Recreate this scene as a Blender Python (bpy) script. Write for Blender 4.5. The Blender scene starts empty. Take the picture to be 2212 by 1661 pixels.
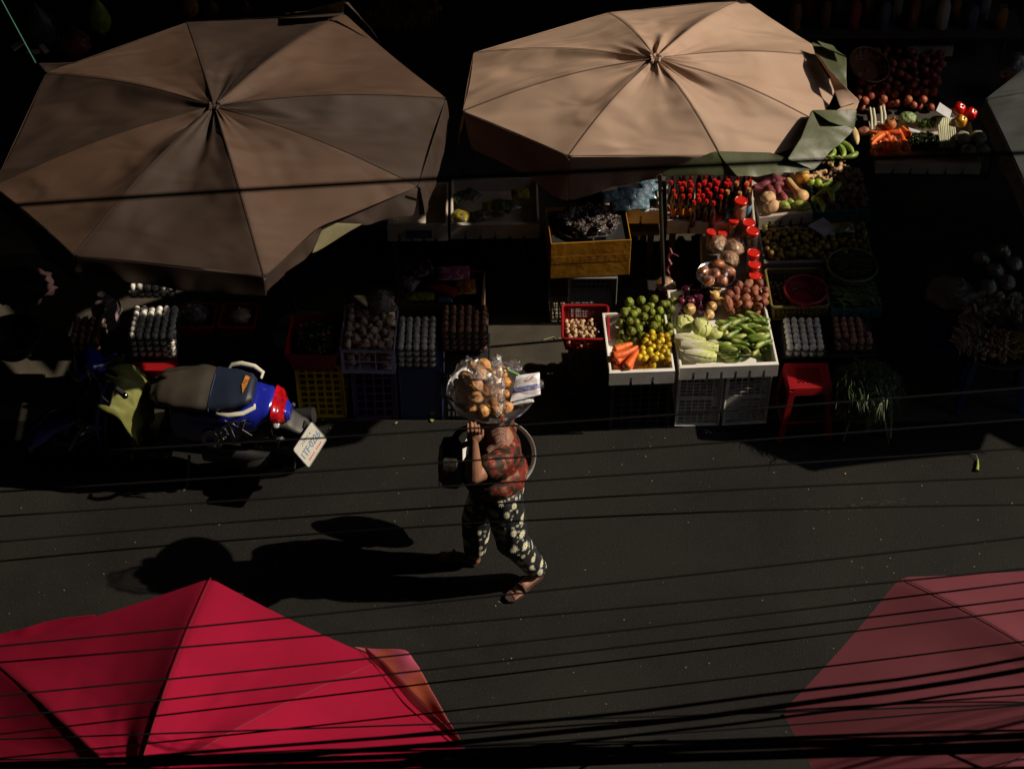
import bpy, bmesh, math, random
from mathutils import Vector, Matrix, Euler, noise
rnd = random.Random(7)
V = Vector
sc = bpy.context.scene
# ------------------------------------------------------------ camera, world, sun, exposure
PW, PH = 2212.0, 1661.0
HF, DEP, DIST = math.radians(30), math.radians(45), 12.4
FPX = PW/2/math.tan(HF/2)
CAM = V((0, -DIST*math.cos(DEP), DIST*math.sin(DEP)))
cam = bpy.data.cameras.new('camera'); camo = bpy.data.objects.new('camera', cam)
sc.collection.objects.link(camo); sc.camera = camo
camo.location = CAM; camo.rotation_euler = (math.pi/2-DEP, 0, 0)
cam.sensor_width = 36; cam.angle = HF; cam.clip_end = 500
cam.dof.use_dof = True; cam.dof.focus_distance = 12.0; cam.dof.aperture_fstop = 6.5
FW = V((0, math.cos(DEP), -math.sin(DEP))); UP = V((0, math.sin(DEP), math.cos(DEP)))
SX, SY = 1.2, 0.0           # shadow shift per metre of height: sun stands to the right
w = bpy.data.worlds.new('World'); sc.world = w; w.use_nodes = True
nt = w.node_tree; sky = nt.nodes.new('ShaderNodeTexSky'); sky.sky_type = 'NISHITA'; sky.sun_disc = False
sky.sun_elevation = math.atan2(1, math.hypot(SX, SY)); sky.sun_rotation = math.radians(90-math.degrees(math.atan2(SY, SX)))
nt.links.new(sky.outputs[0], nt.nodes['Background'].inputs[0]); nt.nodes['Background'].inputs[1].default_value = 0.125
sl = bpy.data.lights.new('sun', 'SUN'); sl.energy = 4.8; sl.angle = math.radians(0.5); sl.color = (1, .86, .68)
so = bpy.data.objects.new('sun', sl); sc.collection.objects.link(so); so.location = (12, 0, 12)
so.rotation_euler = V((SX, SY, 1)).to_track_quat('Z', 'Y').to_euler()
sc.view_settings.view_transform = 'Standard'; sc.view_settings.look = 'None'
sc.view_settings.exposure = -0.12; sc.view_settings.gamma = 1
sc.cycles.max_bounces = 6; sc.cycles.transparent_max_bounces = 24
sc.cycles.sample_clamp_indirect = 3; sc.cycles.caustics_reflective = False; sc.cycles.caustics_refractive = False

def G(px, py, z=0.0):          # where a sight line meets the level z
    v = FW*FPX + V((1, 0, 0))*(px-PW/2) + UP*(PH/2-py)
    return CAM + v*((z-CAM.z)/v.z)
def GD(px, py, d):             # point at depth d along the view axis
    v = FW*FPX + V((1, 0, 0))*(px-PW/2) + UP*(PH/2-py)
    return CAM + v*(d/FPX)
def lift(px, py, z0, z):       # what shades the point seen at px,py (level z0) when it hangs at level z
    p = G(px, py, z0); return V((p.x+SX*(z-z0), p.y+SY*(z-z0), z))

# ------------------------------------------------------------ materials
def lin(r, g, b):
    f = lambda c: (c/255/12.92 if c/255 <= .04045 else ((c/255+.055)/1.055)**2.4)
    return (f(r), f(g), f(b), 1)
MATS = {}
def mat(name, col, rough=.6, vary=.25, nscale=8, bump=.0, bscale=60, metal=0, col2=None, rand=0, trans=0, spec=.5, sheen=0, tl=0, coord='Object', detail=4, coat=0):
    if name in MATS: return MATS[name]
    m = bpy.data.materials.new(name); m.use_nodes = True; MATS[name] = m
    n = m.node_tree.nodes; L = m.node_tree.links.new; b = n['Principled BSDF']
    b.inputs['Roughness'].default_value = rough; b.inputs['Metallic'].default_value = metal
    b.inputs['Specular IOR Level'].default_value = spec; b.inputs['Transmission Weight'].default_value = trans
    b.inputs['Coat Weight'].default_value = coat
    tc = n.new('ShaderNodeTexCoord'); nz = n.new('ShaderNodeTexNoise'); nz.inputs['Scale'].default_value = nscale; nz.inputs['Detail'].default_value = detail
    L(tc.outputs[coord], nz.inputs['Vector'])
    cr = n.new('ShaderNodeValToRGB'); c = V(col[:3]); c2 = V(col2[:3]) if col2 else c*(1-vary)
    c1 = c if col2 else c*(1+vary*.5)
    cr.color_ramp.elements[0].position = .35; cr.color_ramp.elements[1].position = .65
    cr.color_ramp.elements[0].color = (*c2, 1); cr.color_ramp.elements[1].color = (*c1, 1)
    L(nz.outputs['Fac'], cr.inputs[0]); out = cr.outputs[0]
    if rand:
        oi = n.new('ShaderNodeObjectInfo'); hs = n.new('ShaderNodeHueSaturation')
        mr = n.new('ShaderNodeMapRange'); mr.inputs[3].default_value = 1-rand; mr.inputs[4].default_value = 1+rand
        L(oi.outputs['Random'], mr.inputs[0]); L(mr.outputs[0], hs.inputs['Value'])
        mh = n.new('ShaderNodeMapRange'); mh.inputs[3].default_value = .5-rand*.05; mh.inputs[4].default_value = .5+rand*.05
        L(oi.outputs['Random'], mh.inputs[0]); L(mh.outputs[0], hs.inputs['Hue'])
        L(out, hs.inputs['Color']); out = hs.outputs[0]
    L(out, b.inputs['Base Color'])
    if bump:
        n2 = n.new('ShaderNodeTexNoise'); n2.inputs['Scale'].default_value = bscale; n2.inputs['Detail'].default_value = 5
        L(tc.outputs[coord], n2.inputs['Vector'])
        bp = n.new('ShaderNodeBump'); bp.inputs['Strength'].default_value = bump; bp.inputs['Distance'].default_value = .01
        L(n2.outputs['Fac'], bp.inputs['Height']); L(bp.outputs[0], b.inputs['Normal'])
    if tl:
        t = n.new('ShaderNodeBsdfTranslucent'); L(out, t.inputs[0]); mx = n.new('ShaderNodeMixShader'); mx.inputs[0].default_value = tl
        L(b.outputs[0], mx.inputs[1]); L(t.outputs[0], mx.inputs[2]); L(mx.outputs[0], n['Material Output'].inputs[0])
    return m
def film(name, tint=(1, 1, 1), white=.12, gloss=.5, rough=.12):
    if name in MATS: return MATS[name]
    m = bpy.data.materials.new(name); m.use_nodes = True; MATS[name] = m
    n = m.node_tree.nodes; L = m.node_tree.links.new; n.remove(n['Principled BSDF'])
    tr = n.new('ShaderNodeBsdfTransparent'); tr.inputs[0].default_value = (*tint, 1)
    gl = n.new('ShaderNodeBsdfGlossy'); gl.inputs['Roughness'].default_value = rough
    df = n.new('ShaderNodeBsdfTranslucent'); df.inputs[0].default_value = (.85, .8, .9, 1)
    d2 = n.new('ShaderNodeBsdfDiffuse'); d2.inputs[0].default_value = (.85, .8, .88, 1)
    lw = n.new('ShaderNodeLayerWeight'); lw.inputs[0].default_value = .35
    tc = n.new('ShaderNodeTexCoord'); nz = n.new('ShaderNodeTexNoise'); nz.inputs['Scale'].default_value = 26; nz.inputs['Detail'].default_value = 6; nz.inputs['Distortion'].default_value = 1.5
    bp = n.new('ShaderNodeBump'); bp.inputs['Strength'].default_value = .9; bp.inputs['Distance'].default_value = .02
    L(tc.outputs['Object'], nz.inputs[0]); L(nz.outputs['Fac'], bp.inputs['Height'])
    for q in (gl, df, d2, lw): L(bp.outputs[0], q.inputs['Normal'])
    md = n.new('ShaderNodeMixShader'); md.inputs[0].default_value = .5; L(df.outputs[0], md.inputs[1]); L(d2.outputs[0], md.inputs[2])
    m1 = n.new('ShaderNodeMixShader'); m1.inputs[0].default_value = white; L(tr.outputs[0], m1.inputs[1]); L(md.outputs[0], m1.inputs[2])
    mm = n.new('ShaderNodeMath'); mm.operation = 'MULTIPLY'; mm.inputs[1].default_value = gloss; L(lw.outputs['Facing'], mm.inputs[0])
    ma = n.new('ShaderNodeMath'); ma.inputs[1].default_value = .05; L(mm.outputs[0], ma.inputs[0])
    m2 = n.new('ShaderNodeMixShader'); L(ma.outputs[0], m2.inputs[0]); L(m1.outputs[0], m2.inputs[1]); L(gl.outputs[0], m2.inputs[2])
    L(m2.outputs[0], n['Material Output'].inputs[0]); return m

# ------------------------------------------------------------ mesh helpers
class MB:
    def __init__(s): s.v = []; s.f = []; s.m = []
    def add(s, vs, fs, m=0):
        o = len(s.v); s.v += [tuple(v) for v in vs]; s.f += [tuple(i+o for i in f) for f in fs]; s.m += [m]*len(fs); return s
    def box(s, c, d, rot=None, m=0):
        x, y, z = d[0]/2, d[1]/2, d[2]/2
        vs = [V((a*x, b*y, e*z)) for a in (-1, 1) for b in (-1, 1) for e in (-1, 1)]
        if rot: R = Euler(rot).to_matrix(); vs = [R@v for v in vs]
        return s.add([v+V(c) for v in vs], [(0, 1, 3, 2), (4, 6, 7, 5), (0, 4, 5, 1), (2, 3, 7, 6), (0, 2, 6, 4), (1, 5, 7, 3)], m)
    def lathe(s, prof, n=24, c=(0, 0, 0), m=0, fx=None, cap=(1, 1)):
        vs = []; fs = []
        for i, (r, z) in enumerate(prof):
            for j in range(n):
                a = 2*math.pi*j/n; rr = r*(fx(a, i/(len(prof)-1)) if fx else 1)
                vs.append((c[0]+rr*math.cos(a), c[1]+rr*math.sin(a), c[2]+z))
        for i in range(len(prof)-1):
            for j in range(n):
                k = (j+1) % n; fs.append((i*n+j, i*n+k, (i+1)*n+k, (i+1)*n+j))
        if cap[0]: fs.append(tuple(range(n-1, -1, -1)))
        if cap[1]: q = (len(prof)-1)*n; fs.append(tuple(range(q, q+n)))
        return s.add(vs, fs, m)
    def tube(s, pts, r, n=8, m=0, closed=False, flat=1.0):
        pts = [V(p) for p in pts]; k = len(pts); rs = r if isinstance(r, (list, tuple)) else [r]*k
        vs = []; fs = []; up = V((0, 0, 1)); prev = None
        for i, p in enumerate(pts):
            if closed: t = pts[(i+1) % k]-pts[i-1]
            else: t = pts[min(i+1, k-1)]-pts[max(i-1, 0)]
            t = t.normalized() if t.length > 1e-9 else V((1, 0, 0))
            a = (prev - t*prev.dot(t)) if prev else t.cross(up if abs(t.z) < .95 else V((0, 1, 0)))
            if a.length < 1e-6: a = t.cross(V((0, 1, 0)))
            a.normalize(); prev = a; b = t.cross(a)
            for j in range(n):
                q = 2*math.pi*j/n; vs.append(p+a*math.cos(q)*rs[i]+b*math.sin(q)*rs[i]*flat)
        for i in range(k if closed else k-1):
            for j in range(n):
                h = (j+1) % n; i2 = (i+1) % k; fs.append((i*n+j, i*n+h, i2*n+h, i2*n+j))
        if not closed: fs.append(tuple(range(n-1, -1, -1))); fs.append(tuple(range((k-1)*n, k*n)))
        return s.add(vs, fs, m)
    def ball(s, c, r, n=16, h=10, m=0, rot=None, fx=None):
        r = (r, r, r) if not isinstance(r, (tuple, list)) else r
        R = Euler(rot).to_matrix() if rot else Matrix.Identity(3); vs = []; fs = []
        vs.append(V((0, 0, -1)))
        for i in range(1, h):
            a = -math.pi/2+math.pi*i/h
            for j in range(n): b = 2*math.pi*j/n; vs.append(V((math.cos(a)*math.cos(b), math.cos(a)*math.sin(b), math.sin(a))))
        vs.append(V((0, 0, 1)))
        if fx: vs = [fx(v) for v in vs]
        vs = [R@V((v.x*r[0], v.y*r[1], v.z*r[2]))+V(c) for v in vs]
        for j in range(n):
            k = (j+1) % n; fs.append((0, 1+k, 1+j)); fs.append((len(vs)-1, 1+(h-2)*n+j, 1+(h-2)*n+k))
            for i in range(h-2): fs.append((1+i*n+j, 1+i*n+k, 1+(i+1)*n+k, 1+(i+1)*n+j))
        return s.add(vs, fs, m)
    def loft(s, rings, m=0, cap=True):
        n = len(rings[0]); vs = [p for r in rings for p in r]; fs = []
        for i in range(len(rings)-1):
            for j in range(n): k = (j+1) % n; fs.append((i*n+j, i*n+k, (i+1)*n+k, (i+1)*n+j))
        if cap: fs.append(tuple(range(n-1, -1, -1))); fs.append(tuple(range((len(rings)-1)*n, len(rings)*n)))
        return s.add(vs, fs, m)
    def lattice(s, o, ux, uy, xs, ys, solid, t, m=0):
        """a pierced sheet: xs, ys are the cell borders, solid(i,j) says which cells are filled; one connected mesh with thickness t"""
        o, ux, uy = V(o), V(ux).normalized(), V(uy).normalized(); nn = ux.cross(uy)*t
        nx, ny = len(xs), len(ys); ids = {}; vs = []; fs = []
        def vid(i, j, k):
            if (i, j, k) not in ids: ids[(i, j, k)] = len(vs); vs.append(o+ux*xs[i]+uy*ys[j]+nn*k)
            return ids[(i, j, k)]
        S = lambda i, j: 0 <= i < nx-1 and 0 <= j < ny-1 and solid(i, j)
        for i in range(nx-1):
            for j in range(ny-1):
                if not S(i, j): continue
                fs.append((vid(i, j, 1), vid(i+1, j, 1), vid(i+1, j+1, 1), vid(i, j+1, 1)))
                fs.append((vid(i, j, 0), vid(i, j+1, 0), vid(i+1, j+1, 0), vid(i+1, j, 0)))
                if not S(i-1, j): fs.append((vid(i, j, 0), vid(i, j, 1), vid(i, j+1, 1), vid(i, j+1, 0)))
                if not S(i+1, j): fs.append((vid(i+1, j, 0), vid(i+1, j+1, 0), vid(i+1, j+1, 1), vid(i+1, j, 1)))
                if not S(i, j-1): fs.append((vid(i, j, 0), vid(i+1, j, 0), vid(i+1, j, 1), vid(i, j, 1)))
                if not S(i, j+1): fs.append((vid(i, j+1, 0), vid(i, j+1, 1), vid(i+1, j+1, 1), vid(i+1, j+1, 0)))
        return s.add(vs, fs, m)
    def mesh(s, name, mats, smooth=True, ang=40):
        me = bpy.data.meshes.new(name); me.from_pydata([tuple(v) for v in s.v], [], s.f)
        for q in (mats if isinstance(mats, (list, tuple)) else [mats]): me.materials.append(q)
        for p, k in zip(me.polygons, s.m): p.material_index = k; p.use_smooth = smooth
        if smooth:
            try: me.set_sharp_from_angle(angle=math.radians(ang))
            except Exception: pass
        me.update(); return me
    def build(s, name, mats, parent=None, smooth=True, ang=40, bevel=0):
        me = s.mesh(name, mats, smooth, ang)
        o = bpy.data.objects.new(name, me); sc.collection.objects.link(o)
        if parent: o.parent = parent
        if bevel:
            b = o.modifiers.new('b', 'BEVEL'); b.width = bevel; b.segments = 2; b.limit_method = 'ANGLE'
        return o
def tag(o, label=None, cat=None, group=None, kind=None):
    if label: o['label'] = label
    if cat: o['category'] = cat
    if group: o['group'] = group
    if kind: o['kind'] = kind
    return o
def thing(name, label, cat, loc=(0, 0, 0), rz=0, group=None):
    o = bpy.data.objects.new(name, None); sc.collection.objects.link(o); o.empty_display_size = .05
    o.location = loc; o.rotation_euler = (0, 0, rz); return tag(o, label, cat, group)
def kids(o): return [c for c in sc.collection.objects if c.parent == o]
def copy_tree(o, loc=None, rot=None, label=None, scale=None, group=None):
    c = o.copy(); sc.collection.objects.link(c)
    if loc is not None: c.location = loc
    if rot is not None: c.rotation_euler = rot
    if scale: c.scale = scale
    if label: c['label'] = label
    if group: c['group'] = group
    for k in KID.get(o.name, None) or kids(o):
        d = k.copy(); sc.collection.objects.link(d); d.parent = c
        for g in kids(k): e = g.copy(); sc.collection.objects.link(e); e.parent = d
    return c
KID = {}
def place(name, me, loc, rot=(0, 0, 0), scale=1, label=None, cat=None, group=None):
    o = bpy.data.objects.new(name, me); sc.collection.objects.link(o); o.location = loc; o.rotation_euler = rot
    o.scale = (scale,)*3 if not isinstance(scale, (tuple, list)) else scale
    return tag(o, label, cat, group)
def open_box(w_, d, h, t, taper=0, b=.0):
    """an open box standing on z=0, front left corner at 0,0"""
    mb = MB()
    def ring(x0, y0, x1, y1, z): return [(x0, y0, z), (x1, y0, z), (x1, y1, z), (x0, y1, z)]
    q = taper
    rs = [ring(q, q, w_-q, d-q, 0), ring(0, 0, w_, d, h), ring(t, t, w_-t, d-t, h), ring(q+t, q+t, w_-q-t, d-q-t, t)]
    vs = [p for r in rs for p in r]; fs = [(3, 2, 1, 0)]
    for i in range(3):
        for j in range(4): k = (j+1) % 4; fs.append((i*4+j, i*4+k, (i+1)*4+k, (i+1)*4+j))
    fs.append((12, 13, 14, 15)); mb.add(vs, fs); return mb
def cells(L, n, bar, edge):
    """borders for n holes over length L: edge bars, inner bars; returns xs and the set of hole indices"""
    hole = (L-2*edge-(n-1)*bar)/n; xs = [0, edge]; hs = set(); x = edge
    for i in range(n):
        hs.add(len(xs)-1); x += hole; xs.append(x)
        if i < n-1: x += bar; xs.append(x)
    xs.append(L); return xs, hs
def heap(poly, z0, r, n, cap, rn, squash=1.0, tries=60):
    """drop n round items inside a ground polygon so that each rests on those below"""
    xs = [p.x for p in poly]; ys = [p.y for p in poly]; out = []
    def inside(x, y):
        c = False; k = len(poly)
        for i in range(k):
            a, b = poly[i], poly[i-1]
            if (a.y > y) != (b.y > y) and x < (b.x-a.x)*(y-a.y)/(b.y-a.y)+a.x: c = not c
        return c
    for i in range(n*tries):
        if len(out) >= n: break
        x, y = rn.uniform(min(xs), max(xs)), rn.uniform(min(ys), max(ys))
        if not inside(x, y): continue
        rr = r*rn.uniform(.88, 1.1); z = z0+rr*squash
        for (a, b, c, q) in out:
            d = math.hypot(a-x, b-y)
            if d < (rr+q)*.96: z = max(z, c+squash*math.sqrt(max(0, (rr+q)**2*.92-d*d)))
        if z > cap(x, y): continue
        out.append((x, y, z, rr))
    return out
def rr3(rn=rnd): return (rn.uniform(0, 6.3), rn.uniform(0, 6.3), rn.uniform(0, 6.3))
def remesh(mb, name, mt, voxel=.005, smooth=4, parent=None):
    o = mb.build('tmp', mt); m = o.modifiers.new('r', 'REMESH'); m.mode = 'VOXEL'; m.voxel_size = voxel; m.use_smooth_shade = True
    if smooth: q = o.modifiers.new('s', 'SMOOTH'); q.iterations = smooth; q.factor = .5
    dg = bpy.context.evaluated_depsgraph_get(); me = bpy.data.meshes.new_from_object(o.evaluated_get(dg)); me.name = name
    bpy.data.objects.remove(o); me.materials.clear(); me.materials.append(mt)
    for p in me.polygons: p.use_smooth = True
    if parent is False: return me
    r = bpy.data.objects.new(name, me); sc.collection.objects.link(r)
    if parent: r.parent = parent
    return r
def limb(mb, pts, rs, n=14):
    """a tapering limb with rounded ends and joints"""
    pts = [V(p) for p in pts]
    P2 = []; R2 = []
    for i in range(len(pts)-1):
        for k in range(6): t = k/6; P2.append(pts[i].lerp(pts[i+1], t)); R2.append(rs[i]*(1-t)+rs[i+1]*t)
    P2.append(pts[-1]); R2.append(rs[-1]); mb.tube(P2, R2, n)
    for p, r in zip(pts, rs): mb.ball(p, r*.995, 14, 10)
def text(s, size, m, parent, mw, name='lettering', ext=.0006, font_shear=0, off=0):
    c = bpy.data.curves.new(name, 'FONT'); c.body = s; c.size = size; c.extrude = ext; c.align_x = 'CENTER'; c.align_y = 'CENTER'; c.shear = font_shear; c.offset = off
    o = bpy.data.objects.new('t', c); sc.collection.objects.link(o)
    me = bpy.data.meshes.new_from_object(o.evaluated_get(bpy.context.evaluated_depsgraph_get())); bpy.data.objects.remove(o)
    me.name = name; me.materials.clear(); me.materials.append(m)
    r = bpy.data.objects.new(name, me); sc.collection.objects.link(r); r.parent = parent; r.matrix_local = mw; return r
def frame(o, x, z):
    """matrix with origin o, text running along x, facing z"""
    x = V(x).normalized(); z = V(z).normalized(); y = z.cross(x).normalized(); z = x.cross(y)
    return Matrix(((x.x, y.x, z.x, o[0]), (x.y, y.y, z.y, o[1]), (x.z, y.z, z.z, o[2]), (0, 0, 0, 1)))
# ------------------------------------------------------------ the setting: road, pavement, the two house fronts
def asphalt():
    m = bpy.data.materials.new('asphalt'); m.use_nodes = True; n = m.node_tree.nodes; L = m.node_tree.links.new; b = n['Principled BSDF']
    tc = n.new('ShaderNodeTexCoord'); a = n.new('ShaderNodeTexNoise'); a.inputs['Scale'].default_value = .75; a.inputs['Detail'].default_value = 9; a.inputs['Roughness'].default_value = .62; a.inputs['Distortion'].default_value = .6
    f = n.new('ShaderNodeTexVoronoi'); f.inputs['Scale'].default_value = 170
    s = n.new('ShaderNodeTexNoise'); s.inputs['Scale'].default_value = 95; s.inputs['Detail'].default_value = 3
    for q in (a, f, s): L(tc.outputs['Object'], q.inputs['Vector'])
    c = n.new('ShaderNodeValToRGB'); c.color_ramp.elements[0].position = .3; c.color_ramp.elements[1].position = .7
    c.color_ramp.elements[0].color = (.0046, .0044, .0039, 1); c.color_ramp.elements[1].color = (.0150, .0137, .0116, 1); L(a.outputs['Fac'], c.inputs[0])
    r = n.new('ShaderNodeValToRGB'); r.color_ramp.elements[0].position = .6; r.color_ramp.elements[1].position = .80
    r.color_ramp.elements[0].color = (0, 0, 0, 1); r.color_ramp.elements[1].color = (.045, .041, .032, 1); L(s.outputs['Fac'], r.inputs[0])
    mx = n.new('ShaderNodeMix'); mx.data_type = 'RGBA'; mx.blend_type = 'ADD'; mx.inputs[0].default_value = 1
    L(c.outputs[0], mx.inputs[6]); L(r.outputs[0], mx.inputs[7]); L(mx.outputs[2], b.inputs['Base Color'])
    bp = n.new('ShaderNodeBump'); bp.inputs['Strength'].default_value = .6; bp.inputs['Distance'].default_value = .004
    L(f.outputs['Distance'], bp.inputs['Height']); L(bp.outputs[0], b.inputs['Normal']); b.inputs['Roughness'].default_value = .85
    b.inputs['Specular IOR Level'].default_value = .25
    return m
def sheet(name, pts, z, m, sub=1):
    o = MB().add([(x, y, z) for x, y in pts], [tuple(range(len(pts)))]).build(name, m, smooth=False); return tag(o, kind='structure')
sheet('ground', [(-60, -60), (60, -60), (60, 60), (-60, 60)], -.006, mat('earth', (.04, .036, .03), .95, nscale=1))
sheet('road', [(-30, -9.2), (30, -9.2), (30, -.33), (-30, -.33)], 0, asphalt())
pave = mat('pavement_concrete', (.05, .041, .028), .9, .35, 5, .5, 120, detail=9)
sheet('pavement', [(-30, -.33), (30, -.33), (30, 5.0), (-30, 5.0)], .002, pave)
dark = mat('dark_render', (.12, .11, .1), .9, .3, 1.2)
def house(name, label, x0, x1, y, side, h):
    t = thing(name, label, 'building', ((x0+x1)/2, y, 0)); w_ = x1-x0
    xs, hs = cells(w_, int(w_//2.2), 1.0, .8); ys, vs_ = cells(h, int(h//3.2), 1.6, 1.2)
    mb = MB(); mb.lattice((-w_/2, 0, 0), (1, 0, 0), (0, 0, 1), xs, ys, lambda i, j: not (i in hs and j in vs_), .25)
    mb.build('wall', dark, t, smooth=False)
    gl = mat('window_glass_dark', (.02, .025, .03), .15)
    for i in sorted(hs):
        for j in sorted(vs_):
            MB().box(((xs[i]+xs[i+1])/2-w_/2, -.12 if side > 0 else -.13, (ys[j]+ys[j+1])/2), (xs[i+1]-xs[i], .03, ys[j+1]-ys[j])).build('window', gl, t, smooth=False)
    return t
house('shophouse', 'tall dark shophouse front behind the vegetable stalls', -16, 16, 5.2, 1, 13)
house('shophouse', 'tall dark shophouse behind the viewpoint across the street', -16, 16, -9.4, -1, 15)
# added unseen tarpaulin over the back row, its edge shaped to place the shade
cloth_dark = mat('tarpaulin_blue_grey', (.06, .07, .08), .7, .3, 2, .2, 40)
def edge(x):  # front edge follows the shadow outline wanted on the stalls
    for (a, b, ya_, yb_) in ((.45, 1.0, .85, -.06), (1.0, 1.10, -.06, -.14), (1.1, 1.13, -.14, .46), (1.13, 1.95, .46, .92), (1.95, 2.0, .92, .98), (2.95, 3.06, .98, .58), (3.06, 3.90, .58, .58), (3.90, 4.0, .58, .98), (4.95, 5.0, .98, ya), (5.0, 6.5, ya, ya), (6.5, 6.62, ya, 1.20)):
        if a <= x < b: return ya_+(yb_-ya_)*(x-a)/(b-a)+(.2 if x < 4.9 else 0)
    return 1.20 if x >= 6.62 else 1.18
ya = G(1890, 248, .55).y+SY*2.85-.17
aw = thing('awning', 'long tarpaulin awning above the back row of stalls, outside the picture', 'awning', (0, 1.9, 3.4))
mb = MB(); nx, ny = 400, 10; vs = []; rn = random.Random(3)
ya = G(1890, 248, .55).y+SY*2.85
for j in range(ny+1):
    for i in range(nx+1):
        x = -9+i*.05; e0 = edge(x)-1.9; y = e0+(5.1-1.9-e0)*j/ny; sag = -.06*math.sin(j/ny*math.pi)*(1+math.sin(i*.7)*.3)+.035*j*.4
        if j == 0:
            y += rn.uniform(-.02, .02)
            for (cx, wd, ln) in ((2.25, .25, .16), (2.75, .26, .22), (3.5, .3, .10), (1.7, .25, .12)):  # tongues added to cast leaf shaped shadows on the tan umbrella
                if abs(x-cx) < wd: y -= ln*(1-abs(x-cx)/wd)*.9
        vs.append((x, y, sag-(.02*rn.random() if j == 0 else 0)))
fs = [(j*(nx+1)+i, j*(nx+1)+i+1, (j+1)*(nx+1)+i+1, (j+1)*(nx+1)+i) for j in range(ny) for i in range(nx)]
mb.add(vs, fs).build('sheet', cloth_dark, aw)
for x in (-7, -4.6, 5.6, 9): MB().tube([(x, ya-1.9+1.5, 0), (x, ya-1.9+1.5, -3.39)], .02).build('pole', mat('galvanised_steel', (.3, .3, .3), .4, metal=.8), aw)

# added unseen roof that blocks the sky: daylight enters only at its right end
rt = thing('sky_block_roof', 'unseen roof added high above the scene to cut the sky light', 'roof', (-2, 0, 10.4))
MB().lattice((-13, -9.1, 0), (1, 0, 0), (0, 1, 0), [i*.75 for i in range(29)], [j*.89 for j in range(17)], lambda i, j: True, .05).build('roof_sheet', mat('roof_underside', (.08, .08, .075), .9, .3, 2), rt, smooth=False)
MB().lattice((8, -9.1, 0), (1, 0, 0), (0, 1, 0), [0, 4, 8, 12.6, 13.8], [0, 4.1, 11.5, 14.2], lambda i, j: j != 1 or i > 2, .05).build('open_bay', mat('roof_underside', (.08, .08, .075)), rt, smooth=False)  # opening sized to let the sun through to the stalls
for x in (-12, -4, 6): MB().box((x, -2, -.1), (.15, 14, .18)).build('beam', mat('roof_underside', (.08, .08, .075)), rt, smooth=False)
tag(MB().box((-14.5, -2.1, 5.2), (.3, 14.4, 10.4)).build('sky_block_wall', dark, smooth=False), 'unseen dark wall added at the left end of the street to block sky light', 'wall')  # unseen wall added to stop sky light from the left
tag(MB().box((21.6, -2.1, 5.5), (.3, 14.4, 11)).build('sky_block_wall', dark, smooth=False), 'unseen dark wall added at the right end of the street to block low sky light', 'wall')  # unseen wall added to hide the low sky on the sun side
# ------------------------------------------------------------ umbrellas
def fabric(name, col, col2=None, tl=.12, rough=.75):
    m = mat(name, col, rough, .16, 3.0, .09, 350, col2=col2, tl=tl, detail=8, sheen=0)
    n = m.node_tree.nodes; L = m.node_tree.links.new; tc = n.new('ShaderNodeTexCoord')     # slack creases in the cloth
    mp = n.new('ShaderNodeMapping'); mp.inputs['Scale'].default_value = (2.2, 5.5, 3); mp.inputs['Rotation'].default_value = (0, 0, .5); L(tc.outputs['Object'], mp.inputs[0])
    nz = n.new('ShaderNodeTexNoise'); nz.inputs['Scale'].default_value = 1.1; nz.inputs['Detail'].default_value = 1.2; nz.inputs['Distortion'].default_value = .5; L(mp.outputs[0], nz.inputs[0])
    rg = n.new('ShaderNodeMath'); rg.operation = 'MULTIPLY'; rg.inputs[1].default_value = 1.0; sb = n.new('ShaderNodeMath'); sb.operation = 'SUBTRACT'; sb.inputs[1].default_value = .5; L(nz.outputs['Fac'], sb.inputs[0]); L(sb.outputs[0], rg.inputs[0])
    bp = n.new('ShaderNodeBump'); bp.inputs['Strength'].default_value = .5; bp.inputs['Distance'].default_value = .10; L(rg.outputs[0], bp.inputs['Height'])
    ob = [q for q in n if q.type == 'BUMP' and q != bp][0]; L(bp.outputs[0], ob.inputs['Normal']); return m
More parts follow.
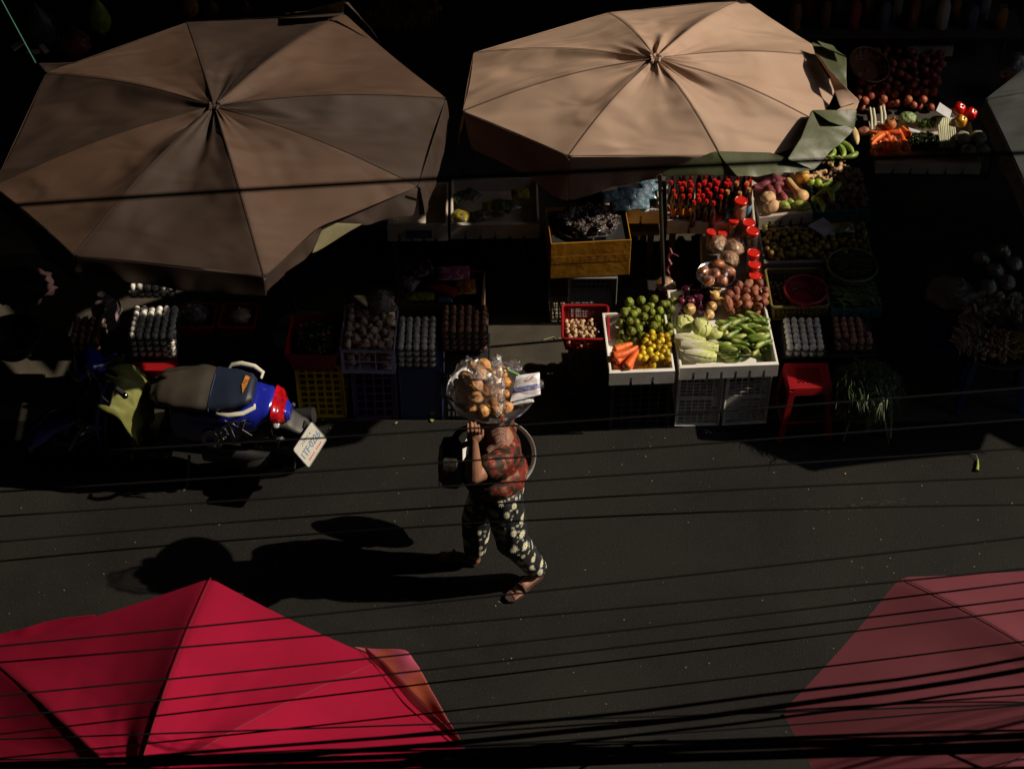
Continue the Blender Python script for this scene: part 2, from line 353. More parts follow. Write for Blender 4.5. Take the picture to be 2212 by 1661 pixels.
def umbrella(name, label, C8, apex, mt, seam_m, z0, sag=.03, wr=.012, folds=.05, group=None, hem=None, under=None, skirts=None, pole=None, seed=0, NS=26, NT=16, bow={}, alt=None):
    t = thing(name, label, 'umbrella', (apex.x, apex.y, 0), 0, group); O = V((apex.x, apex.y, 0))
    n = len(C8); vs = [apex-O]; ids = {}
    def P(k, s, u):
        a, b = C8[k % n], C8[(k+1) % n]; p = apex.lerp(a.lerp(b, u), s*(1-(bow.get(k % n, .012)*math.sin(math.pi*u)**.8 if not isinstance(bow.get(k % n), tuple) else bow[k % n][0]*min(u/bow[k % n][1], (1-u)/(1-bow[k % n][1])))))
        p = p.copy(); e = math.sin(math.pi*u)
        p.z -= sag*e*math.sin(math.pi*s*.97)
        p.z += .05*math.sin(math.pi*s)            # stretched up over the ribs
        q = V((p.x*4.2+seed, p.y*4.2, k*1.7)); f = (1-s)
        rad = noise.noise(V((k*3.1+seed, u*5, s*1.4)))
        p.z += wr*e*(.25*noise.noise(q*1.0)+.35*noise.noise(V((s*3+k, u*9, seed))))*(1-s**6)
        p.z += folds*e*math.exp(-s*4.5)*rad*2.2*min(1, s*12)
        p.z -= folds*.35*e*math.exp(-((s-.12)/.1)**2)
        # drawn creases running across from each seam
        p.z += wr*.9*e*math.sin(s*26+rad*7+k)*math.exp(-u*3.0)*max(0, .75-abs(s-.45))
        return p
    for k in range(n):
        for i in range(1, NS+1):
            for j in range(NT): ids[(k, i, j)] = len(vs); vs.append(P(k, i/NS, j/NT)-O)
    g = lambda k, i, j: ids[((k+1) % n, i, 0)] if j == NT else ids[(k % n, i, j)]
    fs = []
    for k in range(n):
        for j in range(NT):
            fs.append((0, g(k, 1, j), g(k, 1, j+1)))
            for i in range(1, NS): fs.append((g(k, i, j), g(k, i+1, j), g(k, i+1, j+1), g(k, i, j+1)))
    mb = MB(); mb.add(vs, fs); mb.m = [(i//(NT*NS)) % 2 if alt else 0 for i in range(len(fs))]; c = mb.build('canopy', [mt, alt] if alt else mt, t, ang=180)
    sub = c.modifiers.new('s', 'SUBSURF'); sub.levels = 1; sub.render_levels = 1
    for k in range(n):
        pts = [P(k, s/12, 0)-O+V((0, 0, .0015)) for s in range(0, 13)]
        MB().tube(pts, [.004]+[.0022]*12, 6, flat=.6).build('seam', seam_m, t)
        rp = [V((x, y, z-.03)) for x, y, z in pts]
        MB().tube(rp[::3], .006, 6).build('rib', mat('rib_steel', (.2, .2, .2), .4, metal=.8), t)
    kb = MB(); kb.lathe([(.034, -.012), (.036, .004), (.028, .012), (.018, .006), (.012, -.004)], 28, (0, 0, apex.z), fx=lambda a, i: 1+.22*math.sin(a*5+i*2)+.1*math.sin(a*11)); kb.build('top_gather', mt, t)
    if pole is not False:
        bx = pole or (0, 0)
        MB().tube([(bx[0], bx[1], .02), (0, 0, apex.z-.02)], .012, 10).build('pole', mat('pole_steel', (.04, .035, .03), .6, metal=.2), t)
        MB().lathe([(.22, 0), (.22, .05), (.06, .09), (.035, .2)], 20, (bx[0], bx[1], .004)).build('base', mat('base_concrete', (.2, .2, .19), .9), t)
    for sk in (skirts or []):
        top, bot, m2 = sk[:3]; N = 22; sv = []; M = 6
        for i in range(N+1):
            u = i/N*(len(top)-1); a = int(min(u, len(top)-2)); fr = u-a; T = top[a].lerp(top[a+1], fr)
            u = i/N*(len(bot)-1); a = int(min(u, len(bot)-2)); fr = u-a; B = bot[a].lerp(bot[a+1], fr)
            nrm = (T-B).cross(V((0, 0, 1)) if abs((T-B).normalized().z) < .9 else V((0, 1, 0)))
            nrm = V((T.x-apex.x, T.y-apex.y, 0)).normalized() if abs((T-B).normalized().z) > .6 else V((0, 0, 1))
            for j in range(M+1):
                p = T.lerp(B, j/M); wd_ = min(.2, (T-B).length); k = noise.noise(V((p.x*7+seed, p.y*7, j*.12+seed)))+.4*noise.noise(V((p.x*17, p.y*17, seed)))
                sv.append(p-O+nrm*k*.16*wd_*j/M)
        sf = [(i*(M+1)+j, (i+1)*(M+1)+j, (i+1)*(M+1)+j+1, i*(M+1)+j+1) for i in range(N) for j in range(M)]
        q = MB().add(sv, sf).build(sk[3] if len(sk) > 3 else 'skirt', m2, t, ang=180)
        so_ = q.modifiers.new('t', 'SOLIDIFY'); so_.thickness = .002
        q.modifiers.new('s', 'SUBSURF').render_levels = 1
    return t
brown = fabric('brown_umbrella_cloth', (.037, .0192, .0112), (.030, .0155, .009), .04)
brown2 = fabric('light_brown_umbrella_cloth', (.080, .042, .0245), (.067, .035, .020), .04)
brown_seam = mat('brown_seam', (.035, .022, .016), .8)
tan = fabric('tan_umbrella_cloth', (.45, .31, .225), (.39, .26, .185), .08)
tan_seam = mat('tan_seam', (.13, .075, .05), .8)
green = mat('green_cloth_underside', (.075, .085, .040), .5, .2, 5, .25, 30, detail=6)
olive_pale = mat('pale_olive_underside', (.2, .18, .10), .4, .2, 5, .2, 30)
zs = [2.20, 2.32, 2.30, 2.16, 2.20, 2.20, 2.14, 2.28]
bc = [G(x, y, z) for (x, y), z in zip([(404, 48), (742, 28), (964, 212), (903, 403), (571, 597), (160, 552), (-14, 402), (99, 157)], zs)]
ba = G(463, 229, 2.47)
def dropped(a, b, h1, h2, out=.03, ap=None, mid=None):
    """skirt hanging from rim a-b"""
    def q(p, h): d = V((p.x-ap.x, p.y-ap.y, 0)).normalized(); return V((p.x, p.y, p.z-h))+d*out
    m = a.lerp(b, .5); return [a, b], [q(a, h1), q(m, mid if mid else (h1+h2)/2), q(b, h2)]
sk = []
for (i, h1, h2, md) in ((5, .17, .12, .15), (6, .16, .16, .2), (7, .12, .16, .15), (0, .1, .1, .12), (4, .12, .1, .13), (2, .2, .22, .27)):
    k = i % 8; T, B = dropped(bc[k], bc[(k+1) % 8], h1, h2, .03, ba, md); sk.append((T, B, brown))
# 3: the lower right skirt, torn with its pale olive inside showing at one end
T = [G(903, 403, 2.155), G(800, 441, 2.165), G(706, 480, 2.17)]; B = [G(890, 468, 2.03), G(790, 486, 2.06), G(712, 484, 2.14)]; sk.append((T, B, brown))
T = [G(702, 480, 2.17), G(640, 536, 2.18), G(571, 597, 2.195)]; B = [G(678, 545, 2.06), G(622, 586, 2.08), G(577, 634, 2.06)]; sk.append((T, B, brown))
T = [G(703, 480, 2.15), G(784, 484, 2.11)]; B = [G(674, 548, 2.03), G(680, 545, 2.03)]; sk.append((T, B, olive_pale))
T = [G(903, 403, 2.2), G(908, 405, 2.2)]; B = [G(897, 462, 1.98), G(914, 463, 1.98)]; sk.append((T, B, brown, 'tie_strap'))
T = [G(566, 594, 2.16), G(576, 595, 2.16)]; B = [G(569, 634, 2.0), G(577, 636, 2.0)]; sk.append((T, B, brown, 'tie_strap'))
# turned up corners at the back
T = [G(99, 157, 2.24), G(160, 142, 2.24)]; B = [G(84, 138, 2.30), G(190, 134, 2.26)]; sk.append((T, B, brown, 'folded_corner'))
T = [G(612, 30, 2.3), G(742, 28, 2.36)]; B = [G(640, 31, 2.38), G(745, 2, 2.5)]; sk.append((T, B, brown, 'folded_corner'))
T = [G(745, 6, 2.48), G(760, 20, 2.42)]; B = [G(752, 4, 2.46), G(822, 90, 2.32)]; sk.append((T, B, brown, 'folded_corner'))
umb_brown = umbrella('market_umbrella', 'large dark brown cloth umbrella over the stalls above the parked blue scooter', bc, ba, brown, brown_seam, 2.2, sag=.055, wr=.02, folds=.03, skirts=sk, seed=3, group='market umbrellas', pole=(.25, .75), alt=brown2, bow={3: (.092, .60)})
tcn = [(1314, 27), (1605, -2), (1806, 126), (1764, 262), (1557, 336), (1228, 337), (999, 240), (1022, 114)]
tz = [2.16, 2.22, 2.20, 2.22, 2.20, 2.2, 2.24, 2.18]
tcc = [G(x, y, z) for (x, y), z in zip(tcn, tz)]; ta = G(1416, 126, 2.50)
sk = []
for (i, h1, h2, md) in ((6, .26, .22, .25), (7, .12, .12, .14), (0, .1, .1, .1)):
    T, B = dropped(tcc[i], tcc[(i+1) % 8], h1, h2, .03, ta, md); sk.append((T, B, tan))
T = [tcc[6], tcc[5]]; B = [G(1019, 322, 1.97), G(1110, 366, 2.0), G(1200, 424, 1.88), G(1232, 432, 1.86)]; sk.append((T, B, tan))
T = [tcc[5], tcc[4]]; B = [G(1232, 432, 1.86), G(1290, 418, 1.93), G(1372, 392, 2.0), G(1445, 377, 2.08)]; sk.append((T, B, tan))
# green undersides, turned outwards
T = [G(1430, 374, 2.14), G(1535, 330, 2.27), G(1552, 326, 2.28)]; B = [G(1432, 382, 2.13), G(1580, 383, 2.22), G(1594, 384, 2.24)]; sk.append((T, B, green, 'turned_flap'))
T = [G(1548, 327, 2.28), G(1664, 330, 2.25), G(1706, 343, 2.25)]; B = [G(1590, 383, 2.24), G(1690, 375, 2.20), G(1757, 366, 2.19)]; sk.append((T, B, green, 'turned_flap'))
T = [G(1700, 344, 2.27), G(1729, 298, 2.28), G(1752, 238, 2.30)]; B = [G(1757, 366, 2.19), G(1806, 322, 2.19), G(1846, 282, 2.19)]; sk.append((T, B, green, 'turned_flap'))
T = [G(1752, 238, 2.30), G(1790, 262, 2.30)]; B = [G(1852, 238, 2.24), G(1846, 282, 2.16)]; sk.append((T, B, green, 'turned_flap'))
T = [G(1790, 250, 2.24), G(1818, 232, 2.25)]; B = [G(1780, 254, 2.25), G(1850, 238, 2.24), G(1857, 217, 2.25)]; sk.append((T, B, tan, 'turned_flap'))
T = [G(1757, 112, 2.32), G(1790, 165, 2.27), G(1815, 233, 2.26)]; B = [G(1770, 122, 2.34), G(1806, 168, 2.33), G(1857, 217, 2.27)]; sk.append((T, B, tan, 'turned_flap'))
T = [G(1752, 90, 2.32), G(1765, 130, 2.31), G(1788, 168, 2.28)]; B = [G(1829, 124, 2.28), G(1829, 165, 2.27), G(1830, 193, 2.25)]; sk.append((T, B, green, 'turned_flap'))
T = [G(1765, 88, 2.36), G(1775, 100, 2.36)]; B = [G(1800, 100, 2.30), G(1829, 124, 2.33)]; sk.append((T, B, green, 'turned_flap'))
umb_tan = umbrella('market_umbrella', 'large pale tan cloth umbrella with torn green edge in full sun', tcc, ta, tan, tan_seam, 2.2, sag=.045, wr=.014, folds=.05, skirts=sk, seed=11, group='market umbrellas', pole=(.22, .42), bow={3: -.15, 2: -.05})
# red umbrella, bottom left
zr = 2.3
rc = [G(455, 1248, 2.48), G(826, 1426, 2.22), G(1003, 1606, 2.14), G(900, 1880, zr), G(420, 2120, zr), G(-160, 2010, zr), G(-300, 1700, 2.1), G(-40, 1402, 2.12)]
ra = G(287, 1706, 2.72)
red = mat('crimson_umbrella_cloth', (.27, .0035, .028), .9, .1, 3, .12, 400, tl=.05, spec=.15, col2=(.23, .003, .023), detail=6)
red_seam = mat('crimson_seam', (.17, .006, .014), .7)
pinkor = mat('pink_orange_underside', (.36, .05, .14), .5, col2=(.40, .09, .04), nscale=7)
sk = []
T = [G(765, 1397, 2.26), G(800, 1412, 2.25), G(826, 1428, 2.24), G(900, 1505, 2.21), G(995, 1598, 2.16)]
B = [G(767, 1396, 2.26), G(882, 1408, 2.27), G(905, 1440, 2.26), G(950, 1525, 2.22), G(994, 1596, 2.17)]; sk.append((T, B, pinkor, 'turned_flap'))
T = [G(785, 1392, 2.28), G(826, 1428, 2.27), G(900, 1506, 2.25), G(1000, 1602, 2.20)]; B = [G(800, 1424, 2.26), G(826, 1446, 2.25), G(890, 1520, 2.23), G(985, 1606, 2.17)]; sk.append((T, B, red_seam, 'flap_shade_strip'))  # darker strip painted in for the shadow along the flap's inner edge
T = [G(-20, 1412, 2.13), G(100, 1368, 2.20), G(205, 1334, 2.28)]; B = [G(-20, 1374, 2.16), G(60, 1352, 2.22), G(140, 1334, 2.26), G(206, 1327, 2.29)]; sk.append((T, B, red, 'turned_flap'))
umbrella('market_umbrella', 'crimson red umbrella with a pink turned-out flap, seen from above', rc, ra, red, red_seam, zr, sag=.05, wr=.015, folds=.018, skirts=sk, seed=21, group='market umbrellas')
# dull pink umbrella, bottom right
pz = 2.3
pc = [G(1944, 1246, pz), G(2420, 1216, pz), G(2830, 1330, pz), G(2990, 1600, pz), G(2850, 1900, pz), G(2350, 2010, pz), G(1845, 1870, pz), G(1689, 1537, pz)]
pa = G(2400, 1524, 2.72)
pink = mat('faded_rose_umbrella_cloth', (.19, .048, .064), .9, .1, 2.5, .12, 400, tl=.05, spec=.15, col2=(.165, .041, .054), detail=6)
pink_seam = mat('rose_seam', (.09, .02, .025), .7)
umbrella('market_umbrella', 'faded rose pink umbrella behind the tangle of black cables', pc, pa, pink, pink_seam, pz, sag=.03, wr=.006, folds=.02, seed=31, group='market umbrellas')
# grey umbrella entering from the right; its shade falls on the right end of the stalls
gz = 1.56
gA2 = G(2130, 214, 1.70); gA = lift(1672, 802, .45, 1.64); gB = lift(1962, 910, .45, 1.66); gA3 = lift(1835, 345, .5, 1.74)
ctr = V((gB.x+.05, (gA3.y+gB.y)/2+.1, 1.6))
gC = V((gB.x+1.0, gB.y+.15, 1.6)); gD = V((gB.x+1.55, ctr.y-.3, 1.66)); gE = V((gB.x+2.2, gA3.y+.1, 1.7)); gF = lift(2150, 296, .6, 1.74)
gc = [gA3, gF, gE, gD, gC, gB, gA, gA2]
greyc = fabric('grey_umbrella_cloth', (.085, .095, .088), (.06, .068, .064), .08)
gap = V((ctr.x+.2, ctr.y, 1.98))
skg = []
T, B = dropped(gA2, gA, .1, .12, .03, gap); skg.append((T, B, greyc))
T, B = dropped(gA3, gA2, .1, .1, .03, gap); skg.append((T, B, greyc))
umbrella('market_umbrella', 'dark grey umbrella corner entering at the right edge above the peppers', gc, gap, greyc, mat('grey_seam', (.03, .03, .03), .8), gz, sag=.05, wr=.015, folds=.04, skirts=skg, seed=41, group='market umbrellas')
g2 = []; c0 = lift(2350, 775, 0, 2.3)
for k in range(8): a = -k*math.pi/4+.45; g2.append(V((c0.x+1.3*math.cos(a), c0.y+1.12*math.sin(a)+.05, 2.25)))
umbrella('market_umbrella', 'navy umbrella further right beyond the picture edge', g2, V((c0.x, c0.y, 2.6)), fabric('navy_umbrella_cloth', (.03, .04, .08)), mat('navy_seam', (.02, .02, .03), .8), 2.2, seed=51, group='market umbrellas')
# ------------------------------------------------------------ produce kinds (one mesh each, shared by the repeats)
def disp(vs_fn, amp, fq, off=0):
    return lambda v: v*(1+amp*noise.noise(V((v.x*fq+off, v.y*fq, v.z*fq))))
M_egg = mat('white_egg', (.78, .76, .70), .5, .06, 5, rand=.08); M_eggb = mat('brown_egg', (.42, .20, .12), .5, .15, 5, rand=.15)
def egg_mesh(m, nm): return MB().ball((0, 0, 0), (.0215, .0215, .0275), 14, 10, fx=lambda v: V((v.x*(1-.12*v.z), v.y*(1-.12*v.z), v.z))).mesh(nm, m, ang=180)
EGG = egg_mesh(M_egg, 'egg'); EGGB = egg_mesh(M_eggb, 'egg_brown')
def icob(m, nm, r, amp, fq, squash=(1, 1, 1), n=20, h=14, a2=0, f2=0):
    def fx(v):
        k = 1+amp*noise.noise(v*fq)+(a2*abs(noise.noise(v*f2)) if a2 else 0); return v*k
    return MB().ball((0, 0, 0), (r*squash[0], r*squash[1], r*squash[2]), n, h, fx=fx).mesh(nm, m, ang=180)
LIME = icob(mat('kaffir_lime_skin', (.20, .225, .012), .45, .3, 30, .5, 90, rand=.35, col2=(.09, .12, .008)), 'kaffir_lime', .026, .14, 3.2, n=30, h=22, a2=.17, f2=7)
KUMQ = icob(mat('kumquat_skin', (.62, .40, .015), .3, .1, 20, .15, 200, rand=.28, col2=(.42, .33, .015)), 'kumquat', .0205, .04, 2)
ORNG = icob(mat('calamansi_skin', (.22, .13, .012), .5, .1, 20, .15, 200, rand=.5, col2=(.07, .09, .012)), 'calamansi', .021, .04, 2)
POTA = [icob(mat('potato_skin', (.27, .088, .045), .6, .25, 14, .3, 60, rand=.18), 'potato', .0275, .18, 1.4+.2*i, (1.0, 1.0+.4*i, .95)) for i in range(3)]
TOMA = icob(mat('shallot_red_skin', (.30, .06, .03), .5, .25, 12, .2, 50, rand=.3), 'red_onion_heap', .036, .06, 1.5)
MUSH = MB(); MUSH.lathe([(.004, -.019), (.009, -.017), (.009, -.006), (.008, 0), (.0165, .002), (.0185, .008), (.015, .015), (.007, .019), (.001, .020)], 14, fx=lambda a, i: 1+.06*math.sin(2*a))
MUSH = MUSH.mesh('mushroom', mat('straw_mushroom_skin', (.60, .42, .24), .6, .5, 40, .3, 100, rand=.2, col2=(.30, .17, .09)), ang=180)
def onion_mesh(m, nm):
    return MB().lathe([(.001, -.034), (.012, -.033), (.030, -.022), (.038, -.002), (.035, .014), (.022, .027), (.009, .034), (.005, .044), (.006, .055), (.001, .056)], 24, fx=lambda a, i: 1+.018*math.sin(9*a)).mesh(nm, m, ang=180)
ONR = onion_mesh(mat('red_onion_skin', (.085, .010, .030), .25, .45, 22, .2, 40, rand=.3), 'red_onion')
ONY = onion_mesh(mat('yellow_onion_skin', (.68, .50, .22), .35, .35, 9, .2, 40, rand=.25, col2=(.58, .33, .10)), 'yellow_onion')
GARL = MB().lathe([(.001, -.018), (.016, -.017), (.026, -.006), (.025, .006), (.014, .016), (.006, .023), (.004, .034), (.001, .035)], 28, fx=lambda a, i: 1+.13*abs(math.sin(3.5*a))*(1-abs(i-.45))).mesh('garlic', mat('garlic_skin', (.58, .46, .33), .6, .3, 16, .2, 60, rand=.15, col2=(.35, .2, .16)), ang=180)
def bent(L, r, n, prof, m, nm, bend=.0, seg=14, rings=0, mi=0):
    pts = []; rs = []
    for i in range(seg+1):
        t = i/seg; pts.append((0+bend*math.sin(math.pi*t), (t-.5)*L, 0)); rs.append(max(.0008, r*prof(t)*(1+rings*math.sin(i*5.3))))
    return MB().tube(pts, rs, n).mesh(nm, m, ang=180)
def carrot_mat():
    return mat('carrot_skin', (.75, .135, .018), .45, .22, 18, .35, 55, rand=.1)
CARR = []
for i in range(3):
    mb = MB(); L = (.19, .16, .21)[i]
    pts = [(.012*math.sin(math.pi*t/16)*(i-1), (t/16-.5)*L, 0) for t in range(17)]
    rs = [max(.002, .0285*((.55 if t == 0 else 1)-.62*(t/16)**1.2)*(1+.02*math.sin(t*4+i))) for t in range(17)]; rs[-1] = .003
    mb.tube(pts, rs, 16); mb.lathe([(.006, 0), (.005, .012)], 8, (0, 0, 0), 1)
    for k in range(8): mb.v[-1-k] = tuple(V((mb.v[-1-k][0], -L/2-mb.v[-1-k][2], mb.v[-1-k][1])))
    for k in range(8, 16): mb.v[-1-k] = tuple(V((mb.v[-1-k][0], -L/2+.004, mb.v[-1-k][1])))
    CARR.append(mb.mesh('carrot', [carrot_mat(), mat('carrot_top', (.12, .14, .03), .7)], ang=180))
def cuc_mat():
    m = mat('cucumber_skin', (.14, .21, .022), .35, .3, 30, .25, 120, rand=.25, col2=(.06, .12, .012))
    n = m.node_tree.nodes; L = m.node_tree.links.new; tc = n.new('ShaderNodeTexCoord'); sp = n.new('ShaderNodeSeparateXYZ'); L(tc.outputs['Generated'], sp.inputs[0])
    r = n.new('ShaderNodeValToRGB'); r.color_ramp.elements[0].position = .45; r.color_ramp.elements[1].position = 1; r.color_ramp.elements[0].color = (0, 0, 0, 1); r.color_ramp.elements[1].color = (.75, .75, .75, 1)
    wv = n.new('ShaderNodeTexNoise'); wv.inputs['Scale'].default_value = 1; mp = n.new('ShaderNodeMapping'); mp.inputs['Scale'].default_value = (9, .8, 9); L(tc.outputs['Generated'], mp.inputs[0]); L(mp.outputs[0], wv.inputs[0])
    mm = n.new('ShaderNodeMath'); mm.operation = 'MULTIPLY'; L(r.outputs[0], mm.inputs[0])
    r2 = n.new('ShaderNodeValToRGB'); r2.color_ramp.elements[0].position = .4; r2.color_ramp.elements[1].position = .6; L(wv.outputs['Fac'], r2.inputs[0])
    ma = n.new('ShaderNodeMath'); ma.operation = 'ADD'; ma.inputs[1].default_value = .35; L(r2.outputs[0], ma.inputs[0]); L(ma.outputs[0], mm.inputs[1])
    L(sp.outputs[1], r.inputs[0]); b = n['Principled BSDF']; src = b.inputs['Base Color'].links[0].from_socket
    mx = n.new('ShaderNodeMix'); mx.data_type = 'RGBA'; L(mm.outputs[0], mx.inputs[0]); L(src, mx.inputs[6]); mx.inputs[7].default_value = (.42, .48, .13, 1); L(mx.outputs[2], b.inputs['Base Color'])
    return m
CUC = [bent(.105+.014*i, .0175, 12, lambda t: (1-abs(2*t-1)**5*.75)*(.88+.12*t), cuc_mat(), 'cucumber', .010*(i-1)) for i in range(3)]
SWEET = [bent(.13+.02*i, .03, 14, lambda t: math.sin(math.pi*(.06+.88*t))**.6*(1+.12*math.sin(t*7)), mat('sweet_potato_skin', (.24, .05, .06), .6, .3, 12, .35, 40, rand=.15), 'sweet_potato', .015*(i-1)) for i in range(3)]
OKRA = bent(.11, .0055, 6, lambda t: math.sin(math.pi*(.08+.86*t))**.4, mat('green_bean_skin', (.10, .17, .035), .5, .2, 12, rand=.4), 'green_bean', .012, 8)

# ------------------------------------------------------------ containers
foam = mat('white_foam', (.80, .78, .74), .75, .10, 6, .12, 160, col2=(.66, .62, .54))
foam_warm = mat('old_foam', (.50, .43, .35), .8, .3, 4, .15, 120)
def top_frame(xl, yl, xr, yr, zt):
    a, b = G(xl, yl, zt), G(xr, yr, zt); d = b-a; return a, math.atan2(d.y, d.x), d.length
def foam_box(name, label, xl, yl, xr, yr, zt, h, d, m=foam, t=.015, notches=4, group=None):
    a, rz, w_ = top_frame(xl, yl, xr, yr, zt); T = thing(name, label, 'foam box', (a.x, a.y, zt-h), rz, group)
    open_box(w_, d, h, t, .006).build('tray', m, T, smooth=False, bevel=.004)
    # the outer ribs of the front, with slots between
    xs = [0]; seg = w_/(notches+1)
    for k in range(notches): xs += [seg*(k+1)-.008, seg*(k+1)+.008]
    xs.append(w_); ys = [0, h*.55, h]
    MB().lattice((0, -.014, 0), (1, 0, 0), (0, 0, 1), xs, ys, lambda i, j: not (j == 0 and i % 2 == 1), -.014).build('front_rib', m, T, smooth=False)
    return T, a, rz, w_
def crate(name, label, a, rz, w_, d, h, m, nx=5, nz=8, bar=.008, edge=.02, z0=0, group=None, t=.004, top=True, side=True, skip=None, wide=None):
    T = thing(name, label, 'crate', (a.x, a.y, z0), rz, group)
    xs, hx = cells(w_, nx, bar, edge); zs_, hz = cells(h, nz, bar*(wide or 1), edge)
    f = lambda i, j: not (i in hx and j in hz) or (skip and skip(i, j))
    MB().lattice((0, t, 0), (1, 0, 0), (0, 0, 1), xs, zs_, f, t).build('front_panel', m, T, smooth=False)
    MB().lattice((0, d, 0), (1, 0, 0), (0, 0, 1), xs, zs_, f, t).build('back_panel', m, T, smooth=False)
    ys, hy = cells(d-2*t-.004, nx, bar, edge); g = lambda i, j: not (i in hy and j in hz)
    MB().lattice((t, t+.002, 0), (0, 1, 0), (0, 0, 1), ys, zs_, g, t).build('side_panel', m, T, smooth=False)
    MB().lattice((w_, t+.002, 0), (0, 1, 0), (0, 0, 1), ys, zs_, g, t).build('side_panel', m, T, smooth=False)
    # rounded lip all round the front and a closed floor
    MB().tube([(0, -.003, 0), (w_, -.003, 0), (w_, -.003, h), (0, -.003, h)], .006, 6, closed=True).build('front_lip', m, T)
    MB().box((w_/2, d/2, t), (w_-2*t-.002, d-2*t-.002, t)).build('bottom_panel', m, T, smooth=False)
    if top: MB().box((w_/2, d/2, h-t/2), (w_-2*t-.002, d-2*t-.002, t)).build('top_panel', m, T, smooth=False)
    return T
def basket(name, label, xl, yl, xr, yr, zt, h, d, m, nx=16, nz=7, group=None, cat='basket', taper=.02, bar=.003, rimr=.009):
    a, rz, w_ = top_frame(xl, yl, xr, yr, zt); T = thing(name, label, cat, (a.x, a.y, zt-h), rz, group)
    def wall(o, u, L, nm, k):
        xs, hx = cells(L, nx, bar, .018); zz, hz = cells(h-.012, nz, bar, .012)
        mb = MB(); mb.lattice(o, u, (0, 0, 1), xs, zz, lambda i, j: not (i in hx and j in hz), .0025)
        out = []
        for p in mb.v:
            s = (1-p[2]/h)*taper; x, y, z = p; x = x+s*(1-2*x/w_); y = y+s*(1-2*y/d); out.append((x, y, z))
        mb.v = out; mb.build('mesh_wall', m, T, smooth=False)
    wall((0, .0025, .004), (1, 0, 0), w_, 'f', 0); wall((0, d, .004), (1, 0, 0), w_, 'b', 0)
    wall((.0025, .003, .004), (0, 1, 0), d-.006, 'l', 0); wall((w_, .003, .004), (0, 1, 0), d-.006, 'r', 0)
    MB().box((w_/2, d/2, .003), (w_-2*taper, d-2*taper, .005)).build('floor_panel', m, T, smooth=False)
    c = .02; pts = [(c, 0), (w_-c, 0), (w_-c*.3, c*.3), (w_, c), (w_, d-c), (w_-c*.3, d-c*.3), (w_-c, d), (c, d), (c*.3, d-c*.3), (0, d-c), (0, c), (c*.3, c*.3)]
    MB().tube([(x, y, h) for x, y in pts], rimr, 8, closed=True).build('rim', m, T)
    return T, a, rz, w_
def fw(a, rz, x, y): return V((a.x+x*math.cos(rz)-y*math.sin(rz), a.y+x*math.sin(rz)+y*math.cos(rz), 0))
def rectpoly(a, rz, x0, y0, x1, y1): return [fw(a, rz, x0, y0), fw(a, rz, x1, y0), fw(a, rz, x1, y1), fw(a, rz, x0, y1)]
def pxpoly(pts, z): return [G(x, y, z) for x, y in pts]
def fill(name, me, poly, z0, r, n, cap, label, cat, group, rn, squash=1, rot=None, long=False, scale=1, limit=None):
    out = heap(poly, z0, r, n, cap, rn, squash)
    for (x, y, z, q) in out:
        s = q/r*scale; mm = me if not isinstance(me, list) else rn.choice(me)
        place(name, mm, (x, y, z), rot(rn) if rot else rr3(rn), s, label, cat, group)
    return out
def egg_tray(px, py, z, nx, ny, brown_, label, elabel, group, layers=3, rz=.0, sx=1, skew=0, drop=None, rn=random.Random(5)):
    """stack of carton trays; px,py is the middle of the front left egg of the top tray at level z"""
    a = G(px, py, z); p = .0475; tm = mat('grey_pulp', (.10, .09, .075), .9, .3, 20, .3, 80); tmk = mat('dark_tray', (.05, .045, .04), .7)
    for l in range(layers):
        zz = z-.012-l*.048
        T = thing('egg_tray', (label if l == 0 else label.replace('top', ('second', 'third', 'fourth', 'fifth')[l-1])), 'egg tray', (a.x, a.y, zz), rz, group+' trays')
        vs = []; fs = []; NX, NY = nx*6, ny*6
        for j in range(NY+1):
            for i in range(NX+1):
                x = (i/6-.5)*p; y = (j/6-.5)*p
                vs.append((x, y, -.006-.009*math.cos(2*math.pi*x/p)*1-.009*math.cos(2*math.pi*y/p)))
        for j in range(NY):
            for i in range(NX): fs.append((j*(NX+1)+i, j*(NX+1)+i+1, (j+1)*(NX+1)+i+1, (j+1)*(NX+1)+i))
        q = MB().add(vs, fs).build('cup_sheet', tm, T, ang=180); q.modifiers.new('t', 'SOLIDIFY').thickness = .002
        MB().tube([(-p*.55, -p*.55, 0), (p*(nx-.45), -p*.55, 0), (p*(nx-.45), p*(ny-.45), 0), (-p*.55, p*(ny-.45), 0)], .003, 6, closed=True).build('tray_edge', tmk, T)
        for j in range(ny if l == 0 else 1):
            for i in range(nx):
                if l == 0 and drop and drop(i, j): continue
                x, y = i*p, j*p; c, s = math.cos(rz), math.sin(rz)
                place('egg', EGGB if brown_ else EGG, (a.x+x*c-y*s, a.y+x*s+y*c, zz+.018+rn.uniform(-.002, .003)), (rn.uniform(-.2, .2), rn.uniform(-.2, .2), rn.uniform(0, 6)), rn.uniform(.95, 1.05), elabel if l == 0 else elabel.replace('top', 'lower'), 'egg', group+(' in the top tray' if l == 0 else ' in the lower trays'))
    return a
plast = lambda nm, c, r=.4: mat(nm, c, r, .12, 4, .05, 60)
RED = plast('red_plastic', (.27, .006, .010), .4); YEL = plast('yellow_plastic', (.80, .55, .01)); PUR = plast('purple_plastic', (.10, .06, .17)); LAV = plast('lavender_plastic', (.42, .40, .55), .3)
NAVY = plast('navy_plastic', (.02, .04, .14)); GREY = plast('grey_plastic', (.20, .20, .19), .5); WHT = mat('white_crate_plastic', (.74, .73, .67), .5, .25, 6, .1, 60); BLK = plast('black_plastic', (.02, .02, .022), .5); DKB = plast('dark_blue_plastic', (.03, .05, .16))
OLV = plast('olive_plastic', (.10, .10, .03), .5); GRN = plast('green_plastic', (.06, .12, .04)); TEAL = plast('teal_plastic', (.02, .09, .09))
